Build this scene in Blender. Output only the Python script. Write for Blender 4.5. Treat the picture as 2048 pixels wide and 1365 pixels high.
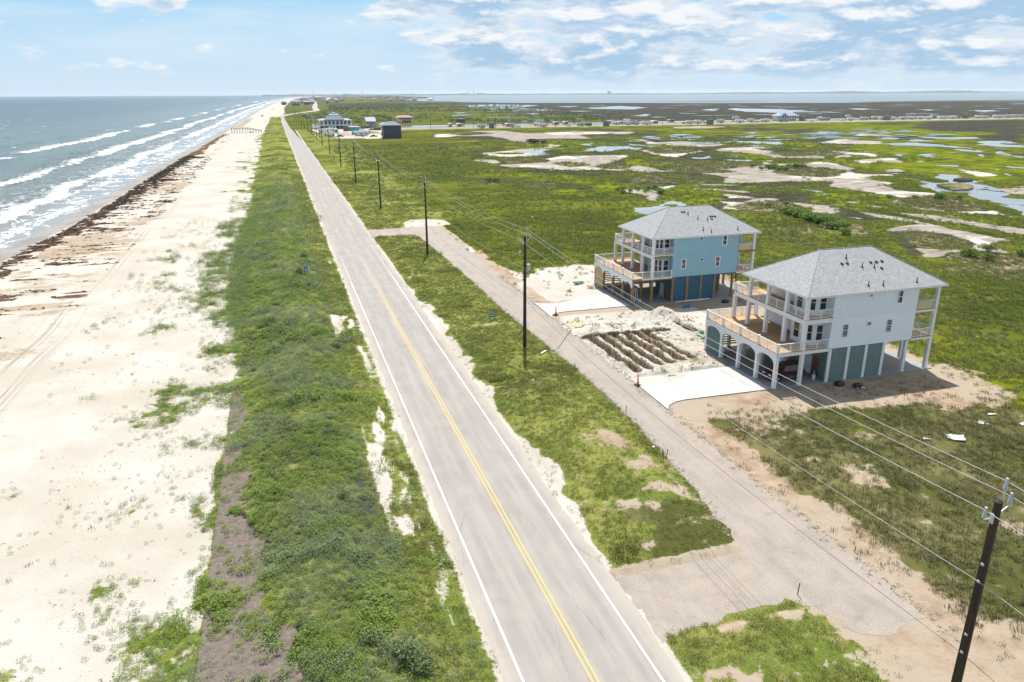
import bpy, bmesh, math, random
import numpy as np
from mathutils import Matrix, Vector
PI = math.pi
R = math.radians
random.seed(7)
rng = np.random.default_rng(11)
scene = bpy.context.scene
COL = scene.collection
for o in list(bpy.data.objects):
    bpy.data.objects.remove(o)

# ------------------------------------------------------------------ camera
# drone 30 m above the land; the road runs along +Y, the sea is at -X
CAM_H = 30.0
YAW, PITCH, ROLL, FPX = 0.300591814, 0.32476125, -0.00358152, 1474.24
cy_, sy_, cp_, sp_ = math.cos(YAW), math.sin(YAW), math.cos(PITCH), math.sin(PITCH)
fwd = Vector((sy_ * cp_, cy_ * cp_, -sp_))
rgt = Vector((cy_, -sy_, 0))
upv = rgt.cross(fwd)
c_, s_ = math.cos(ROLL), math.sin(ROLL)
r2 = c_ * rgt + s_ * upv
u2 = -s_ * rgt + c_ * upv
cam = bpy.data.cameras.new('camera')
cam_o = bpy.data.objects.new('camera', cam)
COL.objects.link(cam_o)
m = Matrix.Identity(4)
for i in range(3):
    m[i][0], m[i][1], m[i][2] = r2[i], u2[i], -fwd[i]
m[0][3], m[1][3], m[2][3] = 0, 0, CAM_H
cam_o.matrix_world = m
cam.sensor_width = 36
cam.lens = FPX / 2048 * 36
cam.clip_start = 0.5
cam.clip_end = 60000
scene.camera = cam_o

# ------------------------------------------------------------------ light
SUN_EL, SUN_AZ = R(61.7), R(18.0)          # azimuth from +Y towards +X
world = bpy.data.worlds.new('World')
scene.world = world
world.use_nodes = True
sun = bpy.data.lights.new('sun', 'SUN')
sun.energy = 4.9
sun.angle = R(0.53)
sun.color = (1.0, 0.955, 0.89)
sun_o = bpy.data.objects.new('sun', sun)
COL.objects.link(sun_o)
sd = Vector((math.sin(SUN_AZ) * math.cos(SUN_EL), math.cos(SUN_AZ) * math.cos(SUN_EL), math.sin(SUN_EL)))
sun_o.rotation_euler = sd.to_track_quat('Z', 'Y').to_euler()
sun_o.location = (0, 0, 200)
vs = scene.view_settings
vs.view_transform = 'Standard'
vs.look = 'None'
vs.gamma = 1
vs.use_curve_mapping = False
vs.exposure = 0.46
SKY_STRENGTH = 0.10
HAZE_DENSITY = 5.2e-5

# ------------------------------------------------------------------ node helpers
class NT:
    """tiny wrapper that builds node graphs"""
    def __init__(s, tree):
        s.t = tree
        s.n = tree.nodes
        s.l = tree.links
    def new(s, typ, **kw):
        nd = s.n.new(typ)
        for k, v in kw.items():
            setattr(nd, k, v)
        return nd
    def put(s, sock, v):
        if v is None:
            return
        if hasattr(v, 'links') or isinstance(v, bpy.types.NodeSocket):
            s.l.new(v, sock)
        else:
            if sock.type == 'RGBA' and not hasattr(v, '__len__'):
                v = (v, v, v, 1)
            if sock.type == 'RGBA' and len(v) == 3:
                v = (*v, 1)
            if sock.type == 'VECTOR' and not hasattr(v, '__len__'):
                v = (v, v, v)
            sock.default_value = v
    def math(s, op, a, b=None, c=None, clamp=False):
        nd = s.new('ShaderNodeMath', operation=op, use_clamp=clamp)
        for i, v in enumerate((a, b, c)):
            if v is not None:
                s.put(nd.inputs[i], v)
        return nd.outputs[0]
    def vmath(s, op, a, b=None):
        nd = s.new('ShaderNodeVectorMath', operation=op)
        s.put(nd.inputs[0], a)
        if b is not None:
            s.put(nd.inputs['Scale'] if op == 'SCALE' else nd.inputs[1], b)
        return nd.outputs['Value'] if op in ('LENGTH', 'DOT_PRODUCT') else nd.outputs[0]
    def noise(s, vec, scale, detail=4, rough=0.55, dist=0.0, out='Fac'):
        nd = s.new('ShaderNodeTexNoise')
        s.put(nd.inputs['Vector'], vec)
        s.put(nd.inputs['Scale'], scale)
        s.put(nd.inputs['Detail'], detail)
        s.put(nd.inputs['Roughness'], rough)
        s.put(nd.inputs['Distortion'], dist)
        return nd.outputs[out]
    def voro(s, vec, scale, out='Distance', feature='F1', rnd=1.0):
        nd = s.new('ShaderNodeTexVoronoi', feature=feature)
        s.put(nd.inputs['Vector'], vec)
        s.put(nd.inputs['Scale'], scale)
        s.put(nd.inputs['Randomness'], rnd)
        return nd.outputs[out]
    def mix(s, fac, a, b, mode='MIX'):
        nd = s.new('ShaderNodeMix', data_type='RGBA', blend_type=mode)
        s.put(nd.inputs[0], fac)
        s.put(nd.inputs[6], a)
        s.put(nd.inputs[7], b)
        return nd.outputs[2]
    def ss(s, v, lo, hi, a=0.0, b=1.0):
        nd = s.new('ShaderNodeMapRange', interpolation_type='SMOOTHSTEP')
        s.put(nd.inputs['Value'], v)
        s.put(nd.inputs['From Min'], lo)
        s.put(nd.inputs['From Max'], hi)
        s.put(nd.inputs['To Min'], a)
        s.put(nd.inputs['To Max'], b)
        return nd.outputs[0]
    def scale(s, vec, xyz):
        return s.vmath('MULTIPLY', vec, xyz)
    def attr(s, name, typ='GEOMETRY'):
        nd = s.new('ShaderNodeAttribute', attribute_name=name, attribute_type=typ)
        return nd
    def sep(s, v):
        nd = s.new('ShaderNodeSeparateXYZ')
        s.put(nd.inputs[0], v)
        return nd.outputs
    def comb(s, x, y, z):
        nd = s.new('ShaderNodeCombineXYZ')
        for i, v in enumerate((x, y, z)):
            s.put(nd.inputs[i], v)
        return nd.outputs[0]
    def bump(s, h, strength, dist):
        nd = s.new('ShaderNodeBump')
        s.put(nd.inputs['Height'], h)
        s.put(nd.inputs['Strength'], strength)
        s.put(nd.inputs['Distance'], dist)
        return nd.outputs[0]

def mat(name, fn=None, color=(.5, .5, .5), rough=.6, metal=0.0, var=0.0, vscale=3.0, bump=0.0, bscale=20.0, spec=.4):
    """procedural principled material; fn(nt, bsdf, pos) may set more"""
    mt = bpy.data.materials.new(name)
    mt.use_nodes = True
    nt = NT(mt.node_tree)
    b = nt.n.get('Principled BSDF')
    nt.put(b.inputs['Base Color'], color)
    nt.put(b.inputs['Roughness'], rough)
    nt.put(b.inputs['Metallic'], metal)
    nt.put(b.inputs['Specular IOR Level'], spec)
    tc = nt.new('ShaderNodeTexCoord')
    pos = tc.outputs['Object']
    if var:
        n = nt.noise(pos, vscale, 5, .6)
        n2 = nt.noise(pos, vscale * 7, 3, .6)
        k = nt.math('ADD', nt.math('MULTIPLY', n, .7), nt.math('MULTIPLY', n2, .3))
        k = nt.ss(k, .3, .7, 1 - var, 1 + var)
        nt.put(b.inputs['Base Color'], nt.mix(1.0, color, nt.comb(k, k, k), 'MULTIPLY'))
    if bump:
        nt.put(b.inputs['Normal'], nt.bump(nt.noise(pos, bscale, 4), bump, .02))
    if fn:
        fn(nt, b, pos)
    return mt

# ------------------------------------------------------------------ sky
def build_sky():
    nt = NT(world.node_tree)
    bg = nt.n.get('Background')
    sky = nt.new('ShaderNodeTexSky', sky_type='NISHITA')
    sky.sun_disc = False
    sky.sun_elevation = SUN_EL
    sky.sun_rotation = SUN_AZ
    sky.altitude = 0
    sky.air_density = 1.0
    sky.dust_density = 0.6
    sky.ozone_density = 2.5
    d = nt.new('ShaderNodeTexCoord').outputs['Generated']
    x, y, z = nt.sep(d)
    az = nt.math('ARCTAN2', x, y)              # azimuth seen from the road axis
    zc = nt.math('MAXIMUM', z, 0.0)
    low = nt.mix(nt.ss(zc, 0.0, .13), (4.6, 5.75, 6.75), (2.65, 4.9, 6.95))
    base = nt.mix(nt.ss(zc, .12, .40), low, sky.outputs[0])
    P = nt.comb(az, nt.math('MULTIPLY', zc, 3.2), nt.math('MULTIPLY', zc, .5))
    def field(p):
        return nt.noise(p, 8.0, 10, .60, .15)
    up = nt.vmath('ADD', P, (.004, .034, 0))
    n0, n1 = field(P), field(up)
    big = nt.math('SUBTRACT', nt.noise(nt.vmath('ADD', P, (5.2, 7.7, 0)), 1.9, 3, .5), .5)
    # more cloud inland, little over the sea
    cover = nt.math('ADD', nt.ss(az, .03, .30, -.085, .19), nt.math('MULTIPLY', big, .30))
    cover = nt.math('ADD', cover, nt.ss(zc, .034, .006, 0, -.15))
    cover = nt.math('ADD', cover, nt.ss(nt.math('ABSOLUTE', az), 1.3, 2.8, 0, -.07))
    dens = nt.math('ADD', n0, cover)
    mask = nt.ss(dens, .50, .59)
    lit = nt.ss(nt.math('ADD', nt.math('SUBTRACT', n0, n1), nt.ss(zc, .02, .12, -.05, .03)), -.05, .10)
    thick = nt.ss(dens, .53, .68)
    shade = nt.math('MULTIPLY', nt.math('SUBTRACT', 1.0, lit), nt.math('ADD', nt.math('MULTIPLY', thick, .72), .28))
    cl = nt.mix(shade, (6.9, 7.0, 7.1), (2.85, 4.25, 5.75))
    veil = nt.ss(nt.noise(nt.comb(nt.math('MULTIPLY', az, 1.4), nt.math('MULTIPLY', zc, 9.0), 4.0), 2.4, 7, .6, .4), .36, .72, 0, .6)
    veil = nt.math('MULTIPLY', veil, nt.math('MULTIPLY', nt.ss(zc, .015, .06), nt.ss(az, .5, .1, .35, 1)))
    c1 = nt.mix(veil, base, (5.6, 6.45, 6.95))
    streak = nt.math('MULTIPLY', nt.ss(nt.noise(nt.comb(nt.math('MULTIPLY', az, 3.0), nt.math('MULTIPLY', zc, 26.0), 1.0), 2.2, 6, .6, .3), .50, .68, 0, .55), nt.math('MULTIPLY', nt.ss(az, .0, .25), nt.ss(zc, .09, .03)))
    c1 = nt.mix(streak, c1, (3.8, 5.2, 6.5))
    c2 = nt.mix(nt.math('MULTIPLY', mask, .95), c1, cl)
    c3 = nt.mix(nt.ss(zc, 0.0, .040, .7, 0), c2, (4.6, 5.75, 6.75))
    nt.put(bg.inputs['Color'], c3)
    bg.inputs['Strength'].default_value = SKY_STRENGTH
build_sky()

# ------------------------------------------------------------------ mesh helpers
class MB:
    def __init__(s):
        s.v, s.f, s.m = [], [], []
    def add(s, verts, faces, mi=0):
        o = len(s.v)
        s.v += [tuple(p) for p in verts]
        s.f += [tuple(i + o for i in f) for f in faces]
        s.m += [mi] * len(faces)
        return s
    def box(s, x0, x1, y0, y1, z0, z1, mi=0):
        v = [(x, y, z) for z in (z0, z1) for y in (y0, y1) for x in (x0, x1)]
        f = [(0, 2, 3, 1), (4, 5, 7, 6), (0, 1, 5, 4), (1, 3, 7, 5), (3, 2, 6, 7), (2, 0, 4, 6)]
        return s.add(v, f, mi)
    def cbox(s, c, size, rz=0.0, mi=0, rx=0.0, ry=0.0):
        M = Matrix.Translation(Vector(c)) @ Matrix.Rotation(rz, 4, 'Z') @ Matrix.Rotation(ry, 4, 'Y') @ Matrix.Rotation(rx, 4, 'X')
        a, b, c2 = size[0] / 2, size[1] / 2, size[2] / 2
        v = [M @ Vector((x, y, z)) for z in (-c2, c2) for y in (-b, b) for x in (-a, a)]
        f = [(0, 2, 3, 1), (4, 5, 7, 6), (0, 1, 5, 4), (1, 3, 7, 5), (3, 2, 6, 7), (2, 0, 4, 6)]
        return s.add(v, f, mi)
    def prism(s, poly, z0, z1, mi=0):
        n = len(poly)
        v = [(x, y, z0) for x, y in poly] + [(x, y, z1) for x, y in poly]
        f = [tuple(range(n - 1, -1, -1)), tuple(range(n, 2 * n))]
        f += [(i, (i + 1) % n, (i + 1) % n + n, i + n) for i in range(n)]
        return s.add(v, f, mi)
    def extr(s, poly, axis, a0, a1, mi=0):
        """extrude a 2D polygon along an axis: 'x' -> poly is (y,z); 'y' -> poly is (x,z)"""
        n = len(poly)
        if axis == 'x':
            v = [(a0, p, q) for p, q in poly] + [(a1, p, q) for p, q in poly]
        else:
            v = [(p, a0, q) for p, q in poly] + [(p, a1, q) for p, q in poly]
        f = [tuple(range(n - 1, -1, -1)), tuple(range(n, 2 * n))]
        f += [(i, (i + 1) % n, (i + 1) % n + n, i + n) for i in range(n)]
        return s.add(v, f, mi)
    def tube(s, pts, r, n=6, mi=0, caps=True):
        pts = [Vector(p) for p in pts]
        rs = r if hasattr(r, '__len__') else [r] * len(pts)
        rings = []
        for i, p in enumerate(pts):
            t = (pts[min(i + 1, len(pts) - 1)] - pts[max(i - 1, 0)]).normalized()
            a = t.cross(Vector((0, 0, 1)))
            if a.length < 1e-3:
                a = Vector((1, 0, 0))
            a.normalize()
            b = t.cross(a)
            rings.append([p + (a * math.cos(2 * PI * k / n) + b * math.sin(2 * PI * k / n)) * rs[i] for k in range(n)])
        v = [q for rg in rings for q in rg]
        f = []
        for i in range(len(rings) - 1):
            for k in range(n):
                k2 = (k + 1) % n
                f.append((i * n + k, i * n + k2, (i + 1) * n + k2, (i + 1) * n + k))
        if caps:
            f.append(tuple(range(n - 1, -1, -1)))
            f.append(tuple((len(rings) - 1) * n + k for k in range(n)))
        return s.add(v, f, mi)
    def lathe(s, prof, c=(0, 0, 0), n=12, mi=0):
        v, f = [], []
        for r, z in prof:
            v += [(c[0] + r * math.cos(2 * PI * k / n), c[1] + r * math.sin(2 * PI * k / n), c[2] + z) for k in range(n)]
        for i in range(len(prof) - 1):
            for k in range(n):
                k2 = (k + 1) % n
                f.append((i * n + k, i * n + k2, (i + 1) * n + k2, (i + 1) * n + k))
        f.append(tuple(range(n - 1, -1, -1)))
        f.append(tuple((len(prof) - 1) * n + k for k in range(n)))
        return s.add(v, f, mi)
    def wheel(s, c, r, w, n=14, mi=0):
        v = []
        for yy in (-w / 2, w / 2):
            v += [(c[0] + r * math.cos(2 * PI * k / n), c[1] + yy, c[2] + r * math.sin(2 * PI * k / n)) for k in range(n)]
        f = [tuple(range(n)), tuple(range(2 * n - 1, n - 1, -1))]
        f += [(k, k + n, (k + 1) % n + n, (k + 1) % n) for k in range(n)]
        return s.add(v, f, mi)
    def mesh(s, name, mats, smooth=False, bevel=0):
        me = bpy.data.meshes.new(name)
        me.from_pydata(s.v, [], s.f)
        for q in (mats if isinstance(mats, (list, tuple)) else [mats]):
            me.materials.append(q)
        if len(me.materials) > 1:
            me.polygons.foreach_set('material_index', s.m)
        if smooth:
            me.polygons.foreach_set('use_smooth', [True] * len(me.polygons))
        bm = bmesh.new()
        bm.from_mesh(me)
        if bevel:
            bmesh.ops.bevel(bm, geom=[e for e in bm.edges], offset=bevel, segments=1, affect='EDGES')
        bmesh.ops.recalc_face_normals(bm, faces=bm.faces)
        bm.to_mesh(me)
        bm.free()
        me.update()
        return me
    def obj(s, name, mats, parent=None, smooth=False, bevel=0, kind=None, label=None):
        return link(name, s.mesh(name, mats, smooth, bevel), parent, kind, label)

def link(name, me, parent=None, kind=None, label=None):
    o = bpy.data.objects.new(name, me)
    COL.objects.link(o)
    if parent is not None:
        o.parent = parent
    if kind:
        o['kind'] = kind
    if label:
        o['label'] = label
    return o
def thing(name, label, cat, loc=(0, 0, 0), rz=0.0, group=None):
    o = bpy.data.objects.new(name, None)
    COL.objects.link(o)
    o.empty_display_size = .3
    o.location = loc
    o.rotation_euler = (0, 0, rz)
    return tag(o, label, cat, group)
def tag(o, label, cat, group=None):
    o['label'] = label
    o['category'] = cat
    if group:
        o['group'] = group
    return o
def dup(root, loc, rz=0.0, label=None, scale=None, group=None):
    r = root.copy()
    COL.objects.link(r)
    r.location = loc
    r.rotation_euler = (0, 0, rz)
    if scale:
        r.scale = (scale,) * 3 if not hasattr(scale, '__len__') else scale
    if label:
        r['label'] = label
    if group:
        r['group'] = group
    for ch in list(root.children):
        cc = ch.copy()
        COL.objects.link(cc)
        cc.parent = r
        for g in list(ch.children):
            d = g.copy()
            COL.objects.link(d)
            d.parent = cc
    return r

# ------------------------------------------------------------------ numpy noise
def _h(ix, iy, seed):
    h = (ix.astype(np.int64) * 374761393 + iy.astype(np.int64) * 668265263 + seed * 1442695041) & 0xffffffff
    h = ((h ^ (h >> 13)) * 1274126177) & 0xffffffff
    return ((h ^ (h >> 16)) & 0xffff) / 65535.0
def vn(x, y, size, seed=0, octv=3, rough=.5):
    """value noise, 0..1"""
    x = np.asarray(x, float); y = np.asarray(y, float)
    tot, amp, nrm = 0, 1, 0
    for o in range(octv):
        s = size / 2 ** o
        px, py = x / s + 17.3 * o, y / s - 9.1 * o
        ix, iy = np.floor(px), np.floor(py)
        fx, fy = px - ix, py - iy
        fx = fx * fx * (3 - 2 * fx); fy = fy * fy * (3 - 2 * fy)
        a, b = _h(ix, iy, seed + o), _h(ix + 1, iy, seed + o)
        c, d = _h(ix, iy + 1, seed + o), _h(ix + 1, iy + 1, seed + o)
        tot = tot + amp * ((a + (b - a) * fx) * (1 - fy) + (c + (d - c) * fx) * fy)
        nrm += amp; amp *= rough
    return tot / nrm
def sst(a, b, v):
    t = np.clip((v - a) / (b - a), 0, 1)
    return t * t * (3 - 2 * t)
def band(v, a, b, e):
    return sst(a - e, a + e, v) * (1 - sst(b - e, b + e, v))
def sdist(poly, x, y):
    """signed distance to polygon, positive inside"""
    d2 = np.full(x.shape, 1e18)
    ins = np.zeros(x.shape, bool)
    n = len(poly)
    for i in range(n):
        x0, y0 = poly[i]; x1, y1 = poly[(i + 1) % n]
        ex, ey = x1 - x0, y1 - y0
        L = ex * ex + ey * ey + 1e-12
        t = np.clip(((x - x0) * ex + (y - y0) * ey) / L, 0, 1)
        d2 = np.minimum(d2, (x - x0 - t * ex) ** 2 + (y - y0 - t * ey) ** 2)
        c = ((y0 > y) != (y1 > y)) & (x < ex * (y - y0) / (ey if abs(ey) > 1e-9 else 1e-9) + x0)
        ins ^= c
    return np.where(ins, 1, -1) * np.sqrt(d2)
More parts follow.
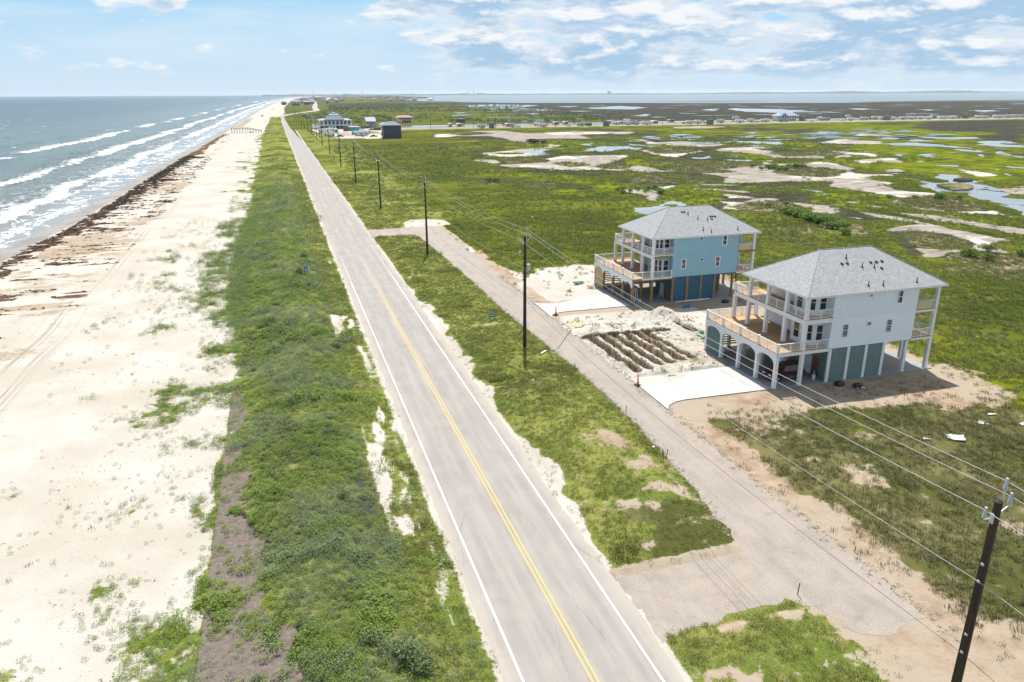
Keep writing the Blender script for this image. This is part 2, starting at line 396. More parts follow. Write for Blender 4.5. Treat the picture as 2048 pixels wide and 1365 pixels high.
# traced ground features in metres (kind, outline)
POLYS=[["D",[[713.4,708.6],[522.5,517.2],[471.9,422.1],[433.3,375.2],[439.7,351.7],[851.1,687.4]]],["L",[[247.5,303.9],[257.2,300.5],[317.5,350.5],[346.3,352.9],[355.4,332.4],[330.2,293.3],[340.4,270.7],[241.7,190.1],[232.3,196.4],[239.0,210.4],[247.6,225.8],[233.7,223.0],[230.5,231.8],[228.0,236.6],[217.1,240.4],[230.8,261.7],[240.1,294.7]]],["L",[[167.5,203.9],[176.0,198.2],[177.7,187.1],[179.6,179.1],[167.3,169.8],[161.8,161.5],[160.5,154.4],[167.5,148.5],[175.2,140.8],[176.6,137.0],[167.3,129.4],[160.1,133.2],[159.8,144.3],[156.5,150.4],[156.9,157.4],[153.4,164.3],[149.7,171.6],[146.0,177.0]]],["L",[[116.2,216.8],[124.4,219.4],[129.3,207.1],[129.7,199.5],[119.1,185.2],[107.3,181.1],[110.9,187.9],[108.9,192.8],[92.5,184.2],[84.9,177.5],[77.4,163.8],[80.6,162.7],[100.6,191.4],[105.8,198.3]]],["L",[[89.5,267.7],[92.4,264.9],[102.9,272.3],[104.2,250.6],[113.9,234.6],[104.1,229.2],[99.1,242.7],[91.9,254.8]]],["L",[[83.9,220.0],[89.8,225.8],[91.1,215.0],[84.2,211.4]]],["L",[[175.9,486.9],[198.6,461.2],[203.3,428.3],[184.9,416.2],[171.4,421.2],[167.6,462.0]]],["L",[[86.2,282.0],[93.1,283.5],[90.8,276.5],[85.5,274.6]]],["L",[[86.0,365.7],[90.9,367.2],[87.8,359.0]]],["L",[[76.5,293.3],[79.6,284.2],[79.1,276.8],[75.3,285.7]]],["L",[[133.8,139.9],[125.5,126.2],[117.6,116.2],[113.7,112.4],[111.8,113.0],[121.4,124.6],[127.7,133.3]]],["L",[[156.9,328.4],[163.8,328.9],[157.9,306.1],[150.3,294.0],[144.6,298.4]]],["L",[[227.2,348.3],[238.5,330.3],[230.3,314.1],[212.5,297.4],[214.3,319.8]]],["L",[[252.1,441.2],[263.8,436.8],[254.1,419.4],[243.4,423.4]]],["L",[[313.0,435.2],[319.3,390.1],[299.2,365.3],[291.7,390.7],[275.5,392.0],[280.7,404.5]]],["L",[[433.6,533.2],[409.9,474.8],[444.2,477.2],[483.5,478.2],[524.6,454.0],[495.8,427.0],[457.8,434.4],[453.9,457.9],[399.1,457.0],[387.6,475.9]]],["L",[[544.2,654.0],[549.0,625.6],[527.5,553.7],[496.9,491.1],[522.3,457.0],[494.3,424.3],[468.6,441.1],[447.1,463.6],[452.1,508.7],[465.3,558.3]]],["D",[[153.7,258.4],[159.4,256.4],[160.1,250.5],[159.5,239.9],[149.4,228.5],[140.4,228.5],[148.5,238.6]]],["D",[[185.2,223.9],[190.1,220.5],[182.1,210.5],[175.2,211.4]]],["D",[[141.7,165.1],[144.4,156.2],[137.2,137.9],[135.0,137.7],[134.7,147.1],[134.1,153.3],[135.9,159.1]]],["D",[[131.4,132.1],[120.6,115.2],[119.1,111.9],[115.7,110.0],[111.9,110.6],[117.6,116.2],[125.5,126.2]]],["D",[[92.0,309.8],[100.9,302.0],[108.1,292.9],[107.4,288.8],[134.3,277.3],[126.2,260.4],[113.6,268.6],[99.5,285.3],[91.9,300.7]]],["D",[[93.2,382.7],[102.6,382.8],[102.4,364.9],[92.5,369.7]]],["D",[[152.2,209.9],[156.8,197.7],[146.6,191.3],[142.4,200.1]]],["T",[[64.9,254.5],[71.4,260.2],[75.8,260.4],[73.3,251.6],[68.3,248.8]]],["T",[[78.0,243.9],[86.5,250.2],[92.7,245.0],[88.7,234.4],[80.8,231.6]]],["S",[[104.0,385.8],[127.7,399.4],[151.8,415.1],[163.6,428.7],[159.6,434.8],[154.8,418.4],[141.6,406.3],[122.4,386.2],[130.1,376.3],[133.1,368.3],[122.5,359.0],[109.3,357.4],[103.1,365.9]]],["S",[[94.0,316.2],[109.9,320.6],[120.8,330.0],[123.5,340.3],[137.7,353.5],[144.1,351.2],[168.6,348.9],[163.4,338.0],[141.3,312.0],[131.6,300.6],[128.1,292.5],[142.5,280.8],[139.8,275.4],[128.5,283.5],[111.5,289.5],[106.7,289.0],[109.2,294.7],[101.6,304.1],[95.2,308.7]]],["S",[[121.0,581.5],[126.7,579.3],[133.0,547.9],[111.9,538.4]]],["M",[[154.2,617.8],[179.1,613.4],[188.1,563.3],[207.3,571.7],[268.0,556.3],[263.6,541.9],[218.1,536.6],[205.5,487.7],[180.3,497.2],[157.9,493.6],[152.7,457.1],[151.1,468.2],[155.0,506.8],[152.3,547.5],[134.3,547.4],[152.4,561.9],[170.3,578.0]]],["S",[[204.7,564.7],[234.7,577.7],[270.0,560.5],[265.5,545.9],[226.0,536.5],[200.9,543.3]]],["S",[[90.4,346.4],[97.5,341.0],[97.4,327.6],[92.9,328.1]]],["S",[[172.5,270.3],[182.7,273.3],[200.5,281.1],[217.0,295.8],[209.7,282.7],[218.2,277.3],[233.7,287.2],[235.7,283.8],[223.1,268.3],[214.8,266.6],[205.2,270.0],[189.2,254.0],[185.5,243.5],[192.2,230.3],[184.7,221.1],[172.1,225.5],[159.6,225.0],[149.4,228.5],[158.6,238.5],[161.0,252.1],[159.4,256.4],[171.1,256.3]]],["S",[[232.8,286.2],[234.4,275.1],[225.1,254.6],[219.9,252.0],[212.3,238.1],[214.7,233.4],[222.4,230.7],[207.4,221.4],[203.7,206.2],[193.7,203.6],[188.1,194.1],[190.1,188.0],[194.5,178.9],[189.9,171.0],[188.7,164.7],[183.9,154.0],[177.2,145.2],[175.9,140.5],[175.7,144.0],[170.6,148.3],[165.8,156.3],[165.2,164.3],[167.3,169.8],[177.0,176.5],[178.8,184.2],[176.5,187.5],[177.2,195.1],[176.4,206.6],[190.8,220.3],[184.6,225.8]]],["S",[[121.8,187.4],[126.9,182.5],[134.9,188.4],[138.1,186.2],[134.4,182.1],[138.7,178.5],[142.7,171.1],[136.7,163.7],[130.9,162.1],[133.0,166.8],[124.7,166.0],[119.2,173.3],[116.9,172.2],[114.4,175.8],[120.6,180.6]]],["S",[[240.7,374.1],[265.6,377.7],[266.0,369.0],[254.1,361.2],[249.0,336.8],[244.5,315.2],[255.6,311.2],[248.0,301.7],[232.0,313.4],[238.5,330.3],[234.9,342.0],[228.6,355.1]]],["S",[[263.5,558.1],[270.4,555.4],[253.4,530.5],[252.8,535.2]]],["S",[[233.2,465.3],[226.9,429.5],[249.5,436.7],[255.6,413.8],[260.6,402.2],[236.7,388.3],[229.9,404.2],[220.4,417.1]]],["S",[[190.1,372.8],[196.3,374.4],[188.3,348.4],[199.3,347.9],[216.9,365.4],[215.7,358.3],[198.6,344.7],[185.9,330.0],[186.5,349.1]]],["S",[[106.5,220.1],[115.0,217.2],[110.7,206.0],[104.1,195.6],[106.2,201.6],[109.3,210.1],[106.6,214.8]]],["S",[[122.0,223.0],[128.4,226.6],[126.3,223.0],[119.2,218.4]]],["S",[[129.8,216.2],[136.3,212.6],[141.6,204.2],[140.0,202.9],[132.6,212.5]]],["M",[[140.9,292.6],[149.1,294.4],[148.5,272.3],[152.0,269.0],[141.5,270.6],[137.2,284.8]]],["S",[[133.0,134.9],[138.3,137.5],[147.5,139.0],[145.6,132.4],[145.6,125.8],[146.2,117.1],[140.8,116.0],[135.2,107.8],[131.7,110.2],[129.2,112.3],[120.4,107.8],[115.5,109.4],[119.1,111.9],[121.8,116.1],[125.7,113.5],[132.5,113.9],[136.3,116.1],[139.8,126.9],[135.6,133.2],[131.7,132.8]]],["M",[[145.4,157.0],[146.3,152.3],[147.7,143.7],[146.3,138.5],[145.7,140.5],[144.1,149.9]]],["M",[[154.0,153.0],[157.4,147.6],[158.8,134.3],[161.8,125.3],[158.6,122.7],[155.8,131.7],[154.3,144.5]]],["S",[[157.5,126.7],[160.3,124.1],[157.8,122.0],[155.7,123.7]]],["S",[[254.8,283.9],[278.0,290.0],[282.0,288.6],[271.2,280.8],[265.9,271.8],[261.8,278.6],[253.9,276.0],[245.7,268.6],[251.4,276.9]]],["S",[[324.4,394.6],[366.2,423.6],[357.1,403.8],[364.3,390.2],[350.1,378.0],[322.5,385.2]]],["S",[[282.6,335.3],[289.0,315.0],[285.8,306.0],[277.3,299.4],[281.1,311.0],[277.2,319.2],[263.9,304.2],[257.7,300.3],[271.9,314.3]]],["S",[[236.6,246.1],[240.6,246.9],[237.1,241.7],[231.9,239.3]]],["S",[[262.8,234.8],[262.2,228.8],[260.7,221.3],[256.6,215.1],[249.5,215.7],[256.8,226.6]]],["M",[[223.3,182.0],[231.1,182.1],[217.5,171.1],[215.1,174.4]]],["M",[[138.6,169.3],[142.7,166.0],[136.2,159.0],[134.2,161.4]]],["S",[[131.4,198.9],[133.6,192.3],[129.7,193.6]]],["S",[[421.9,470.4],[422.7,445.1],[401.1,450.7]]],["S",[[347.8,619.0],[377.0,629.4],[392.0,612.2],[364.2,591.6],[342.2,600.4]]],["T",[[167.4,167.7],[177.0,175.3],[186.1,178.1],[190.8,175.3],[189.1,166.8],[183.0,156.3],[177.2,150.6],[169.3,153.3],[166.3,161.9]]],["T",[[188.8,254.1],[205.2,270.0],[217.3,261.2],[216.0,248.7],[211.5,242.2],[198.0,233.7],[193.0,233.6],[186.2,241.5]]],["G",[[204.0,219.1],[214.4,226.1],[225.0,226.1],[212.4,206.4],[202.7,194.7],[198.4,182.6],[194.1,188.0],[193.1,195.2],[194.0,203.5],[203.7,206.2]]],["G",[[198.4,182.6],[200.2,177.0],[194.0,162.9],[180.9,140.5],[173.8,134.8],[176.6,141.1],[185.5,155.5],[189.6,165.5],[190.8,171.8]]],["G",[[212.5,289.4],[226.1,298.0],[234.6,295.0],[233.7,287.2],[220.3,280.0],[211.9,284.5]]],["T",[[119.2,175.2],[128.8,182.9],[136.6,182.4],[136.4,173.3],[132.3,165.2],[124.7,166.0],[118.9,170.6]]],["G",[[135.6,170.6],[138.4,169.7],[137.2,166.3],[134.3,167.3]]],["T",[[245.6,334.6],[268.5,346.6],[282.5,344.5],[277.3,326.6],[272.0,318.2],[260.9,310.5],[239.3,315.8]]],["T",[[192.5,368.2],[213.6,386.5],[218.0,370.4],[213.5,360.6],[199.9,351.1],[190.5,354.5]]],["T",[[131.4,132.1],[136.3,132.1],[139.1,126.3],[138.1,120.5],[136.0,116.2],[131.5,112.9],[125.3,113.7],[122.6,117.2],[127.0,125.7]]],["T",[[119.0,317.4],[126.1,323.7],[129.5,308.6],[127.6,302.0],[120.3,300.7]]],["T",[[129.4,296.6],[141.4,306.9],[142.3,292.1],[136.5,286.4],[130.7,288.4]]],["T",[[103.9,356.3],[119.1,341.9],[121.3,335.4],[115.7,323.7],[99.1,324.4],[100.2,337.3]]],["G",[[109.8,383.7],[122.4,382.7],[123.2,371.9],[111.7,374.0]]],["T",[[150.2,273.8],[161.7,289.9],[171.9,301.2],[193.6,304.1],[203.1,287.6],[199.2,279.1],[183.9,275.1],[172.5,270.3],[172.9,259.7],[157.8,260.9]]],["T",[[121.9,247.8],[138.0,263.9],[135.9,243.0],[145.2,233.2],[141.4,228.2],[129.3,232.3],[119.4,238.9]]],["T",[[119.7,107.5],[124.6,110.1],[131.2,109.8],[132.0,106.4],[134.7,103.1],[121.6,92.4],[115.2,90.8],[118.6,97.4],[119.4,104.7]]],["T",[[129.2,143.2],[131.5,143.4],[127.9,136.6],[123.1,131.6],[122.2,133.5]]]]
WATER=[["pond",[[88.2,175.6],[91.9,182.5],[98.4,184.1],[108.4,191.9],[111.3,190.3],[109.6,185.3],[107.0,182.2],[101.8,181.0],[90.3,171.4]]],["tidal_channel",[[218.2,217.6],[217.2,211.2],[215.4,202.2],[222.3,202.9],[226.4,208.0],[231.9,220.0],[237.5,223.6],[243.8,224.1],[243.8,219.6],[238.1,214.3],[228.3,207.3],[234.6,205.2],[235.5,201.6],[228.1,199.4],[227.3,192.0],[220.4,183.1],[214.2,174.7],[211.5,170.7],[207.5,169.6],[204.2,166.1],[207.5,161.6],[179.2,138.6],[187.3,151.0],[196.8,168.6],[202.2,178.8],[198.4,182.6],[202.7,194.7],[209.0,201.3],[215.9,211.6]]],["pool",[[284.9,428.9],[302.5,406.4],[289.0,387.0],[286.2,397.5],[276.1,411.2]]],["pool",[[208.6,426.3],[212.0,397.4],[205.9,395.3],[204.3,413.7]]],["pool",[[192.9,324.4],[196.7,320.1],[205.1,329.3],[197.6,316.8],[191.5,313.2],[190.4,319.3]]],["pool",[[138.3,226.8],[147.4,220.7],[144.9,220.4],[139.4,223.7]]],["pool",[[162.5,204.2],[163.9,197.8],[161.4,196.6],[161.1,200.9]]],["pool",[[199.0,307.7],[210.9,303.5],[207.3,298.1],[201.4,300.2]]],["pool",[[122.4,386.2],[132.3,396.1],[143.6,403.9],[147.0,400.3],[136.8,384.7],[132.5,366.5],[126.2,377.7]]],["pool",[[160.7,383.5],[183.2,412.4],[196.6,407.4],[197.3,390.0],[190.3,380.5],[181.2,381.4],[168.7,373.1]]],["pool",[[176.3,428.7],[188.9,438.6],[186.5,431.6],[175.8,416.9]]],["pool",[[208.4,426.4],[207.6,410.6],[205.3,406.0],[203.6,413.9]]],["pool",[[141.8,352.1],[144.1,351.2],[140.9,344.8],[139.1,345.5]]],["pool",[[414.0,508.8],[417.4,495.7],[395.1,477.5],[390.3,479.4]]],["pool",[[421.9,462.7],[421.4,448.4],[407.9,435.7],[408.8,446.2]]],["pool",[[402.2,428.7],[402.8,415.9],[390.7,408.4],[383.5,411.1]]],["pool",[[352.5,374.1],[371.8,377.0],[377.9,364.7],[371.8,348.1],[370.0,329.5],[363.9,325.2],[361.2,341.3],[352.0,353.6],[345.8,362.2]]],["pool",[[392.7,396.0],[406.3,396.7],[396.3,383.6],[382.7,383.4]]],["pool",[[429.5,427.5],[439.3,408.3],[460.2,406.7],[442.0,395.0],[425.5,395.3],[425.4,419.9]]],["pool",[[425.6,372.7],[442.7,366.3],[430.0,350.3],[412.2,347.1],[411.1,329.1],[400.2,320.2],[390.1,328.1],[398.7,347.4]]],["pool",[[355.2,301.6],[364.0,305.7],[348.4,286.8],[345.1,275.1],[337.4,268.8],[343.9,288.4]]],["pool",[[353.7,324.9],[357.4,321.2],[352.9,309.7],[362.4,313.9],[348.6,304.0],[346.7,308.3]]],["pool",[[330.7,293.2],[338.3,293.8],[326.7,281.7],[326.1,285.1]]],["pool",[[299.5,311.2],[301.9,306.9],[289.8,296.2],[289.4,298.3]]],["pool",[[297.0,292.4],[315.9,303.9],[319.6,302.5],[299.6,288.4]]],["pool",[[280.5,274.7],[279.0,269.8],[273.4,266.5]]],["pool",[[268.2,255.7],[277.6,250.9],[272.0,246.3],[267.6,251.1]]],["pool",[[292.4,242.4],[295.1,240.0],[288.9,234.4],[288.6,237.7]]],["pool",[[292.7,236.2],[295.3,234.4],[288.5,228.8],[288.6,232.3]]],["pool",[[273.5,231.1],[277.8,231.7],[272.2,227.3]]],["pool",[[266.4,219.3],[265.9,215.6],[259.8,212.1]]],["pool",[[232.0,187.5],[236.7,186.5],[233.7,184.0]]],["pool",[[156.1,175.7],[157.2,174.3],[155.8,171.6],[154.5,172.4]]],["pool",[[155.4,166.6],[157.2,163.4],[154.2,164.4]]],["pool",[[136.7,152.0],[137.8,150.3],[135.4,150.0]]],["pool",[[160.5,147.4],[162.6,143.0],[160.8,145.2]]],["pool",[[161.3,191.5],[162.2,188.7],[160.6,189.7]]],["pool",[[497.0,508.2],[498.6,498.4],[483.3,492.0]]],["pool",[[294.3,325.8],[298.1,322.3],[290.4,320.1]]],["pool",[[474.6,1939.9],[587.0,2068.8],[641.9,1844.0],[452.2,1460.7],[391.1,1378.9],[398.6,1567.7]]],["pool",[[494.4,1517.8],[502.0,1323.7],[431.2,1238.5],[387.4,1259.7]]],["pool",[[605.8,1459.6],[777.4,1650.1],[753.1,1466.8],[638.9,1294.8],[595.8,1358.1]]],["pool",[[341.4,870.8],[372.0,886.2],[343.0,842.9]]],["pool",[[745.9,1241.0],[810.2,1277.5],[695.7,1121.7]]],["pool",[[788.3,1219.7],[879.1,1317.1],[747.2,1118.7]]],["pool",[[242.6,1077.9],[285.5,1081.9],[239.3,1028.2]]],["pool",[[276.7,1208.6],[302.1,1226.3],[271.4,1146.7]]],["pool",[[461.5,942.9],[530.2,1027.1],[466.3,906.9]]],["pool",[[295.2,837.6],[308.7,831.9],[295.0,808.5]]],["pool",[[367.1,1120.0],[393.4,1116.7],[360.5,1047.7]]],["pool",[[616.3,1634.4],[696.3,1695.4],[608.1,1544.0]]],["pool",[[840.0,1295.3],[876.1,1202.3],[831.9,1037.7],[727.1,986.1],[730.1,1086.7]]],["pool",[[1033.8,1195.3],[1068.6,1177.3],[997.4,1127.1]]],["pool",[[1094.2,1091.8],[1079.9,1033.3],[1018.6,991.8]]],["pool",[[1078.8,973.8],[1164.7,991.1],[1024.9,893.7]]],["pool",[[56.1,46.7],[57.1,46.5],[57.7,45.8],[56.2,45.5]]],["pool",[[61.8,48.6],[62.1,47.4],[61.6,47.1],[61.5,48.0]]],["pool",[[53.8,47.2],[54.1,46.6],[53.3,46.4]]],["pool",[[63.9,49.1],[64.7,49.1],[63.9,48.7]]],["pool",[[64.6,46.7],[65.4,46.5],[64.6,45.9]]],["ISL",[[210.8,197.7],[218.4,199.6],[222.3,195.2],[218.0,189.4],[209.9,183.9],[203.8,184.7],[207.3,193.1]]],["ISL",[[227.7,206.9],[233.6,210.6],[236.9,207.7],[232.0,202.8],[225.7,202.4]]]]
RV=[["end",157.8,699.1,2.6],["end",166.5,699.3,3.9],["tr",178.4,664.9,7.0],["bath",186.5,658.3,3.7],["end",208.1,678.9,4.4],["tr2",208.7,669.1,4.3],["suv",212.6,665.2,3.8],["mh",238.8,687.7,5.3],["tr",237.1,664.8,7.7],["end",264.0,701.2,4.6],["end",274.6,703.1,4.1],["suv",265.8,676.3,4.2],["tr",276.8,669.3,9.0],["green",286.6,674.3,5.3],["bath",298.4,659.3,4.2],["end",327.8,712.6,4.6],["tr",319.4,684.8,8.3],["end",328.3,690.9,3.9],["tr",357.5,738.9,7.2],["tr2",328.5,677.0,7.7],["tr2",336.6,676.5,7.2],["fw",346.1,672.6,11.0],["suv",376.3,715.3,4.1],["end",364.1,688.5,5.9],["end",396.8,714.0,4.6],["suv",393.7,683.9,5.0],["tr",395.3,675.7,7.9],["fw",404.8,676.8,8.9],["suv",417.9,684.1,6.1],["bath",408.5,658.1,4.9],["tr2",436.0,684.4,8.2],["tr",503.0,758.8,8.6],["tr",457.7,683.3,9.8],["tr2",475.1,689.6,7.9],["suv",480.5,687.3,5.3],["tr",491.6,688.2,10.7],["suv",510.9,688.5,4.9],["suv",516.0,686.4,4.9],["bath",547.4,699.3,4.0],["suv",539.5,676.6,7.6],["tr2",583.8,717.8,5.8],["mh",573.8,697.2,12.5],["suv",592.3,692.0,7.0],["tr",663.4,765.2,7.8],["tr",600.1,688.8,8.2],["mh",624.0,694.4,11.4],["suv",655.6,721.0,5.0],["tr",655.9,714.0,9.3],["fw",645.8,691.6,9.1],["bath",647.0,684.6,4.6],["tr2",657.9,689.7,6.7],["suv",702.8,729.2,5.2],["tr",672.3,690.1,8.7],["tr",684.8,691.4,13.8],["tr2",764.8,772.9,14.7],["tr",701.7,694.3,8.9],["tr2",704.4,686.3,10.1],["fw",753.2,726.0,10.8],["tr",728.6,689.6,14.8],["tr",745.7,692.7,11.8],["suv",758.7,697.7,8.0],["canopy",830.3,752.3,13.0],["bath",767.1,694.1,4.8],["suv",778.9,696.2,7.4],["mh",782.5,687.4,18.7],["fw",811.2,689.5,17.8],["tr2",825.6,690.7,8.3],["fw",842.7,694.5,18.3],["tr",859.6,698.7,10.0]]
# ------------------------------------------------------------------ the lie of the land
SH_Y = [-400, 0, 100, 174, 208, 251, 336, 446, 753, 1580, 2600, 4417, 7000, 16000]
SH_X = [-63, -60, -58.2, -56.2, -53.8, -52.5, -51.3, -48.8, -41, -27, 3, 73, 260, 1500]
def shore(y):
    return np.interp(y, SH_Y, SH_X)
VL_Y = [0, 35, 59, 82, 100, 132, 155, 200, 235, 452, 640, 821, 1000, 1250, 3000, 9000]
VL_X = [-7, -7, -7, -6.6, -7.6, -9.8, -9.2, -8.4, -8.3, -8.3, -8, -5.5, -3, 4, 60, 900]
TRENCH = [((36.3, 83.0), (36.5, 70.2)), ((37.9, 83.0), (38.2, 70.4)), ((39.4, 83.0), (40.0, 71.2)), ((41.1, 83.0), (41.5, 71.5)),
          ((42.7, 83.1), (43.1, 71.9)), ((43.9, 83.2), (44.8, 72.4)), ((35.6, 83.5), (42.4, 83.1)), ((42.4, 83.1), (47.2, 82.9)), ((50.0, 85.3), (50.3, 81.4))]
def segd(x, y, a, b):
    ex, ey = b[0] - a[0], b[1] - a[1]
    t = np.clip(((x - a[0]) * ex + (y - a[1]) * ey) / (ex * ex + ey * ey), 0, 1)
    return np.hypot(x - a[0] - t * ex, y - a[1] - t * ey)
def height(x, y):
    u = x - shore(y)
    z = np.where(u < 7, -0.5 + .075 * np.minimum(u, 7), 0.025) - .025
    z = np.where(u < 0, -0.525 + .06 * u, z)
    z = np.maximum(z, -3)
    nearw = 1 - sst(600, 900, y)
    # planted dune ridge between beach and road
    rid = np.exp(-((x - 0.6) / 4.6) ** 2) * (1 - sst(1000, 1200, y))
    z = z + rid * (.95 + .35 * (vn(x, y, 9, 3) - .5)) * sst(0, 20, u)
    z = z + (vn(x, y, 2.2, 5, 4) - .5) * .22 * band(x, -7.5, 7.8, .7) * nearw
    # loose dry sand of the upper beach
    z = z + (vn(x, y, 3.0, 8, 4) - .5) * .16 * band(x, -26, -6, 2) * nearw
    # grass plots between road and gravel lane stand a little proud
    plot = band(x, 19.2, 28.2, .35) * (band(y, 37.0, 162.0, .3) + (1 - sst(30.2, 30.9, y)))
    z = z + plot * (.20 + .10 * (vn(x, y, 3, 9, 4) - .5))
    # fields beyond the lane
    fld = sst(36.5, 39, x) * (1 - band(x, 46, 71, 1) * band(y, 59, 111, 1)) * (1 - sst(260, 330, y))
    site = band(x, 35.2, 51.8, .6) * band(y, 66.5, 91.5, .8)
    z = z + fld * (vn(x, y, 4, 12, 4) - .5) * .26
    # dug-over sand plot
    lumps = (vn(x, y, 1.3, 21, 4, .6) - .5)
    z = z + site * (.10 + .5 * np.maximum(lumps, -.1)) * (1 - band(x, 47.0, 60, .4) * band(y, 60, 76, .4))
    heap = np.exp(-(((x - 49.9) / 1.9) ** 2 + ((y - 89.2) / 1.5) ** 2)) * 1.25
    for cx, cy, r, hh in ((34.6, 79.4, .9, .55), (34.8, 77.6, 1.0, .5), (35.3, 71.8, 1.1, .6), (34.5, 75.2, .7, .35), (38.5, 86.2, 1.3, .45), (41.2, 86.0, 1.2, .5), (44.6, 86.0, 1.1, .55), (46.8, 85.4, .9, .5), (52.0, 83.6, 1.2, .45), (48.8, 78.2, 1.4, .3), (45.8, 70.6, 1.3, .3), (39, 69.2, 1.6, .25), (42.8, 69.6, 1.4, .3)):
        heap = heap + hh * np.exp(-(((x - cx) / r) ** 2 + ((y - cy) / r) ** 2))
    z = z + heap * (.75 + .5 * vn(x, y, .7, 30, 3))
    near = (x > 33) & (x < 53) & (y > 66) & (y < 92)
    if near.any():
        wob = (vn(x, y, 1.1, 33, 3) - .5) * .42
        cut = np.zeros_like(z); berm = np.zeros_like(z)
        for i, (a, b) in enumerate(TRENCH):
            d = segd(x, y, a, b) + wob
            w = .50 if i < 6 else (.42 if i < 8 else .55)
            cut = np.maximum(cut, 1 - sst(w * .62, w * 1.12, d))
            berm = np.maximum(berm, np.exp(-((d - 1.0) / .35) ** 2))
        zz = z + berm * .20 * (.4 + 1.2 * vn(x, y, .6, 36, 3))
        zz = zz * (1 - cut) + cut * (-.95 + .25 * vn(x, y, .5, 37, 3))
        z = np.where(near, zz + (vn(x, y, .55, 38, 3, .6) - .5) * .22 * site * (1 - band(x, 47.0, 60, .4) * band(y, 60, 76, .4)), z)
    # keep paved strips flat
    flat = band(x, 8.6, 18.9, .35) * (1 - sst(930, 960, y))
    flat = np.maximum(flat, band(x, 27.9, 35.5, .45) * band(y, 25.6, 176, .5))
    flat = np.maximum(flat, band(x, 18, 29.4, .3) * np.maximum(band(y, 30.9, 36.9, .3), band(y, 162.6, 172.8, .3)))
    flat = np.maximum(flat, band(x, 34.4, 70, .3) * np.maximum(band(y, 59.4, 75.6, .25) * band(x, 47.2, 70, .3), band(y, 93.6, 109.6, .3) * band(x, 47.2, 70, .3)))
    flat = np.maximum(flat, band(x, 34.4, 48.2, .2) * np.maximum(band(y, 59.6, 68.8, .2), band(y, 93.4, 103.0, .2)))
    return z * (1 - flat)

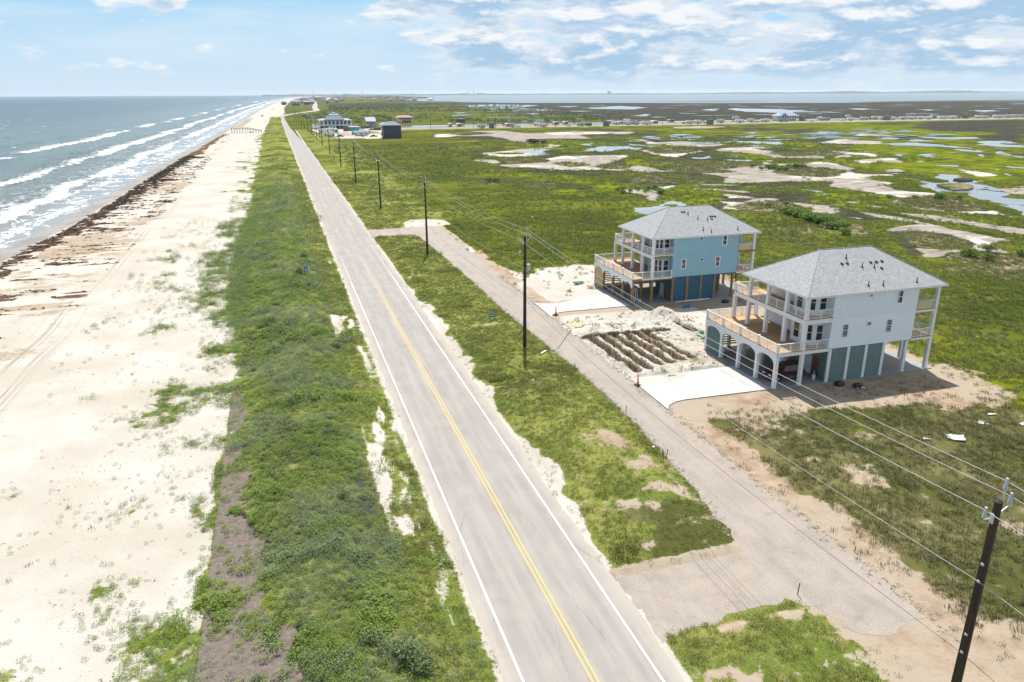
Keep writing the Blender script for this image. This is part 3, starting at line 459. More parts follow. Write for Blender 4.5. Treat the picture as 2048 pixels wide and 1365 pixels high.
CH = ['S', 'M', 'L', 'D', 'T', 'V', 'B', 'X', 'K', 'F', 'P', 'N']
def fields(x, y):
    """ground cover weights: Sand, Mud, Lime marsh, Dark marsh, Tan scrub, Verge lawn, Brown dirt, wet sand (X), wracK, dry Field, soil (P)"""
    w = {k: np.zeros_like(x) for k in CH}
    def paint(k, s):
        s = np.clip(s, 0, 1)
        for j in CH:
            w[j] *= 1 - s
        if k != 'G':
            w[k] += s
    dist = np.hypot(x, y)
    u = x - shore(y)
    n8, n25 = vn(x, y, 8, 41), vn(x, y, 30, 42)
    # ---- far plain beyond the canal
    far = sst(735, 790, y) * sst(90, 120, x)
    strk = vn(x * .5, y, 90, 43, 4, .6)
    paint('D', far * sst(.30, .46, strk + .22 * sst(300, 650, x - .12 * (y - 750)) - .25 * (1 - sst(180, 420, x - .10 * (y - 750)))))
    paint('L', far * sst(.58, .74, vn(x * .45, y, 60, 44, 5, .66)) * .45 * (1 - sst(2200, 3000, y)))
    # ---- loose mosaic of the marsh meadow
    mm = sst(60, 130, x) * band(y, 175, 640, 30)
    paint('L', mm * sst(.44, .66, vn(x * .6, y, 24, 45, 6, .68) + .05 * sst(150, 400, x) - .015) * .85)
    paint('D', mm * sst(.45, .63, vn(x * .6, y, 20, 46, 6, .68)) * .8)
    paint('D', band(x, 40, 200, 40) * band(y, 170, 640, 40) * sst(.50, .72, vn(x * .6, y, 30, 48, 5, .62)) * .45)
    # ---- traced marsh features
    for k, pts in POLYS:
        a = np.array(pts)
        pad = 25 + .02 * a[:, 1].max()
        sel = (x > a[:, 0].min() - pad) & (x < a[:, 0].max() + pad) & (y > a[:, 1].min() - pad) & (y < a[:, 1].max() + pad)
        if not sel.any():
            continue
        xs, ys, ds = x[sel], y[sel], dist[sel]
        e = np.maximum(.9, ds * .0075) * (2.4 if k in 'LD' else 1.0)
        d = sdist(pts, xs, ys) + (vn(xs, ys, 14, 51, 4, .6) - .5) * np.clip(ds * .03, 1, 9) * {'L': 1.4, 'D': 1.4, 'G': .9, 'T': .55}.get(k, .6) + (.005 * ds if k in 'SM' else 0)
        s = np.zeros_like(x)
        s[sel] = np.clip(.5 + d / (2 * e), 0, 1) * {'L': .85, 'D': .85, 'M': .9, 'T': .95}.get(k, 1.0)
        if k == 'T':
            s2 = np.zeros_like(x)
            s2[sel] = np.clip(.5 + (d + .002 * ds + .5) / (2 * e), 0, 1) * .8
            paint('D', s2)
        if k in 'SM':
            s2 = np.zeros_like(x)
            s2[sel] = np.clip(.5 + (d + .005 * ds + .5) / (2 * e), 0, 1) * .55
            paint('D', s2)
        if k == 'S':
            s2 = np.zeros_like(x)
            s2[sel] = (.25 + .65 * sst(.35, .65, vn(xs, ys, 22, 52, 5, .66)))
            paint('S', s)
            paint('M', s * s2)
            continue
        paint(k, s)
    mid = sst(45, 70, x) * band(y, 180, 640, 30)
    # scrubby ground straight behind the houses
    sc = band(x, 69, 128, 5) * band(y, 58, 175, 10)
    paint('T', sc * .55 * sst(.42, .72, vn(x, y, 14, 57, 5, .66)))
    # sand strip with the caravans along the canal
    paint('S', band(y, 663, 703, 3) * sst(84, 96, x) * .9)
    paint('M', band(y, 660, 706, 3) * sst(84, 96, x) * (.35 + .5 * sst(.35, .65, vn(x, y, 14, 85, 4, .6))))
    paint('B', band(y, 662, 706, 3) * sst(84, 96, x) * .55 * sst(.3, .6, vn(x, y, 18, 89, 4, .6)))
    paint('L', band(y, 638, 663, 5) * sst(84, 96, x) * .55)
    paint('S', sst(.5, .6, sdist([(29, 545), (52, 543), (73, 537), (80, 600), (86, 640), (96, 690), (60, 705), (30, 700), (33, 640), (33, 590)], x, y) * .08 + .5) * .95)
    paint('V', sst(.5, .6, sdist([(66, 600), (80, 605), (84, 640), (74, 650)], x, y) * .08 + .5))
    paint('B', sst(.5, .6, sdist([(44, 575), (56, 575), (60, 640), (48, 645)], x, y) * .08 + .5) * .6)
    # ---- lawn of the verges
    lleft = np.interp(y, [27, 31.5, 38, 42, 46, 55, 66, 74, 84, 95, 140, 155, 162], [28.9, 28.6, 28.2, 28.6, 29.2, 30.1, 30.4, 30.3, 29.9, 29.4, 28.9, 28.4, 27.4])
    paint('V', band(x, 18.4, lleft + .1, .4) * (1 - sst(650, 760, y)))
    paint('V', band(x, 27, 60, 4) * band(y, 178, 640, 6) * .75 * (1 - sst(28, 58, x + 14 * (n25 - .5))))
    # dry field in front and beside the white house
    paint('F', sst(35.6, 37.0, x + 1.6 * (n8 - .5)) * (1 - sst(54, 60, y + 5 * (n8 - .5))) * (1 - sst(84, 112, x)))
    paint('L', band(x, 70, 86, 3) * band(y, 43, 57, 2.5) * .8 * sst(.3, .5, n8))
    paint('L', band(x, 62, 72, 3) * band(y, 47.5, 52, 1) * .45)
    paint('G', (1 - sst(40, 60, x)) * sst(180, 280, y) * .6 * sst(.36, .60, vn(x, y, 16, 69, 5, .66)) * w['V'])
    fz = sst(37, 40, x) * (1 - sst(54, 58, y)) * (1 - sst(84, 112, x))
    paint('B', fz * sst(.56, .80, vn(x, y, 5.5, 86, 5, .68) + .10 * np.exp(-((x - 37) / 3.5) ** 2) + .10 * sst(48, 56, y)) * .75)
    paint('L', fz * sst(.54, .76, vn(x, y, 7, 87, 5, .66) + .06 * sst(52, 70, x)) * .40)
    # ---- bare plots
    paint('B', band(x, 34, 70, 1.2) * band(y, 57, 111, 2.5) * .9)
    paint('B', band(x, lleft + .15, 36.4, .35) * band(y, 26, 175, 1) * .85)
    paint('B', sst(34.0, 34.6, x) * (1 - sst(-1.0, 1.0, x - 37.3 - 3.4 * (vn(x, y, 4, 88, 5, .66) - .5))) * (1 - sst(57, 60, y)))
    paint('B', band(x, 22, 40, 2) * (1 - sst(25.5, 27.0, y + 1.2 * (n8 - .5))) * sst(28.2, 29.6, x))
    dirt = sst(.36, .72, .55 + .08 * sdist([(35, 60), (42, 56.5), (48, 55.5), (55, 53.4), (66, 51.4), (70, 52), (72, 57), (71.5, 66), (72.5, 74), (71, 80), (69, 80), (69, 60.5), (47.5, 60.4), (40, 60)], x, y) + .34 * (vn(x, y, 3.5, 61, 5, .66) - .5))
    paint('B', dirt * .92)
    paint('B', band(x, 47, 71.5, 1) * band(y, 74.5, 94.5, 1) * .85 * sst(.2, .5, .25 + n8))
    paint('B', band(x, 68, 72, 1.5) * band(y, 94, 110, 1.5) * .8)
    sand = sst(.38, .70, .56 + .10 * sdist([(35, 66), (36.5, 65.5), (47.5, 67.5), (48.5, 76), (53, 77), (56, 80), (56, 91), (48, 93.6), (36.5, 93.2), (35.3, 90)], x, y) + .22 * (n8 - .5))
    paint('S', sand * .95)
    paint('S', sst(.36, .72, .55 + .07 * sdist([(35.5, 101), (46.8, 103), (47.5, 109), (58, 110), (62, 116), (50, 124), (44, 123), (39, 116), (36.5, 130), (36, 150), (35, 150), (34.6, 110)], x, y) + .30 * (n8 - .5)) * .92)
    paint('S', sst(.40, .70, .56 + .09 * sdist([(27.5, 172.5), (35, 172.5), (38.6, 174), (38.4, 181), (30.5, 184), (28, 178)], x, y)) * .95)
    paint('B', band(x, 34.6, 37.4, .8) * band(y, 95, 173, 1) * .75 * sst(.38, .55, n8))
    paint('B', band(x, 40.5, 47, .8) * band(y, 68.6, 71.5, .7) * sst(.35, .6, n8))           # reddish clay beside the drive
    # worn spots of the lawn
    paint('B', band(x, 25.6, 29, 1.0) * band(y, 42, 60, 3) * sst(.34, .72, vn(x, y, 5, 63, 5, .66)) * .9)
    paint('B', band(x, 18.4, 29, .4) * (1 - sst(30.5, 31.2, y)) * sst(.36, .66, vn(x, y, 2.6, 64, 5, .70)) * .9)
    paint('B', band(x, 18.4, 29, .4) * band(y, 36.6, 48, 3) * sst(.42, .74, vn(x, y, 3.4, 65, 5, .68)) * .8)
    paint('B', band(x, 18.4, 29, .4) * band(y, 36.6, 162, 3) * sst(.60, .80, vn(x, y, 4.0, 67, 5, .68)) * .7)
    paint('F', band(x, 18.4, 29, 1.2) * band(y, 36.6, 162, 3) * sst(.44, .74, vn(x, y, 9, 68, 4, .6)) * .55)
    edge = .9 * (vn(x, y, 5, 66, 4, .6) - .42)
    paint('S', band(x, 17.5, 18.7 + 4.6 * np.clip(edge, 0, 1) * band(y, 44, 112, 10), .55) * (1 - sst(650, 760, y)) * .85)
    paint('B', sst(1.6, 2.1, np.hypot(x - 26.7, y - 39.3)) * sst(26.5, 26.9, x) * (1 - sst(39.0, 39.5, y)) * sst(36, 36.6, y) * (1 - sst(28.6, 29, x)))
    paint('B', band(x, 18.2, 28.9, .3) * np.maximum(band(y, 36.4, 37.7, .4), band(y, 161.9, 163.1, .5)) * .9)
    # ---- seaward side of the road
    left = 1 - sst(8.2, 8.8, x)
    lef = left * (1 - sst(1000, 1300, y))
    vl = np.interp(y, VL_Y, VL_X)
    paint('S', lef * sst(.0, .01, u))
    soil = (1 - sst(84, 96, y)) * sst(-7.05, -6.8, x) * (1 - sst(-1.1, 1.1, x + 6.9 - np.interp(y, [25, 33, 40, 48, 57, 70, 86], [6.2, 5.4, 4.0, 2.7, 2.0, 1.2, .3]) - 4.5 * (vn(x, y, 3.5, 70, 4, .65) - .5)))
    soft = np.where(y < 88, np.where(x < -5.5, .5 + .9 * sst(70, 84, y), 2.0), 2.6)
    veg = sst(-.5, .5, (x - vl + 3.5 * (vn(x, y, 6, 71, 4, .6) - .5)) / soft) * lef
    paint('V', veg)
    paint('D', veg * band(x, -7, 4.6, 1.2) * (1 - sst(90, 220, y)) * (.22 + .42 * sst(.40, .62, vn(x, y, 1.6, 76, 4, .68))))
    paint('P', soil)
    # patches of plants out on the sand
    pt = sst(.56, .84, vn(x, y * .8, 4.4, 73, 5, .66) + .24 * np.exp(-((x - vl) / 7.0) ** 2) - .10 * sst(10, 22, vl - x)) * band(x, -27, -5.5, 1.5) * (1 - veg)
    paint('V', pt * .56 * lef * (1 - sst(600, 680, y)))
    # tyre-worn sand beside the road
    trk = sst(.42, .68, vn(x * 5.0, y, 14, 74, 5, .66) + .1 * band(y, 45, 110, 12) - .075) * band(x, 4.9, 8.2, .9) * band(y, 26, 190, 20)
    paint('F', band(x, 4.0, 8.8, .8) * sst(.40, .62, vn(x * 2, y, 9, 75, 4, .62)) * (1 - sst(200, 300, y)) * .5 * lef)
    paint('S', trk * .9 * lef)
    paint('S', band(x, 8.55, 9.4, .5) * (1 - sst(650, 720, y)) * .8)
    paint('G', (1 - sst(8, 9, x)) * sst(190, 300, y) * .6 * sst(.36, .60, vn(x, y, 16, 69, 5, .66)) * w['V'])
    # left beach: smooth track, debris, wrack, wet edge
    db = band(x, -47, -30, 3) * sst(.50, .64, vn(x * .20, y, 1.1, 77, 4, .6) * .72 + .28 * vn(x, y, 14, 84, 3) + .07 * band(x, -47, -38, 3)) * (1 - sst(560, 700, y)) * sst(85, 120, y)
    paint('K', db * .9 * lef)
    paint('B', band(x, -48, -29, 4) * sst(.30, .70, vn(x * .5, y, 9, 83, 5, .66)) * lef * sst(60, 110, y) * (1 - sst(600, 900, y)) * .58)
    jag = 3.4 * (vn(x * .4, y, 3.2, 78, 4, .65) - .5)
    paint('K', band(u, 5.2 + jag * .9, 9.4 + jag * 2.2, .8) * (1 - sst(600, 700, y)) * sst(.26, .46, vn(x * .5, y, 1.8, 79, 4, .6)))
    paint('X', 1 - sst(4.0, 5.4, u + 1.4 * (vn(x, y, 7, 80, 3) - .5)))
    paint('M', lef * band(u, 5, 14, 2) * sst(700, 800, y) * .6)
    # beyond the bend the beach narrows under scrub
    paint('S', sst(1000, 1200, y) * (1 - sst(44, 56, u + 12 * (n25 - .5))) * sst(4, 6, u) * .9)
    # darker brown earth in the trenches and in specks over the plot
    nr = (x > 33) & (x < 53) & (y > 66) & (y < 92)
    if nr.any():
        wob = (vn(x, y, 1.1, 33, 3) - .5) * .42
        cut = np.zeros_like(x)
        for i, (a, b) in enumerate(TRENCH):
            cut = np.maximum(cut, 1 - sst(.30, .95, segd(x, y, a, b) + wob + .5 * (vn(x, y, .8, 34, 3) - .5)))
        paint('N', np.where(nr, cut, 0))
        paint('N', np.where(nr, sst(.50, .72, vn(x, y, 1.1, 35, 5, .75)) * .75 * sand, 0))
    return w

ORDER = ['L', 'D', 'F', 'V', 'T', 'M', 'B', 'S', 'N', 'P', 'X', 'K']      # bottom to top, as the shader lays them
def layered(w):
    rem = np.ones_like(w['S']); out = {}
    for k in reversed(ORDER):
        out[k] = np.clip(w[k] / np.maximum(rem, 1e-3), 0, 1)
        rem = np.maximum(rem - w[k], 0)
    return out
def lane_left(y):
    return np.interp(y, [27, 31.5, 38, 42, 46, 55, 66, 74, 84, 95, 140, 155, 162], [28.9, 28.6, 28.2, 28.6, 29.2, 30.1, 30.4, 30.3, 29.9, 29.4, 28.9, 28.4, 27.4])

def grid_object(name, xs, ys, kind, material, keep=None, flat=False):
    X, Y = np.meshgrid(xs, ys)
    nx, ny = len(xs), len(ys)
    xf, yf = X.ravel(), Y.ravel()
    zf = height(xf, yf)
    if keep is not None:
        cxm = (X[:-1, :-1] + X[1:, 1:]) / 2; cym = (Y[:-1, :-1] + Y[1:, 1:]) / 2
        kp = keep(cxm, cym).ravel()
    else:
        kp = np.ones((nx - 1) * (ny - 1), bool)
    jj, ii = np.divmod(np.arange((nx - 1) * (ny - 1)), nx - 1)
    a = jj * nx + ii
    q = np.stack([a, a + 1, a + 1 + nx, a + nx], 1)[kp]
    used = np.zeros(nx * ny, bool); used[q.ravel()] = True
    idx = np.cumsum(used) - 1
    q = idx[q]
    xf, yf, zf = xf[used], yf[used], zf[used]
    w = layered(fields(xf, yf))
    me = bpy.data.meshes.new(name)
    me.vertices.add(len(xf)); me.loops.add(q.size); me.polygons.add(len(q))
    me.vertices.foreach_set('co', np.stack([xf, yf, zf], 1).ravel())
    me.loops.foreach_set('vertex_index', q.ravel().astype(np.int32))
    me.polygons.foreach_set('loop_start', np.arange(0, q.size, 4, dtype=np.int32))
    me.polygons.foreach_set('loop_total', np.full(len(q), 4, np.int32))
    me.polygons.foreach_set('use_smooth', np.ones(len(q), bool))
    me.update(calc_edges=True)
    for i in range(4):
        at = me.attributes.new('cover%d' % i, 'FLOAT_VECTOR', 'POINT')
        at.data.foreach_set('vector', np.stack([w[CH[3 * i + j]] for j in range(3)], 1).ravel().astype(np.float32))
    me.materials.append(material)
    return link(name, me, kind=kind)

def ground_material():
    def fn(nt, b, pos):
        pos = nt.new('ShaderNodeNewGeometry').outputs['Position']
        px, py, pz = nt.sep(pos)
        p2 = nt.comb(px, py, 0.0)
        W = {}
        for i in range(4):
            o = nt.sep(nt.attr('cover%d' % i).outputs['Vector'])
            for j in range(3):
                W[CH[3 * i + j]] = o[j]
        # distance-free multi-scale noises
        nA = nt.noise(p2, .09, 10, .62)          # 11 m and down
        nB = nt.noise(p2, .55, 9, .68)           # 2 m and down
        nC = nt.noise(p2, 3.2, 6, .7)            # 30 cm and down
        nD = nt.noise(nt.scale(p2, (.022, .045, 1)), 1.0, 6, .6)   # broad drifts
        nE = nt.noise(p2, 11.0, 4, .7)
        nF = nt.noise(nt.scale(p2, (.45, 1.0, 1)), .30, 7, .66)
        edge = nt.math('SUBTRACT', nt.math('ADD', nt.math('MULTIPLY', nB, .6), nt.math('MULTIPLY', nC, .4)), .5)
        edgeF = nt.math('SUBTRACT', nA, .5)
        jitter = nt.math('ADD', nt.math('MULTIPLY', edge, 3.2), nt.math('MULTIPLY', edgeF, 2.0))
        def mask(k, lo=.38, hi=.62, j=1.0):
            return nt.ss(nt.math('ADD', nt.math('MULTIPLY_ADD', W[k], 1.7, -.35), nt.math('MULTIPLY', jitter, j)), lo, hi)
        def var(c, n, lo, hi, a, bb):
            t = nt.ss(n, lo, hi, 0, 1)
            return nt.mix(t, a, bb)
        # default marsh meadow
        g1 = nt.mix(nt.ss(nD, .36, .62), (.052, .066, .011), (.122, .136, .020))
        g1 = nt.mix(nt.ss(nA, .52, .70), g1, (.135, .135, .022))
        g1 = nt.mix(nt.ss(nF, .50, .30), g1, (.040, .048, .014))
        col = nt.mix(1.0, g1, nt.mix(nt.ss(nC, .32, .68), (.62, .62, .62), (1.34, 1.34, 1.30)), 'MULTIPLY')
        lime = nt.mix(nt.ss(nt.math('ADD', nt.math('MULTIPLY', nA, .55), nt.math('MULTIPLY', nF, .45)), .42, .57), (.058, .080, .010), (.158, .180, .012))
        lime = nt.mix(nt.ss(nF, .46, .26), lime, (.050, .060, .010))
        col = nt.mix(mask('L', .25, .75), col, lime)
        dark = nt.mix(nt.ss(nF, .38, .62), (.029, .027, .024), (.070, .063, .054))
        dark = nt.mix(nt.ss(nt.math('ADD', nt.math('MULTIPLY', nA, .5), nt.math('MULTIPLY', nD, .5)), .50, .60), dark, (.064, .072, .022))
        col = nt.mix(mask('D', .3, .7), col, dark)
        fld = nt.mix(nt.ss(nA, .40, .62), (.075, .082, .024), (.160, .145, .064))
        fld = nt.mix(nt.ss(nB, .56, .70), fld, (.30, .235, .145))
        fld = nt.mix(1.0, fld, nt.mix(nt.ss(nE, .3, .7), (.6, .6, .6), (1.35, 1.35, 1.35)), 'MULTIPLY')
        col = nt.mix(mask('F', .3, .7), col, fld)
        ver = nt.mix(nt.ss(nA, .38, .60), (.110, .145, .030), (.215, .225, .060))
        ver = nt.mix(nt.ss(nB, .52, .68), ver, (.255, .215, .105))
        ver = nt.mix(1.0, ver, nt.mix(nt.ss(nE, .3, .7), (.6, .62, .6), (1.35, 1.35, 1.3)), 'MULTIPLY')
        col = nt.mix(mask('V', .32, .68), col, ver)
        tan = nt.mix(nt.ss(nt.math('ADD', nt.math('MULTIPLY', nC, .5), nt.math('MULTIPLY', nB, .5)), .38, .60), (.060, .062, .028), (.270, .235, .140))
        tan = nt.mix(nt.ss(nA, .50, .60), tan, (.080, .090, .030))
        col = nt.mix(mask('T', .3, .7), col, tan)
        mud = nt.mix(nt.ss(nF, .34, .66), (.21, .180, .150), (.37, .335, .295))
        mud = nt.mix(nt.ss(nA, .58, .68), mud, (.085, .085, .035))
        col = nt.mix(mask('M', .3, .7), col, mud)
        drt = nt.mix(nt.ss(nB, .32, .66), (.235, .165, .110), (.385, .300, .215))
        drt = nt.mix(nt.ss(nA, .60, .44), drt, (.35, .29, .22))
        drt = nt.mix(nt.ss(nt.math('ADD', nt.math('MULTIPLY', nC, .6), nt.math('MULTIPLY', nE, .4)), .555, .68), drt, (.150, .102, .068))
        col = nt.mix(mask('B', .34, .66), col, drt)
        snd = nt.mix(nt.ss(nA, .36, .64), (.415, .375, .315), (.475, .452, .405))
        spk = nt.ss(nC, .64, .76)
        snd = nt.mix(nt.math('MULTIPLY', spk, .45), snd, (.27, .22, .165))
        col = nt.mix(mask('S', .38, .62, .8), col, snd)
        dugE = nt.mix(nt.ss(nC, .36, .66), (.125, .092, .060), (.310, .245, .170))
        col = nt.mix(mask('N', .35, .65, .5), col, dugE)
        soil = nt.mix(nt.ss(nC, .3, .7), (.135, .108, .092), (.215, .180, .152))
        col = nt.mix(mask('P', .42, .58, .45), col, soil)
        # tyre tracks along the beach: faint lengthwise grooves
        tr = nt.noise(nt.comb(nt.math('ADD', px, nt.math('MULTIPLY', nt.noise(nt.comb(0.0, py, 0.0), .02, 2), 4.0)), nt.math('MULTIPLY', py, .006), 0.0), 2.6, 3, .6)
        zone = nt.math('MULTIPLY', nt.ss(px, -35.5, -32.5), nt.ss(px, -27.5, -30.0))
        tf = nt.math('MULTIPLY', nt.math('MULTIPLY', nt.ss(tr, .52, .62), zone), nt.ss(nA, .35, .6, .2, .75))
        col = nt.mix(tf, col, (.275, .222, .165))
        wet = nt.mix(nt.ss(nA, .4, .6), (.225, .195, .160), (.30, .265, .22))
        mX = mask('X', .35, .65, .25)
        col = nt.mix(mX, col, wet)
        wrk = nt.mix(nt.ss(nC, .35, .65), (.060, .040, .029), (.165, .112, .080))
        mK = mask('K', .42, .58, .9)
        col = nt.mix(mK, col, wrk)
        nt.put(b.inputs['Base Color'], col)
        nt.put(b.inputs['Roughness'], nt.math('SUBTRACT', .95, nt.math('MULTIPLY', mX, .45)))
        nt.put(b.inputs['Specular IOR Level'], nt.math('MULTIPLY', mX, .3))
        soft = nt.math('SUBTRACT', 1.0, mX)
        hh = nt.math('ADD', nt.math('MULTIPLY', nC, .6), nt.math('MULTIPLY', nE, .25))
        hh = nt.math('ADD', hh, nt.math('MULTIPLY', nB, .8))
        nt.put(b.inputs['Normal'], nt.bump(nt.math('MULTIPLY', hh, soft), .75, .16))
    return mat('ground cover', fn)
GROUND = ground_material()

def lines(segs):
    out = []
    for a, b, d in segs:
        n = max(1, int(round((b - a) / d)))
        out += [a + (b - a) * i / n for i in range(n)]
    out.append(segs[-1][1])
    return np.array(out)
def prog(a, b, d0, fn):
    out = [a]
    while out[-1] < b:
        out.append(out[-1] + max(d0, fn(out[-1])))
    out[-1] = b
    return np.array(out)
gx = lines([(-80, -60, .8), (-60, -44, .4), (-44, -26, .5), (-26, 10, .3), (10, 18, 1.0), (18, 33.5, .3), (33.5, 52.5, .13), (52.5, 76, .4), (76, 140, .6)])
gy = np.concatenate([lines([(-20, 18, 3), (18, 66, .3), (66, 92, .15), (92, 130, .4)])[:-1], prog(130, 260, .4, lambda v: v * v / 30000)])
def keep_near(x, y):
    az = np.degrees(np.arctan2(x, np.maximum(y, -18) + 22))
    return (az > -48) & (az < 76)
grid_object('ground', gx, gy, 'structure', GROUND, keep_near)
ex = lines([(140, 230, .8), (230, 420, 1.2), (420, 560, 4)])
ey = prog(30, 260, .7, lambda v: v * v / 40000)
grid_object('marsh', ex, ey, 'structure', GROUND, lambda x, y: np.degrees(np.arctan2(x, y)) < 74)
fx = np.concatenate([lines([(-300, -70, 12), (-70, 140, 1.0), (140, 460, 1.1)])[:-1], prog(460, 1300, 1.1, lambda v: v * .0032)[:-1], prog(1300, 16000, 4, lambda v: v * .012)])
fy = prog(260, 11500, 1.6, lambda v: v * v / 44000 * 1.2)
grid_object('marsh', fx, fy, 'structure', GROUND, lambda x, y: (np.degrees(np.arctan2(x, y)) < 70) & (x > shore(y) - 130))
# ------------------------------------------------------------------ water
def water_material(name, base, rough, bump, bscale, stretch=(1, 1, 1), murk=None):
    def fn(nt, b, pos):
        p = nt.new('ShaderNodeNewGeometry').outputs['Position']
        q = nt.scale(p, stretch)
        h = nt.math('ADD', nt.noise(q, bscale, 6, .6), nt.math('MULTIPLY', nt.noise(q, bscale * .17, 4, .5), 1.5))
        nt.put(b.inputs['Normal'], nt.bump(h, bump, .3))
        if murk:
            c = nt.mix(nt.ss(nt.noise(nt.scale(p, (.7, 1.3, 1)), .03, 6, .6), .35, .65), base, murk)
            nt.put(b.inputs['Base Color'], c)
        b.inputs['IOR'].default_value = 1.33
        b.inputs['Specular IOR Level'].default_value = .5
    return mat(name, fn, color=base, rough=rough)

def sea():
    us = np.concatenate([prog(-9, 160, .5, lambda v: .5)[:-1], prog(160, 14500, .6, lambda v: .5 + (v - 160) * .012)])
    ys = prog(110, 15000, .6, lambda v: v * v / 44000 * 1.1)
    U, Y = np.meshgrid(us, ys)
    X = shore(Y) - U
    x, y, u = X.ravel(), Y.ravel(), U.ravel()
    wob = (vn(x * .3, y, 60, 91, 3) - .5)
    ft = np.zeros_like(u); crest = np.zeros_like(u)
    for k, (c, wl, wo, seed, amt) in enumerate(((4.5, 2.0, 3.5, 101, .72), (16, 3.0, 8, 102, 1.0), (25, 2.5, 6, 112, .62), (41, 4.0, 11, 103, 1.0), (55, 3, 9, 113, .5), (80, 5.0, 15, 104, .92), (112, 3.5, 12, 108, .38), (150, 5, 18, 105, .42), (235, 6, 22, 106, .30))):
        d = u - c - 14 * wob * min(1, c / 30) - (vn(x * .25, y, 22, seed, 3) - .5) * 9 * min(1, c / 20)
        prof = np.where(d < 0, np.exp(-(d / wl) ** 2), np.exp(-(d / wo) ** 1.4 * np.sign(d)))
        along = sst(.34, .60, vn(x * .2, y, 46, seed + 20, 3, .6)) if amt < .95 else .55 + .45 * sst(.25, .5, vn(x * .2, y, 40, seed + 20, 3))
        ft = np.maximum(ft, prof * along * amt)
        crest += .42 * np.exp(-((d - 1) / 3.2) ** 2) * along * min(1, c / 16)
    # lacy back-wash between the breakers
    ft = np.maximum(ft, .30 * band(u, 6, 50, 6) * vn(x, y, 9, 131, 4, .65))
    chop = (vn(x, y * .5, 7, 140, 3) - .5) * .25 * sst(10, 60, u) * (1 - sst(900, 1600, y))
    z = -0.5 + crest + chop - .14 * (1 - sst(-9, 0, u))
    nx, ny = len(us), len(ys)
    az = np.degrees(np.arctan2(X, Y))
    kp = ((az[:-1, :-1] > -52) & (az[:-1, :-1] < 40)).ravel()
    jj, ii = np.divmod(np.arange((nx - 1) * (ny - 1)), nx - 1)
    a = jj * nx + ii
    q = np.stack([a, a + nx, a + 1 + nx, a + 1], 1)[kp]
    used = np.zeros(nx * ny, bool); used[q.ravel()] = True
    q = (np.cumsum(used) - 1)[q]
    me = bpy.data.meshes.new('sea')
    n = int(used.sum())
    me.vertices.add(n); me.loops.add(q.size); me.polygons.add(len(q))
    me.vertices.foreach_set('co', np.stack([x[used], y[used], z[used]], 1).ravel())
    me.loops.foreach_set('vertex_index', q.ravel().astype(np.int32))
    me.polygons.foreach_set('loop_start', np.arange(0, q.size, 4, dtype=np.int32))
    me.polygons.foreach_set('loop_total', np.full(len(q), 4, np.int32))
    me.polygons.foreach_set('use_smooth', np.ones(len(q), bool))
    me.update(calc_edges=True)
    at = me.attributes.new('surf', 'FLOAT_VECTOR', 'POINT')
    at.data.foreach_set('vector', np.stack([ft[used], u[used], wob[used]], 1).ravel().astype(np.float32))
    def fn(nt, b, pos):
        p = nt.new('ShaderNodeNewGeometry').outputs['Position']
        px, py, pz = nt.sep(p)
        p2 = nt.comb(px, py, 0.0)
        f, u, wb = nt.sep(nt.attr('surf').outputs['Vector'])
        n1 = nt.noise(nt.scale(p2, (1, .42, 1)), .42, 10, .72)
        n2 = nt.noise(nt.scale(p2, (1, .6, 1)), .10, 8, .62)
        v = nt.voro(nt.vmath('ADD', p2, nt.scale(nt.new('ShaderNodeTexNoise').outputs['Color'], (.0, .0, 0))), .55, feature='DISTANCE_TO_EDGE')
        fm = nt.ss(nt.math('ADD', nt.math('MULTIPLY', f, .92), nt.math('MULTIPLY', nt.math('SUBTRACT', n1, .5), 2.3)), .44, .78)
        lace = nt.math('MULTIPLY', nt.ss(nt.math('ABSOLUTE', nt.math('SUBTRACT', n2, .5)), .022, .004), nt.math('MULTIPLY', nt.ss(u, -1, 2), nt.ss(u, 46, 16)))
        caps = nt.noise(nt.scale(p2, (.55, .16, 1)), .16, 7, .62)
        cp = nt.math('MULTIPLY', nt.ss(caps, .655, .71), nt.ss(u, 60, 120))
        fm = nt.math('MAXIMUM', nt.math('MAXIMUM', fm, nt.math('MULTIPLY', lace, .75)), cp)
        deep = nt.mix(nt.ss(u, 60, 900), (.054, .082, .072), (.014, .038, .046))
        deep = nt.mix(nt.ss(n2, .36, .66), deep, nt.mix(1.0, deep, (1.7, 1.6, 1.5), 'MULTIPLY'))
        wash = nt.mix(nt.ss(u, 3, 22), (.25, .235, .21), (.10, .125, .112))
        c = nt.mix(nt.ss(u, 14, 55), wash, deep)
        c = nt.mix(fm, c, (.78, .80, .80))
        nt.put(b.inputs['Base Color'], c)
        nt.put(b.inputs['Roughness'], nt.math('ADD', nt.math('ADD', .10, nt.ss(u, 20, 300, 0, .14)), nt.math('MULTIPLY', fm, .6)))
        h = nt.math('ADD', nt.noise(nt.scale(p2, (1, .5, 1)), .35, 8, .62), nt.math('MULTIPLY', fm, .3))
        nt.put(b.inputs['Normal'], nt.bump(h, nt.ss(u, 0, 30, .12, 1.0), 2.2))
        b.inputs['Specular IOR Level'].default_value = .28
        b.inputs['IOR'].default_value = 1.33
    me.materials.append(mat('sea water', fn))
    o = link('sea', me, kind='structure')
sea()

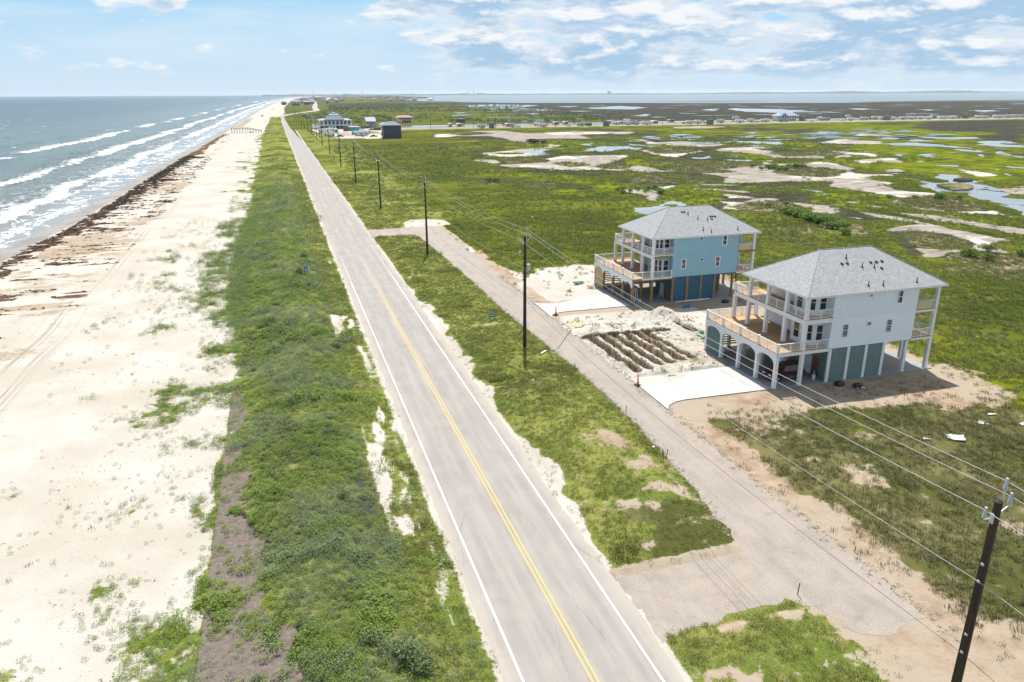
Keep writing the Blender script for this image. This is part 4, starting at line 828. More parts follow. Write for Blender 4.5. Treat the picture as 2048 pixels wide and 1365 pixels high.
def jitter_poly(pts, step, amp, seed):
    out = []
    n = len(pts)
    for i in range(n):
        a, b = np.array(pts[i]), np.array(pts[(i + 1) % n])
        L = np.hypot(*(b - a))
        k = max(2, min(40, int(L / step)))
        for j in range(k):
            p = a + (b - a) * j / k
            jx = (vn(np.array([p[0]]), np.array([p[1]]), step * 2.2, seed, 3)[0] - .5) * amp
            jy = (vn(np.array([p[0]]), np.array([p[1]]), step * 2.2, seed + 7, 3)[0] - .5) * amp
            out.append((p[0] + jx, p[1] + jy))
    return out
def sheet(name, pts, z, material, kind='structure', thick=None, parent=None):
    bm = bmesh.new()
    vs_ = [bm.verts.new((x, y, z)) for x, y in pts]
    f = bm.faces.new(vs_)
    f.normal_update()
    if f.normal.z < 0:
        f.normal_flip()
    if thick:
        r = bmesh.ops.extrude_face_region(bm, geom=[f])
        bmesh.ops.translate(bm, vec=(0, 0, -thick), verts=[v for v in r['geom'] if isinstance(v, bmesh.types.BMVert)])
        bmesh.ops.recalc_face_normals(bm, faces=bm.faces)
    bmesh.ops.triangulate(bm, faces=[q for q in bm.faces if len(q.verts) > 4])
    me = bpy.data.meshes.new(name)
    bm.to_mesh(me)
    bm.free()
    me.materials.append(material)
    return link(name, me, parent, kind)
M_SALT = mat('dried salt crust', color=(.50, .50, .48), rough=.9, var=.15, vscale=2)
M_POOL = water_material('pool water', (.24, .29, .31), .05, .06, 1.2, (1, 1, 1), (.17, .21, .22))
M_CHAN = water_material('channel water', (.13, .17, .19), .07, .12, .9, (1, 1, 1), (.20, .24, .25))
M_BAY = water_material('bay water', (.085, .135, .16), .30, .35, .08, (.6, 1, 1), (.10, .17, .20))
for i, (nm, pts) in enumerate(WATER):
    c = np.mean(pts, axis=0)
    d = float(np.hypot(*c))
    if nm == 'ISL':
        # marsh islet standing in the channel
        jp = jitter_poly(pts, 1.6, 1.2, 300 + i)
        o = sheet('islet', jp, .42, GROUND, thick=.6)
        co = np.array([v.co[:] for v in o.data.vertices])
        w = np.zeros((len(co), 12), np.float32)
        w[:, CH.index('T')] = .75 if len(pts) == 7 else .0
        w[:, CH.index('D')] = .25 if len(pts) == 7 else 1.0
        for k in range(4):
            at = o.data.attributes.new('cover%d' % k, 'FLOAT_VECTOR', 'POINT')
            at.data.foreach_set('vector', w[:, 3 * k:3 * k + 3].ravel())
        continue
    if d < 130:
        sheet('salt_patch', jitter_poly(pts, .22, 1.3, 200 + i), .14, M_SALT)
        continue
    z = (.05 if d < 400 else (.07 if d < 900 else .20)) + .0006 * i
    if d < 130:
        z = .16
    sheet({'pond': 'pond', 'tidal_channel': 'tidal_channel', 'pool': 'marsh_pool'}[nm], jitter_poly(pts, max(.7, d * .006), max(.9, min(26, d * .020)), 200 + i), z, M_CHAN if nm == 'tidal_channel' else M_POOL)
# many small pools: the broken water before the strip and out on the brown marsh
def pool(cx, cy, a, b, seed):
    r_ = random.Random(seed)
    n = 14
    ph = [r_.uniform(0, 6.3) for _ in range(3)]
    pts = []
    for k in range(n):
        t = 2 * PI * k / n
        q = 1 + .30 * math.sin(2 * t + ph[0]) + .22 * math.sin(3 * t + ph[1]) + .15 * math.sin(5 * t + ph[2])
        pts.append((cx + a * q * math.cos(t), cy + b * q * math.sin(t)))
    d = math.hypot(cx, cy)
    sheet('marsh_pool', pts, (.10 if d < 900 else .25) + .003 * (seed % 89), M_POOL)
for i in range(70):
    q = rng.random()
    pool(235 + 250 * q + rng.normal(0, 14), 430 + 60 * q + rng.normal(0, 30), rng.uniform(1.5, 9) * (1.6 if i % 5 == 0 else 1), rng.uniform(1.5, 8), 900 + i)
for i in range(70):
    y_ = rng.uniform(800, 1750)
    pool(rng.uniform(.28, 1.25) * y_, y_, rng.uniform(4, 22), rng.uniform(4, 24), 1000 + i)
for i in range(22):
    pool(rng.uniform(190, 420), rng.uniform(230, 400), rng.uniform(.8, 2.6), rng.uniform(.8, 2.2), 1100 + i)
# canal behind the caravan strip, bay and its far shore
cn = [(96, 708), (560, 717), (760, 731), (760, 745), (480, 748), (250, 744), (96, 744)]
sheet('canal', jitter_poly(cn, 14, 3.5, 400), .12, M_POOL)
bay = [(566, 3560), (600, 2760), (690, 2330), (1049, 2040), (1525, 1760), (1850, 1900), (2166, 1830), (2700, 1740), (4500, 1700), (9000, 1750), (15500, 2500), (15500, 10600), (4000, 10600), (1500, 10400), (1330, 8200), (1180, 6000), (1020, 5200), (760, 4200)]
sheet('bay', jitter_poly(bay, 90, 90, 410), .35, M_BAY)
M_SPIT = mat('spit cover', color=(.052, .050, .036), rough=.95, var=.4, vscale=.01)
for k, sp in enumerate(([(1560, 1850), (1800, 1960), (2200, 2060), (3400, 2050), (3400, 1880), (2300, 1850), (1800, 1800)], [(1180, 2270), (1500, 2380), (1700, 2330), (1560, 2230)])):
    sheet('marsh_spit', jitter_poly(sp, 60, 50, 430 + k), .65, M_SPIT)
M_FAR = mat('far shore cover', color=(.050, .062, .036), rough=.95, var=.45, vscale=.004)
def far_shore():
    b = MB()
    xs = np.linspace(-100, 15800, 420)
    rows = []
    for j, (yy, hh) in enumerate(((10380, .4), (10420, 15), (10700, 21), (11300, 1))):
        y = yy + (vn(xs, xs * 0, 500, 441, 3) - .5) * 160
        bluff = 26 * np.exp(-((xs - 11200) / 900) ** 2) + 22 * np.exp(-((xs - 9000) / 700) ** 2) + 10 * np.exp(-((xs - 7400) / 500) ** 2)
        z = hh * (.35 + .9 * vn(xs, xs * 0 + j, 60, 442, 4, .65)) if 0 < j < 3 else np.full_like(xs, hh)
        if 0 < j < 3:
            z = z + bluff
        rows.append([(float(a), float(p), float(q)) for a, p, q in zip(xs, y, z)])
    n = len(xs)
    b.add([p for r_ in rows for p in r_], [(j * n + i, j * n + i + 1, (j + 1) * n + i + 1, (j + 1) * n + i) for j in range(3) for i in range(n - 1)])
    b.obj('far_shore', M_FAR, kind='structure')
far_shore()

# ------------------------------------------------------------------ road and lane
def asphalt(nt, b, pos):
    px, py, pz = nt.sep(pos)
    p2 = nt.comb(px, py, 0.0)
    n1 = nt.noise(nt.scale(p2, (1.6, .10, 1)), 1.0, 6, .6)
    n2 = nt.noise(p2, .35, 7, .6)
    n3 = nt.noise(p2, 24, 3, .7)
    n4 = nt.noise(p2, 90, 2, .6)
    c = nt.mix(nt.ss(n1, .34, .66), (.265, .240, .218), (.325, .298, .270))
    c = nt.mix(nt.ss(n2, .40, .68, 0, .6), c, (.345, .318, .288))
    # darker wheel paths in each lane
    lane = nt.math('ABSOLUTE', nt.math('SUBTRACT', nt.math('ABSOLUTE', nt.math('SUBTRACT', px, 13.6)), 1.85))
    wheel = nt.ss(nt.math('ABSOLUTE', nt.math('SUBTRACT', lane, .85)), .50, .05)
    c = nt.mix(nt.math('MULTIPLY', wheel, nt.ss(n1, .2, .8, .12, .5)), c, (.235, .215, .198))
    # oil-dark centre of each lane is slight; sandy outer shoulders
    sh = nt.ss(nt.math('ADD', nt.math('ABSOLUTE', nt.math('SUBTRACT', px, 13.6)), nt.math('MULTIPLY', nt.math('SUBTRACT', n2, .5), .9)), 3.7, 4.6)
    c = nt.mix(nt.math('MULTIPLY', sh, .85), c, (.375, .335, .290))
    c = nt.mix(1.0, c, nt.mix(nt.ss(n3, .25, .75), (.80, .80, .80), (1.17, 1.17, 1.16)), 'MULTIPLY')
    c = nt.mix(1.0, c, nt.mix(nt.ss(n4, .25, .75), (.82, .82, .82), (1.16, 1.16, 1.16)), 'MULTIPLY')
    wv = nt.vmath('ADD', p2, nt.vmath('SCALE', nt.new('ShaderNodeTexNoise').outputs['Color'], .0))
    wx = nt.math('ADD', px, nt.math('MULTIPLY', nt.math('SUBTRACT', nt.noise(p2, .9, 5, .7), .5), 1.2))
    cr = nt.voro(nt.comb(nt.math('MULTIPLY', wx, .42), nt.math('MULTIPLY', py, .05), 0.0), 1.0, feature='DISTANCE_TO_EDGE')
    crk = nt.math('MULTIPLY', nt.ss(cr, .010, .002), nt.ss(nt.noise(p2, .12, 4, .6), .46, .58))
    c = nt.mix(nt.math('MULTIPLY', crk, .38), c, (.10, .09, .08))
    nt.put(b.inputs['Base Color'], c)
    nt.put(b.inputs['Roughness'], .9)
    nt.put(b.inputs['Normal'], nt.bump(n3, .35, .01))
M_ASPH = mat('old asphalt', asphalt)
def strip_mesh(name, left, right, z, m_, kind=None, parent=None, div=1):
    b = MB()
    v = []
    for (lx, ly), (rx, ry) in zip(left, right):
        for k in range(div + 1):
            t = k / div
            v.append((lx + (rx - lx) * t, ly + (ry - ly) * t, z))
    n = div + 1
    f = [(i * n + k, i * n + k + 1, (i + 1) * n + k + 1, (i + 1) * n + k) for i in range(len(left) - 1) for k in range(div)]
    b.add(v, f)
    return b.obj(name, m_, parent, kind=kind)
ry = list(np.arange(-30, 300, .8)) + list(np.arange(300, 700, 4))
jl = (vn(np.zeros(len(ry)), np.array(ry), 1.6, 501, 4, .6) - .5) * .55
jr = (vn(np.zeros(len(ry)), np.array(ry), 1.6, 502, 4, .6) - .5) * .55
Lp = [(8.95 + j - .5 * sst(300, 700, y) - 3.2 * sst(560, 720, y), y) for y, j in zip(ry, jl)]
Rp = [(18.25 + j - 2.6 * sst(420, 700, y), y) for y, j in zip(ry, jr)]
Lp += [(4.6, 720), (3.8, 860), (3.6, 950), (3.4, 1060), (5.5, 1130), (14, 1200), (34, 1285), (56, 1395), (72, 1470), (77, 1520), (80, 1620), (92, 1900), (106, 2120), (150, 3000), (192, 3958), (260, 5300)]
Rp += [(14.6, 720), (14.6, 860), (14.6, 950), (14.6, 1060), (17.5, 1140), (30, 1225), (50, 1318), (70, 1395), (84, 1470), (89, 1530), (92, 1640), (104, 1900), (118, 2120), (164, 3000), (206, 3958), (276, 5300)]
road = strip_mesh('road', Lp, Rp, .014, M_ASPH, 'structure', None, 3)
def paint_mat(name, c, wear):
    def fn(nt, b, pos):
        px, py, pz = nt.sep(pos)
        n = nt.noise(pos, 5.0, 6, .7)
        far = nt.ss(py, 95, 150, 0, .22)
        t = nt.ss(nt.math('ADD', n, far), wear, wear + .14)
        nt.put(b.inputs['Base Color'], nt.mix(t, c, (.34, .32, .29)))
    return mat(name, fn, rough=.7)
M_WHITE_LINE = paint_mat('worn white road paint', (.64, .63, .60), .57)
M_YELLOW_LINE = paint_mat('worn yellow road paint', (.54, .37, .11), .53)
ys_ = list(np.arange(-30, 150, 3.0))
strip_mesh('edge_line', [(9.84, y) for y in ys_], [(9.97, y) for y in ys_], .019, M_WHITE_LINE, parent=road)
strip_mesh('edge_line', [(17.03, y) for y in ys_ + [156, 162]], [(17.16, y) for y in ys_ + [156, 162]], .019, M_WHITE_LINE, parent=road)
ys2 = [y for y in ys_ if y < 146]
strip_mesh('centre_line', [(13.40, y) for y in ys2], [(13.52, y) for y in ys2], .019, M_YELLOW_LINE, parent=road)
strip_mesh('centre_line', [(13.70, y) for y in ys2], [(13.82, y) for y in ys2], .019, M_YELLOW_LINE, parent=road)

def gravel_fn(nt, b, pos):
    px, py, pz = nt.sep(pos)
    p2 = nt.comb(px, py, 0.0)
    n1 = nt.noise(nt.scale(p2, (1.0, .16, 1)), .9, 6, .62)
    n2 = nt.noise(p2, .28, 7, .62)
    n3 = nt.noise(p2, 14, 5, .75)
    n4 = nt.voro(p2, 30, 'Color')
    v4 = nt.sep(n4)[0]
    c = nt.mix(nt.ss(n1, .34, .66), (.315, .272, .235), (.372, .328, .288))
    c = nt.mix(nt.ss(n2, .46, .62, 0, .7), c, (.395, .335, .275))
    c = nt.mix(nt.ss(nt.noise(p2, .6, 6, .7), .56, .70, 0, .6), c, (.27, .222, .18))
    c = nt.mix(1.0, c, nt.mix(v4, (.88, .88, .88), (1.10, 1.10, 1.09)), 'MULTIPLY')
    c = nt.mix(1.0, c, nt.mix(nt.ss(n3, .25, .75), (.72, .72, .72), (1.25, 1.25, 1.24)), 'MULTIPLY')
    # curved wheel marks where cars swing out of the lane
    rr = nt.vmath('LENGTH', nt.vmath('SUBTRACT', p2, (24.0, 40.0, 0)))
    arc = nt.ss(nt.math('SINE', nt.math('MULTIPLY', nt.math('ADD', rr, nt.math('MULTIPLY', n2, 3.5)), 3.1)), .4, 1.0)
    c = nt.mix(nt.math('MULTIPLY', arc, nt.math('MULTIPLY', nt.ss(py, 46, 36), .10)), c, (.20, .165, .135))
    lane = nt.ss(nt.math('ABSOLUTE', nt.math('SUBTRACT', nt.math('ABSOLUTE', nt.math('SUBTRACT', px, 32.0)), .85)), .5, .1)
    c = nt.mix(nt.math('MULTIPLY', nt.math('MULTIPLY', lane, nt.ss(py, 40, 60)), .28), c, (.36, .31, .265))
    nt.put(b.inputs['Base Color'], c)
    nt.put(b.inputs['Roughness'], .95)
    nt.put(b.inputs['Normal'], nt.bump(nt.math('ADD', v4, n3), .8, .03))
M_GRAVEL = mat('crushed stone', gravel_fn)
lane = [(34.6, 27.8), (34.65, 40), (34.65, 59), (34.9, 67), (34.8, 93), (34.9, 101), (35.2, 130), (35.0, 172.8), (27.3, 173.4), (26.4, 172.2), (22.0, 172.6), (18.5, 172.9), (18.45, 163.0), (22.5, 163.6), (25.4, 163.3), (27.4, 160.5), (28.4, 155), (28.9, 140), (29.3, 120), (29.4, 95), (30.0, 84), (30.4, 74), (30.4, 66), (30.1, 55), (29.2, 46), (28.65, 40.8), (28.5, 39.2), (27.9, 38.0), (26.8, 37.4), (25.2, 37.1), (22.5, 36.7), (18.4, 37.2), (18.4, 30.6), (21.5, 30.9), (24.5, 31.5), (27.4, 31.7), (28.7, 30.6), (29.4, 28.9), (29.8, 27.5), (32, 27.2)]
lane_o = sheet('gravel_lane', jitter_poly(lane, .35, .95, 520), .011, M_GRAVEL)

# ------------------------------------------------------------------ concrete drives
M_CONC = mat('fresh concrete', color=(.47, .455, .425), rough=.85, var=.15, vscale=.6, bump=.1, bscale=40)
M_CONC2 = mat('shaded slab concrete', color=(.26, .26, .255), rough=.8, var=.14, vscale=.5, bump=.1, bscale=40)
M_JOINT = mat('concrete joint', color=(.28, .265, .24), rough=.95)
def clip_x(poly, x0, x1):
    def half(p, xc, sgn):
        out = []
        for i in range(len(p)):
            a, b = p[i], p[(i + 1) % len(p)]
            da, db = sgn * (a[0] - xc), sgn * (b[0] - xc)
            if da >= 0:
                out.append(a)
            if (da >= 0) != (db >= 0):
                t = da / (da - db)
                out.append((a[0] + (b[0] - a[0]) * t, a[1] + (b[1] - a[1]) * t))
        return out
    return half(half(poly, x0, 1), x1, -1)
def driveway(poly, cuts):
    base = sheet('driveway', poly, .085, M_JOINT, 'structure', .25)
    for a, b in zip(cuts[:-1], cuts[1:]):
        p = clip_x(poly, a + .012, b - .012)
        if len(p) > 2:
            sheet('concrete_panel', p, .10, M_CONC, None, .012, base)
driveway([(34.75, 59.7), (35.3, 60.6), (36.4, 61.25), (37.6, 61.45), (47.85, 61.2), (47.85, 68.35), (45.2, 68.5), (43.2, 68.3), (41.5, 67.6), (40.0, 66.7), (38.4, 66.2), (36.6, 66.3), (35.5, 66.75), (34.85, 67.4)], [34.5, 38.3, 41.5, 44.7, 48])
driveway([(34.75, 93.2), (35.2, 94.3), (36.2, 95.0), (37.4, 95.25), (47.85, 95.15), (47.85, 102.4), (45.4, 102.5), (43.4, 102.2), (41.8, 101.3), (40.2, 100.3), (38.5, 99.8), (36.8, 99.85), (35.5, 100.4), (34.85, 101.2)], [34.5, 38.3, 41.5, 44.7, 48])

# ------------------------------------------------------------------ air
def haze():
    b = MB().box(-17000, 17000, -900, 16500, -4.6, 68)
    mt = bpy.data.materials.new('sea haze')
    mt.use_nodes = True
    nt = NT(mt.node_tree)
    nt.n.clear()
    out = nt.new('ShaderNodeOutputMaterial')
    v = nt.new('ShaderNodeVolumePrincipled')
    v.inputs['Color'].default_value = (.80, .90, 1.0, 1)
    v.inputs['Density'].default_value = HAZE_DENSITY
    v.inputs['Anisotropy'].default_value = .25
    nt.l.new(v.outputs[0], out.inputs['Volume'])
    b.obj('haze', mt, kind='stuff')
haze()
# ------------------------------------------------------------------ shared building materials
M_WHITE = mat('white trim paint', color=(.76, .76, .76), rough=.55, var=.05, vscale=2)
M_WALLW = mat('white siding paint', color=(.76, .79, .83), rough=.6, var=.035, vscale=1.2)
M_WALLB = mat('light blue siding paint', color=(.275, .46, .545), rough=.6, var=.05, vscale=1.2)
M_SAGE = mat('sage green panel paint', color=(.125, .205, .200), rough=.65, var=.07, vscale=1.5)
M_TEAL = mat('deep teal panel paint', color=(.020, .095, .165), rough=.6, var=.10, vscale=1.5)
M_RAWPINE = mat('raw pine boards', color=(.52, .37, .19), rough=.8, var=.16, vscale=1.5)
M_OSB = mat('unpainted sheathing', color=(.56, .47, .27), rough=.85, var=.12, vscale=3)
M_DARK = mat('dark interior', color=(.02, .018, .016), rough=.9)
M_DOORRED = mat('reddish wood door', color=(.20, .075, .03), rough=.6, var=.15)
M_METAL = mat('galvanised metal', color=(.55, .56, .57), rough=.4, metal=.6)
M_BLACK = mat('black rubber', color=(.015, .015, .016), rough=.7)
M_BOOT = mat('dark vent metal', color=(.045, .047, .05), rough=.5)
def post_fn(nt, b, pos):
    g = nt.noise(nt.scale(pos, (9, 9, .8)), 1.0, 6, .65)
    nt.put(b.inputs['Base Color'], nt.mix(nt.ss(g, .3, .7), (.19, .105, .042), (.36, .225, .095)))
M_POST = mat('treated timber', post_fn, rough=.85)
def deck_fn(nt, b, pos):
    x, y, z = nt.sep(pos)
    plank = nt.new('ShaderNodeTexWhiteNoise', noise_dimensions='1D')
    nt.put(plank.inputs['W'], nt.math('FLOOR', nt.math('DIVIDE', y, .145)))
    g = nt.noise(nt.scale(pos, (1.2, 14, 1)), 1.0, 6, .65)
    t = nt.math('ADD', nt.math('MULTIPLY', plank.outputs['Value'], .6), nt.math('MULTIPLY', g, .5))
    nt.put(b.inputs['Base Color'], nt.mix(nt.ss(t, .2, .9), (.33, .185, .075), (.56, .36, .175)))
M_DECK = mat('pine deck boards', deck_fn, rough=.75)
def shingle_fn(nt, b, pos):
    x, y, z = nt.sep(pos)
    # courses follow height, tabs run along the slope direction
    row = nt.math('FLOOR', nt.math('MULTIPLY', z, 1 / .0755))
    h = nt.math('ADD', x, y)
    hh = nt.math('SUBTRACT', x, y)
    w1 = nt.new('ShaderNodeTexWhiteNoise', noise_dimensions='3D')
    nt.put(w1.inputs['Vector'], nt.comb(nt.math('FLOOR', nt.math('ADD', nt.math('MULTIPLY', x, 4.2), nt.math('MULTIPLY', row, .43))), nt.math('FLOOR', nt.math('MULTIPLY', y, 4.2)), row))
    n = nt.noise(pos, 1.1, 5, .6)
    n2 = nt.noise(pos, 30, 3, .7)
    t = nt.math('ADD', nt.math('MULTIPLY', w1.outputs['Value'], .42), nt.math('ADD', nt.math('MULTIPLY', n, .25), nt.math('MULTIPLY', n2, .25)))
    c = nt.mix(nt.ss(t, .15, .9), (.255, .262, .268), (.390, .398, .400))
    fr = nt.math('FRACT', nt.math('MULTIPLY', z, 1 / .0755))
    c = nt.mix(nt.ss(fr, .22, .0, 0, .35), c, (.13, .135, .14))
    nt.put(b.inputs['Base Color'], c)
    nt.put(b.inputs['Normal'], nt.bump(nt.math('ADD', fr, n2), .5, .012))
M_SHINGLE = mat('grey architectural shingles', shingle_fn, rough=.9)
def glass_fn(nt, b, pos):
    n = nt.noise(pos, 1.3, 4, .5)
    nt.put(b.inputs['Base Color'], nt.mix(nt.ss(n, .4, .6), (.012, .014, .014), (.035, .034, .030)))
M_GLASS = mat('dark window glass', glass_fn, rough=.06, spec=.7)
M_GLASSR = mat('window glass over warm room', color=(.085, .032, .022), rough=.08, spec=.6)
M_FRAME = mat('dark window frame', color=(.35, .36, .36), rough=.5)

def wall_frame(face):
    """maps (a, out, z): along the wall, outwards, up. face: origin, along-vector, out-vector"""
    (ox, oy), (ax, ay), (nx, ny) = face
    return lambda a, o, z: (ox + ax * a + nx * o, oy + ay * a + ny * o, z)
def fbox(b, T, a0, a1, o0, o1, z0, z1, mi=0):
    v = [T(a, o, z) for z in (z0, z1) for o in (o0, o1) for a in (a0, a1)]
    return b.add(v, [(0, 2, 3, 1), (4, 5, 7, 6), (0, 1, 5, 4), (1, 3, 7, 5), (3, 2, 6, 7), (2, 0, 4, 6)], mi)
def window(parent, T, a0, a1, z0, z1, sash=True, trim=.09, pane=None, tmat=None, off=.02):
    """double-hung window: frame object with pane and sash bar as its own children"""
    b = MB()
    t = trim
    fbox(b, T, a0 - t, a1 + t, -.02, off + .035, z1, z1 + t)
    fbox(b, T, a0 - t, a1 + t, -.02, off + .045, z0 - t, z0)
    fbox(b, T, a0 - t, a0, -.02, off + .035, z0, z1)
    fbox(b, T, a1, a1 + t, -.02, off + .035, z0, z1)
    w = b.obj('window', tmat or M_WHITE, parent)
    fbox(MB(), T, a0, a1, -.03, off - .008, z0, z1).obj('pane', pane or M_GLASS, w)
    p = MB()
    fbox(p, T, a0, a1, -.02, off + .012, z0, z1)
    if sash:
        s = MB()
        zm = (z0 + z1) / 2
        fbox(s, T, a0, a1, off - .01, off + .02, zm - .03, zm + .03)
        fbox(s, T, a0, a0 + .035, off - .01, off + .014, z0, z1)
        fbox(s, T, a1 - .035, a1, off - .01, off + .014, z0, z1)
        s.obj('sash', M_WHITE, w)
    return w
def railing(parent, T, a0, a1, z, posts, hgt=1.0):
    """rails, intermediate posts and balusters of one railing run"""
    b = MB()
    fbox(b, T, a0, a1, -.045, .045, z + hgt - .06, z + hgt)
    fbox(b, T, a0, a1, -.025, .025, z + .09, z + .14)
    if not posts:
        fbox(b, T, a0, a0 + .06, -.03, .03, z + .05, z + hgt - .05)
    r = b.obj('railing', M_WHITE, parent)
    q = MB()
    for a in posts:
        fbox(q, T, a - .035, a + .035, -.035, .035, z + .01, z + hgt - .06)
    if posts:
        q.obj('rail_post', M_WHITE, r)
    q = MB()
    n = int((a1 - a0) / .13)
    for k in range(1, n):
        a = a0 + (a1 - a0) * k / n
        fbox(q, T, a - .011, a + .011, -.011, .011, z + .14, z + hgt - .06)
    q.obj('baluster', M_WHITE, r, kind='stuff')
    return r

def beach_house(label, loc, style):
    W = style == 'white'
    wall = M_WALLW if W else M_WALLB
    panel = M_SAGE if W else M_TEAL
    post = M_WHITE if W else M_POST
    name = 'beach_house'
    t = thing(name, label, 'house', loc)
    # --- slab
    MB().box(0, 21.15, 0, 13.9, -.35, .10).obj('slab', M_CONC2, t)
    # --- columns
    def column(x, y, z0, z1, s=.36, m_=None):
        b = MB().box(x - s / 2, x + s / 2, y - s / 2, y + s / 2, z0, z1)
        if (m_ or post) is M_WHITE:
            b.box(x - s / 2 - .03, x + s / 2 + .03, y - s / 2 - .03, y + s / 2 + .03, z0 + .002, z0 + .12)
        return b.obj('column', m_ or post, t)
    FY = [.25, 3.5, 6.92, 10.4, 13.65]
    gs = .36 if W else .30
    for y in FY:
        column(.2, y, .10, 3.66 if y not in (.25, 13.65) else 3.66, gs)
    for y in FY:
        column(3.35, y, .10, 3.62, gs)
    for y in (6.92, 10.4, 13.65):
        column(6.7, y, .10, 3.62, gs)
    for x in (10.3, 14.6):
        for y in (6.92, 11.0):
            column(x, y, .10, 3.78, gs)
    for x in (17.0, 20.3):
        for y in (.25, 3.9, 7.55, 11.1):
            column(x, y, .10, 3.72, gs if W else .28)
    UY = [.22, 3.5, 6.8, 10.2]
    for y in UY:
        column(3.25, y, 4.06, 6.86, .38, M_WHITE)
        column(3.25, y, 7.42, 9.80, .36, M_WHITE)
    column(3.25, 13.05, 4.06, 6.86, .38, M_WHITE)
    column(6.4, 13.05, 4.06, 6.86, .36, M_WHITE)
    for y in (.22, 3.9, 7.55, 11.0):
        column(20.25, y, 4.06, 6.95, .34, M_WHITE)
        column(20.25, y, 7.26, 9.80, .34, M_WHITE)
    # --- lower deck: beam, arches, boards
    b = MB()
    bm_m = M_WHITE if W else M_POST
    MB().box(.0, 6.5, .02, .10, 3.64, 4.00).obj('deck_beam', bm_m, t)
    MB().box(.0, 6.6, 13.80, 13.88, 3.64, 4.00).obj('deck_beam', bm_m, t)
    if not W:
        MB().box(1.6, 6.5, -.012, .015, 3.82, 4.02).obj('fascia_board', M_WHITE, t, label='white fascia strip on raw timber beam')
    MB().box(.14, 6.6, .10, 13.80, 3.74, 4.00).obj('deck_joists', M_POST, t)
    b = MB()
    n = int(13.86 / .145)
    for k in range(n):
        y0 = .02 + k * .145
        b.box(.02, 6.55, y0, y0 + .137, 4.004, 4.042)
    b.obj('deck_board', M_DECK, t, kind='stuff')
    for i in range(4):
        ya, yb = FY[i] + .19, FY[i + 1] - .19
        if i == 0: ya0 = 0.02
        ya0 = FY[i] if i else .02
        yb0 = FY[i + 1] if i < 3 else 13.88
        poly = [(ya0, 4.0), (yb0, 4.0), (yb0, 2.78), (yb, 2.78)]
        for k in range(13):
            th = PI * k / 12
            poly.append(((ya + yb) / 2 + (yb - ya) / 2 * math.cos(th), 2.78 + .66 * math.sin(th)))
        poly += [(ya, 2.78), (ya0, 2.78)]
        MB().extr(poly, 'x', -.004 - .001 * i, .055).obj('arch_panel', M_WHITE, t)
    # --- enclosed bay at the far end and slat screen behind
    if W:
        b = MB()
        for k in range(18):
            z = .12 + k * .182
            b.add([(.12, 10.6, z), (.09, 10.6, z + .175), (.15, 10.6, z + .175), (.15, 10.6, z), (.12, 13.47, z), (.09, 13.47, z + .175), (.15, 13.47, z + .175), (.15, 13.47, z)], [(0, 1, 2, 3), (4, 7, 6, 5), (0, 4, 5, 1), (1, 5, 6, 2), (0, 3, 7, 4)])
        b.obj('lap_panel', panel, t)
    else:
        for k in range(13):
            MB().box(.08, .12, 10.56, 13.5, .14 + k * .252, .14 + k * .252 + .243).obj('board', M_RAWPINE, t)
    for k in range(10):
        MB().box(.5, 6.6, 13.70, 13.74, .35 + k * .31, .35 + k * .31 + .20).obj('slat', M_RAWPINE if not W else M_OSB, t)
    # --- ground floor enclosure (store rooms under the house)
    x0, x1, y0, y1 = 6.75, 13.9, .10, 5.4
    xs = [6.75, 9.15, 11.5, 13.85]
    for i in range(3):
        b = MB()
        a0, a1 = xs[i] + .14, xs[i + 1] - .14
        for k in range(20):
            z = .12 + k * .184
            v = [(a0, y0 + .02, z), (a0, y0 + .045, z + .178), (a0, y0 + .10, z + .178), (a0, y0 + .10, z)]
            v += [(a1, p[1], p[2]) for p in v]
            b.add(v, [(0, 1, 2, 3), (4, 7, 6, 5), (0, 4, 5, 1), (1, 5, 6, 2), (0, 3, 7, 4)])
        b.obj('lap_panel', panel, t)
    for x in xs:
        MB().box(x - .17, x + .17, y0 - .07, y0 + .12, .10, 3.84).obj('pilaster', post if W else M_POST, t)
    MB().box(6.75, 6.86, .22, 1.55, .10, 3.8).box(6.75, 6.86, 3.9, 5.4, .10, 3.8).box(6.75, 6.86, 1.55, 3.9, 2.3, 3.8).box(6.9, 13.9, 5.3, 5.4, .1, 3.8).box(13.8, 13.9, .22, 5.3, .1, 3.8).obj('store_wall', panel, t)
    MB().box(10.5, 10.6, 5.4, 13.7, .1, 3.7).box(6.9, 10.5, 13.4, 13.5, .1, 3.7).obj('back_wall', panel, t)
    d = MB().box(6.72, 6.80, 1.58, 2.6, .12, 2.28).obj('door', M_DOORRED, t)
    MB().cbox((6.70, 1.72, 1.15), (.04, .06, .14)).obj('handle', M_METAL, d)
    MB().box(6.74, 6.80, 2.66, 3.88, .12, 2.28).obj('door', M_WALLW if W else M_WALLB, t)
    b = MB()
    for k in range(18):
        z = .12 + k * .178
        v = [(14.15, 1.5, z), (14.15, 1.53, z + .172), (14.15, 1.60, z + .172), (14.15, 1.60, z)]
        v += [(15.2, p[1], p[2]) for p in v]
        b.add(v, [(0, 1, 2, 3), (4, 7, 6, 5), (0, 4, 5, 1), (1, 5, 6, 2), (0, 3, 7, 4)])
    b.box(14.15, 15.2, 1.60, 4.0, .12, 3.3)
    b.obj('utility_room', panel, t)
    # --- main volume. x 6.5..17.5, y .1..11.2
    b = MB()
    b.box(6.62, 17.5, .14, 11.2, 3.86, 9.86)
    b.obj('wall', wall, t)
    if not W:
        MB().box(6.6, 17.55, .06, .14, 3.74, 3.90).obj('base_band', M_TEAL, t)
    b = MB()                                             # lapped lower storey
